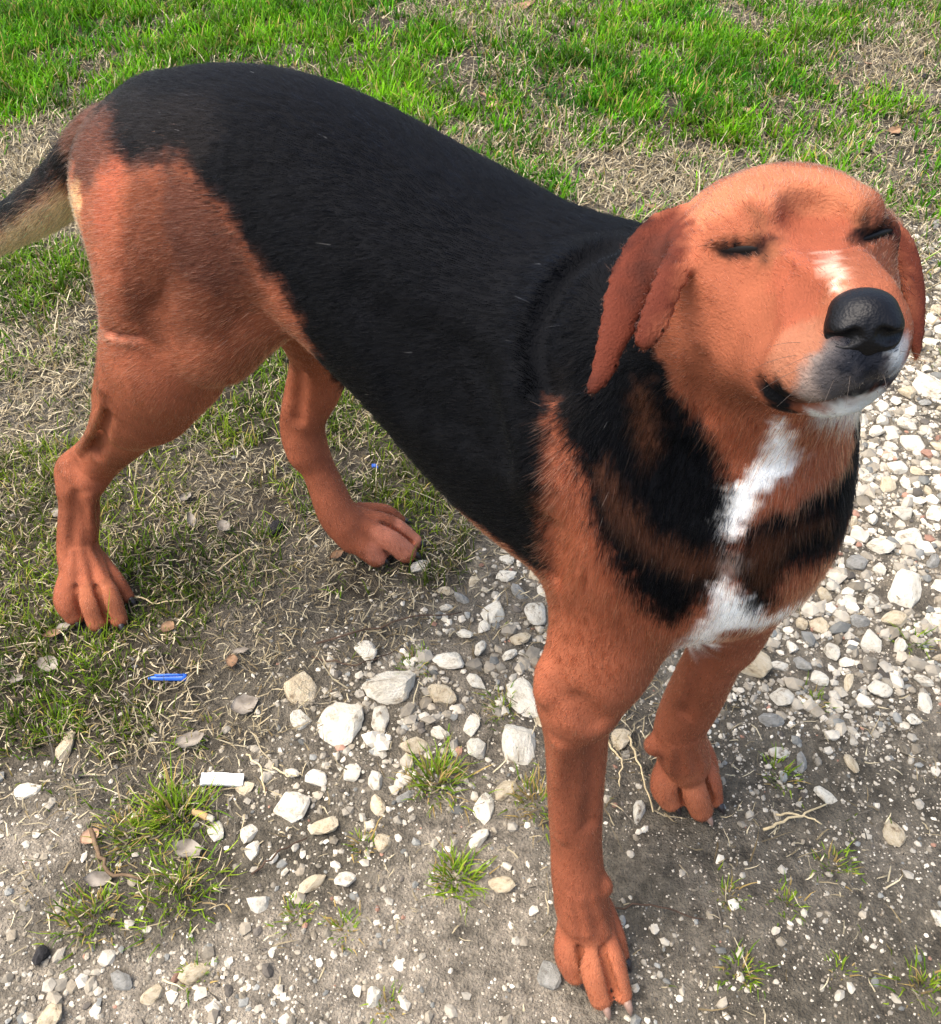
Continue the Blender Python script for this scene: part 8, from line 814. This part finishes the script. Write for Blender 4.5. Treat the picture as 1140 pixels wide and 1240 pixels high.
S0, HA, HU, HL = [np.array(v) for v in [[0.1033, -0.0036, 0.649], [0.584, -0.7514, 0.3072], [-0.2686, 0.1783, 0.9466], [0.766, 0.6353, 0.0977]]]
kd = kdtree.KDTree(len(SD))
for i, q in enumerate(SD): kd.insert(q[:3]/1000., i)
kd.balance(); mir = []                                     # the far half of the coat mirrors the near one
for x, y, z_, c_ in SD:
    p = np.array((x, y, z_))/1000.; q = p-S0; xx = q@HA
    if np.linalg.norm(q-HA*xx) < .09 and -.09 < xx < .2 and p[2] > .56: 
        p = p-2*HL*(q@HL)
        if xx < .075 and c_ in [10, 12, 23, 19]: c_ = 0
    else:
        p[1] = (-.04 if p[0] < -.2 else 0)-p[1]
        if p[0] > .02 and c_ in [10, 12, 23, 19]: c_ = 0
    if kd.find(p)[2] > .03: mir.append((*p*1000, c_))
SD = np.vstack([SD, np.array(mir)])
PALETTE = [(134, 77, 54), (140, 78, 54), (157, 96, 68), (144, 86, 60), (5, 6, 9), (20, 18, 18), (62, 38, 26), (136, 88, 66), (82, 39, 27), (62, 32, 24), (252, 250, 244), (186, 148, 106), (120, 106, 98), (100, 57, 39), (80, 47, 35), (8, 8, 10), (180, 112, 86), (139, 76, 54), (26, 28, 34), (180, 180, 176), (168, 112, 86), (116, 70, 48), (212, 180, 160), (196, 194, 186), (72, 68, 68)]
kd = kdtree.KDTree(len(SD)); sp = SD[:, :3]/1000.
for i, q in enumerate(sp): kd.insert(q, i)
kd.balance(); pal = np.array([srgb(c) for c in PALETTE]); sl = SD[:, 3].astype(int)
jit = np.stack([.0032*vn3(P3, 160, 7+i)+.0018*vn3(P3, 420, 17+i) for i in range(3)], 1); PJ = P3+jit
C3 = np.zeros((len(P3), 3)); isskin = np.zeros(len(P3), bool); isear = np.zeros(len(P3), bool)
for i, q in enumerate(PJ):
    r = kd.find_n(q, 5); d = np.array([t[2] for t in r]); k = [t[1] for t in r]
    w_ = np.exp(-(d*d-d[0]*d[0])/(2*.0030**2+.12*d[0]*d[0])); C3[i] = (w_@pal[sl[k]])/w_.sum(); isskin[i] = sl[k[0]] in [15]; isear[i] = sl[k[0]] in [8, 9]
C3 *= (1+.20*vn3(P3, 18, 77)+.14*vn3(P3, 60, 78)+.08*vn3(P3, 240, 79))[:, None]*np.array([1, 1, 1])+np.outer(vn3(P3, 26, 80), [.0, .05, .07])*C3
body_me = mk_mesh('body', P3, [Q4], attr_mat('coat_skin', 'coat', rough=.8, bump=.5, bscale=700, spec=.1), smooth=True)
set_col(body_me, 'coat', C3); link('body', body_me, dog)
nrm = np.zeros(len(P3)*3, np.float32); body_me.vertices.foreach_get('normal', nrm); nrm = nrm.reshape(-1, 3).astype(float)
# coat direction: off the nose, back along the trunk, down the legs, out along the tail
def flow(P):
    f = np.tile([-1., 0, -.45], (len(P), 1)); r = P-S0; x = r@HA; rad = np.linalg.norm(r-np.outer(x, HA), axis=1)
    leg = np.clip((.46-P[:, 2])/.10, 0, 1)[:, None]; f = f*(1-leg)+np.array([-.12, 0, -1.])*leg
    ch = np.clip((P[:, 0]-.01)/.06, 0, 1)[:, None]*np.clip((.63-P[:, 2])/.04, 0, 1)[:, None]; f = f*(1-ch)+np.array([-.1, 0, -1.])*ch
    hd = np.clip((.105-rad)/.015, 0, 1)*np.clip((x+.075)/.02, 0, 1)*np.clip((P[:, 2]-.585)/.03, 0, 1); f = f*(1-hd[:, None])+(-HA)*hd[:, None]
    tl = np.clip((-.47-P[:, 0])/.03, 0, 1)*np.clip((P[:, 2]-.20)/.03, 0, 1)*np.clip((P[:, 1]+.075)/.02, 0, 1); f = f*(1-tl[:, None])+np.array([-.8, 0, -.55])*tl[:, None]
    return f, hd, tl, leg[:, 0], ch[:, 0]
NH = 420000
wgt = np.ones(len(P3)); _, hd, tl, lg, ch = flow(P3); r = P3-S0; xh = r@HA
wgt *= 1+.9*hd; wgt[isskin] = 0; wgt /= wgt.sum()
hi = rng.choice(len(P3), NH, p=wgt); n_ = nrm[hi]
root = P3[hi]+rng.normal(0, .0012, (NH, 3)); root -= n_*((root-P3[hi])*n_).sum(1)[:, None]
f, hd, tl, lg, ch = flow(root); f = np.where(isear[hi][:, None]&(np.abs((root-S0)@HL) > .045)[:, None], np.array([-.1, 0, -1.]), f); f = f+.10*np.stack([vn3(root, 35, 101+i) for i in range(3)], 1)+rng.normal(0, .10, (NH, 3))
f -= n_*(f*n_).sum(1)[:, None]; f /= np.linalg.norm(f, axis=1)[:, None]+1e-6
xh = (root-S0)@HA
Lh = .0080*(1-hd)*(1-lg*.5)+hd*(.0045-.0022*np.clip((xh-.02)/.08, 0, 1)); Lh = Lh+.0012*ch*(1-hd)*(1-lg)+.010*tl; Lh = np.where(isear[hi], .0013, Lh); Lh *= rng.lognormal(0, .25, NH)
cl_ = .12+.12*vn3(root, 60, 131)
lift = (.15+.20*rng.random(NH)+.12*tl+.05*ch)
K = 4; HP = np.zeros((NH, K, 3)); t = np.linspace(0, 1, K)
for k in range(K):
    HP[:, k] = root-n_*.0006+f*(Lh*t[k])[:, None]+n_*(Lh*(lift*1.5*t[k]-lift*.9*t[k]**2))[:, None]
rad = np.array([.00013, .00012, .00008, .00002])[None]*(1+.5*tl)[:, None]*rng.uniform(.8, 1.25, (NH, 1))
qj = root+rng.normal(0, 1, (NH, 3))*np.where(hd > .5, .0012, np.where((root[:, 0] < -.2)&(root[:, 2] > .3), .0085, .0030))[:, None]; alt = C3[hi].copy(); pick = np.nonzero(rng.random(NH) < .5)[0]
for i in pick: alt[i] = pal[sl[kd.find(qj[i])[1]]]
hc = alt*rng.lognormal(-.06, .45, (NH, 1))*(1+.26*vn3(root*np.array([1, 1, .5]), 260, 140)+.30*vn3(root*np.array([1, 1, .35]), 620, 141))[:, None]; wh = rng.random(NH) < .0004; hc[wh] = srgb((190, 186, 176))
cu = bpy.data.hair_curves.new('fur'); cu.add_curves([K]*NH)
cu.attributes['position'].data.foreach_set('vector', HP.astype(np.float32).ravel())
ra = cu.attributes.get('radius') or cu.attributes.new('radius', 'FLOAT', 'POINT'); ra.data.foreach_set('value', rad.astype(np.float32).ravel())
ca = cu.attributes.new('coat', 'FLOAT_COLOR', 'CURVE'); ca.data.foreach_set('color', np.column_stack([hc, np.ones(NH)]).astype(np.float32).ravel())
fm = bpy.data.materials.new('fur'); fm.use_nodes = True; nt = fm.node_tree; nt.nodes.remove(nt.nodes['Principled BSDF'])
ph = nt.nodes.new('ShaderNodeBsdfHairPrincipled'); ph.parametrization = 'COLOR'; at_ = N(nt, 'Attribute', attribute_name='coat')
nt.links.new(at_.outputs['Color'], ph.inputs['Color']); ph.inputs['Roughness'].default_value = .45; io = N(nt, 'MapRange'); io.inputs['From Min'].default_value = .004; io.inputs['From Max'].default_value = .08; io.inputs['To Min'].default_value = 1.15; io.inputs['To Max'].default_value = 1.32; nt.links.new(at_.outputs['Fac'], io.inputs['Value']); nt.links.new(io.outputs[0], ph.inputs['IOR']); ph.inputs['Radial Roughness'].default_value = .5; ph.inputs['Coat'].default_value = 0
nt.links.new(ph.outputs[0], nt.nodes['Material Output'].inputs['Surface'])
cu.materials.append(fm); fo = link('fur', cu, dog); fo['kind'] = 'stuff'
# nose leather
SHRINK = 0.
NP = [('e', [0.1782, -0.0964, 0.6868], (0.012, 0.0136, 0.0118), 0.004, [0.4469, -0.7988, 0.4028], [-0.3366, 0.267, 0.903], False), ('e', [0.1739, -0.0908, 0.6902], (0.012, 0.0115, 0.007), 0.006, [0.4469, -0.7988, 0.4028], [-0.3366, 0.267, 0.903], False), ('e', [0.1788, -0.0951, 0.6788], (0.01, 0.01, 0.007), 0.006, [0.4469, -0.7988, 0.4028], [-0.3366, 0.267, 0.903], False), ('e', [0.1732, -0.1017, 0.6843], (0.0105, 0.0069, 0.0076), 0.003, [0.4469, -0.7988, 0.4028], [-0.3366, 0.267, 0.903], False), ('e', [0.1854, -0.0937, 0.6865], (0.0105, 0.0069, 0.0076), 0.003, [0.4469, -0.7988, 0.4028], [-0.3366, 0.267, 0.903], False), ('c', [[0.1798, -0.109, 0.6886, 0.003], [0.1767, -0.1095, 0.6861, 0.003], [0.1698, -0.1078, 0.6835, 0.0016]], 0.002, None, 5, True), ('c', [[0.1884, -0.1033, 0.6902, 0.003], [0.1906, -0.1004, 0.6886, 0.003], [0.1923, -0.0931, 0.6875, 0.0016]], 0.002, None, 5, True), ('c', [[0.1828, -0.1056, 0.6945, 0.0006], [0.1855, -0.1077, 0.6873, 0.0009], [0.1873, -0.1076, 0.6768, 0.001]], 0.002, None, 5, True)]
np_, nq = mesh_it([(chain if p[0] == 'c' else ell)(*p[1:]) for p in NP], np.array([0.1785, -0.0966, 0.6859])-.026, np.array([0.1785, -0.0966, 0.6859])+.026, .0008)
nm, nt, b = nodes('nose_leather'); b.inputs['Base Color'].default_value = (.003, .003, .004, 1); b.inputs['Roughness'].default_value = .45; b.inputs['Specular IOR Level'].default_value = .22
tc = N(nt, 'TexCoord'); vo = N(nt, 'TexVoronoi'); vo.inputs['Scale'].default_value = 900; nt.links.new(tc.outputs['Object'], vo.inputs['Vector'])
bp = N(nt, 'Bump'); bp.inputs['Strength'].default_value = .3; bp.inputs['Distance'].default_value = .0006; nt.links.new(vo.outputs['Distance'], bp.inputs['Height']); nt.links.new(bp.outputs[0], b.inputs['Normal'])
link('nose', mk_mesh('nose', np_, [nq], nm, True), dog)
# a few stiff whiskers at the lips
wk = bpy.data.hair_curves.new('whiskers'); WP = [([0.1608, -0.1079, 0.6707], [-0.4605, -0.8724, 0.1638]), ([0.1664, -0.1112, 0.6694], [-0.3787, -0.924, 0.053]), ([0.1711, -0.1124, 0.6672], [-0.2568, -0.965, -0.0533]), ([0.1598, -0.1042, 0.6741], [-0.5378, -0.7972, 0.2743]), ([0.1746, -0.112, 0.6658], [0.0232, -0.9743, -0.2242]), ([0.1676, -0.1095, 0.6749], [-0.3897, -0.914, 0.1125]), ([0.1782, -0.1112, 0.6697], [0.1835, -0.939, -0.2908]), ([0.1928, -0.0942, 0.6803], [0.9576, 0.198, 0.2091]), ([0.1944, -0.0911, 0.6736], [0.995, 0.0809, 0.0591]), ([0.1927, -0.083, 0.6646], [0.9665, -0.2082, -0.1498]), ([0.1829, -0.1094, 0.6731], [0.4107, -0.8388, -0.3574]), ([0.1916, -0.0993, 0.6728], [0.6714, -0.6419, -0.3705])]; wk.add_curves([5]*len(WP)); pts = []
for (p, d) in WP:
    p, d = np.array(p), np.array(d); l_ = rng.uniform(.012, .024)
    pts += [p+d*l_*q-np.array([0, 0, 1])*l_*.25*q*q for q in (0, .25, .5, .75, 1)]
wk.attributes['position'].data.foreach_set('vector', np.array(pts, np.float32).ravel())
wa = wk.attributes.get('radius') or wk.attributes.new('radius', 'FLOAT', 'POINT'); wa.data.foreach_set('value', np.tile([.00009, .00008, .00007, .00005, .00002], len(WP)).astype(np.float32))
wk.materials.append(flat_mat('whisker_hair', (80, 70, 62), .5, .3, .2, 90, 0)); wo = link('whiskers', wk, dog); wo['kind'] = 'stuff'
# eyes: dark wet slivers between the lids
em, nt, b = nodes('eye'); b.inputs['Base Color'].default_value = (.008, .007, .007, 1); b.inputs['Roughness'].default_value = .42; b.inputs['Specular IOR Level'].default_value = .06
for (c_, ax, up_, la, lb, ld) in [([0.1058, -0.0568, 0.6754], [0.9319, 0.1627, 0.3242], [-0.3619, 0.3558, 0.8617], 0.0131, 0.0029, 0.0026), ([0.1463, -0.0075, 0.6759], [0.1258, 0.9716, -0.2005], [-0.5902, 0.2358, 0.7721], 0.0178, 0.002, 0.0026)]:
    ax = np.array(ax); up_ = np.array(up_); fw = np.cross(ax, up_); V = np.array(c_)+np.outer(I3[0][:, 0]*la, ax)+np.outer(I3[0][:, 1]*lb, up_)+np.outer(I3[0][:, 2]*ld, fw)
    link('eye', mk_mesh('eye', V, [I3[1]], em, True), dog)
# claws
cms = [flat_mat('pale_claw', (134, 108, 94), .45, .4, .2, 200, 0), flat_mat('dark_claw', (40, 34, 34), .4, .5, .2, 200, 0)]
for (p0, p1, p2, rd, dkc) in [([-0.545, -0.1975, 0.0099], [-0.5407, -0.1992, 0.008], [-0.5379, -0.2003, 0.001], 0.0037, 1), ([-0.5162, -0.186, 0.0099], [-0.5114, -0.1883, 0.0076], [-0.5081, -0.1898, 0.001], 0.0037, 1), ([-0.5009, -0.167, 0.0104], [-0.4956, -0.1689, 0.0086], [-0.4921, -0.1702, 0.0014], 0.0037, 1), ([-0.5239, -0.1372, 0.011], [-0.5185, -0.1372, 0.0093], [-0.515, -0.1371, 0.002], 0.0037, 1), ([-0.3394, 0.1059, 0.0108], [-0.3348, 0.1077, 0.0096], [-0.3317, 0.1089, 0.0018], 0.0037, 1), ([-0.3167, 0.1368, 0.0115], [-0.3118, 0.14, 0.0103], [-0.3085, 0.1422, 0.0025], 0.0037, 1), ([-0.3245, 0.1552, 0.0111], [-0.3193, 0.1581, 0.01], [-0.3158, 0.1601, 0.0021], 0.0037, 1), ([-0.3652, 0.1712, 0.0115], [-0.3613, 0.1751, 0.0103], [-0.3587, 0.1778, 0.0025], 0.0037, 1), ([0.1402, -0.1384, 0.0132], [0.1446, -0.14, 0.0115], [0.1475, -0.141, 0.0042], 0.0037, 1), ([0.1693, -0.1421, 0.0127], [0.1745, -0.1446, 0.0111], [0.1779, -0.1462, 0.0037], 0.0037, 0), ([0.1813, -0.1269, 0.0127], [0.1865, -0.1295, 0.0114], [0.19, -0.1312, 0.0037], 0.0037, 0), ([0.1609, -0.0984, 0.0124], [0.1659, -0.0999, 0.0104], [0.1692, -0.1009, 0.0034], 0.0037, 1), ([0.1152, 0.0567, 0.0132], [0.1197, 0.0557, 0.0114], [0.1227, 0.055, 0.0042], 0.0037, 1), ([0.1437, 0.069, 0.0112], [0.1491, 0.0682, 0.009], [0.1526, 0.0677, 0.0022], 0.0037, 0), ([0.1462, 0.088, 0.0112], [0.1513, 0.0869, 0.0087], [0.1547, 0.0861, 0.0022], 0.0037, 1), ([0.1306, 0.1103, 0.0115], [0.1353, 0.11, 0.0088], [0.1385, 0.1098, 0.0025], 0.0037, 1)]:
    a, b_, c_ = map(np.array, (p0, p1, p2)); t = np.linspace(0, 1, 8)[:, None]; pts = a*(1-t)**2+2*b_*t*(1-t)+c_*t*t
    V, F = tube(pts, rd*np.array([1, 1.02, 1, .92, .8, .62, .4, .12]), 10)
    link('claw', mk_mesh('claw', V, F, cms[dkc], True), dog)
print('green', n_green, 'gravel', m, 'mid', len(mid), 'dog', len(P3))
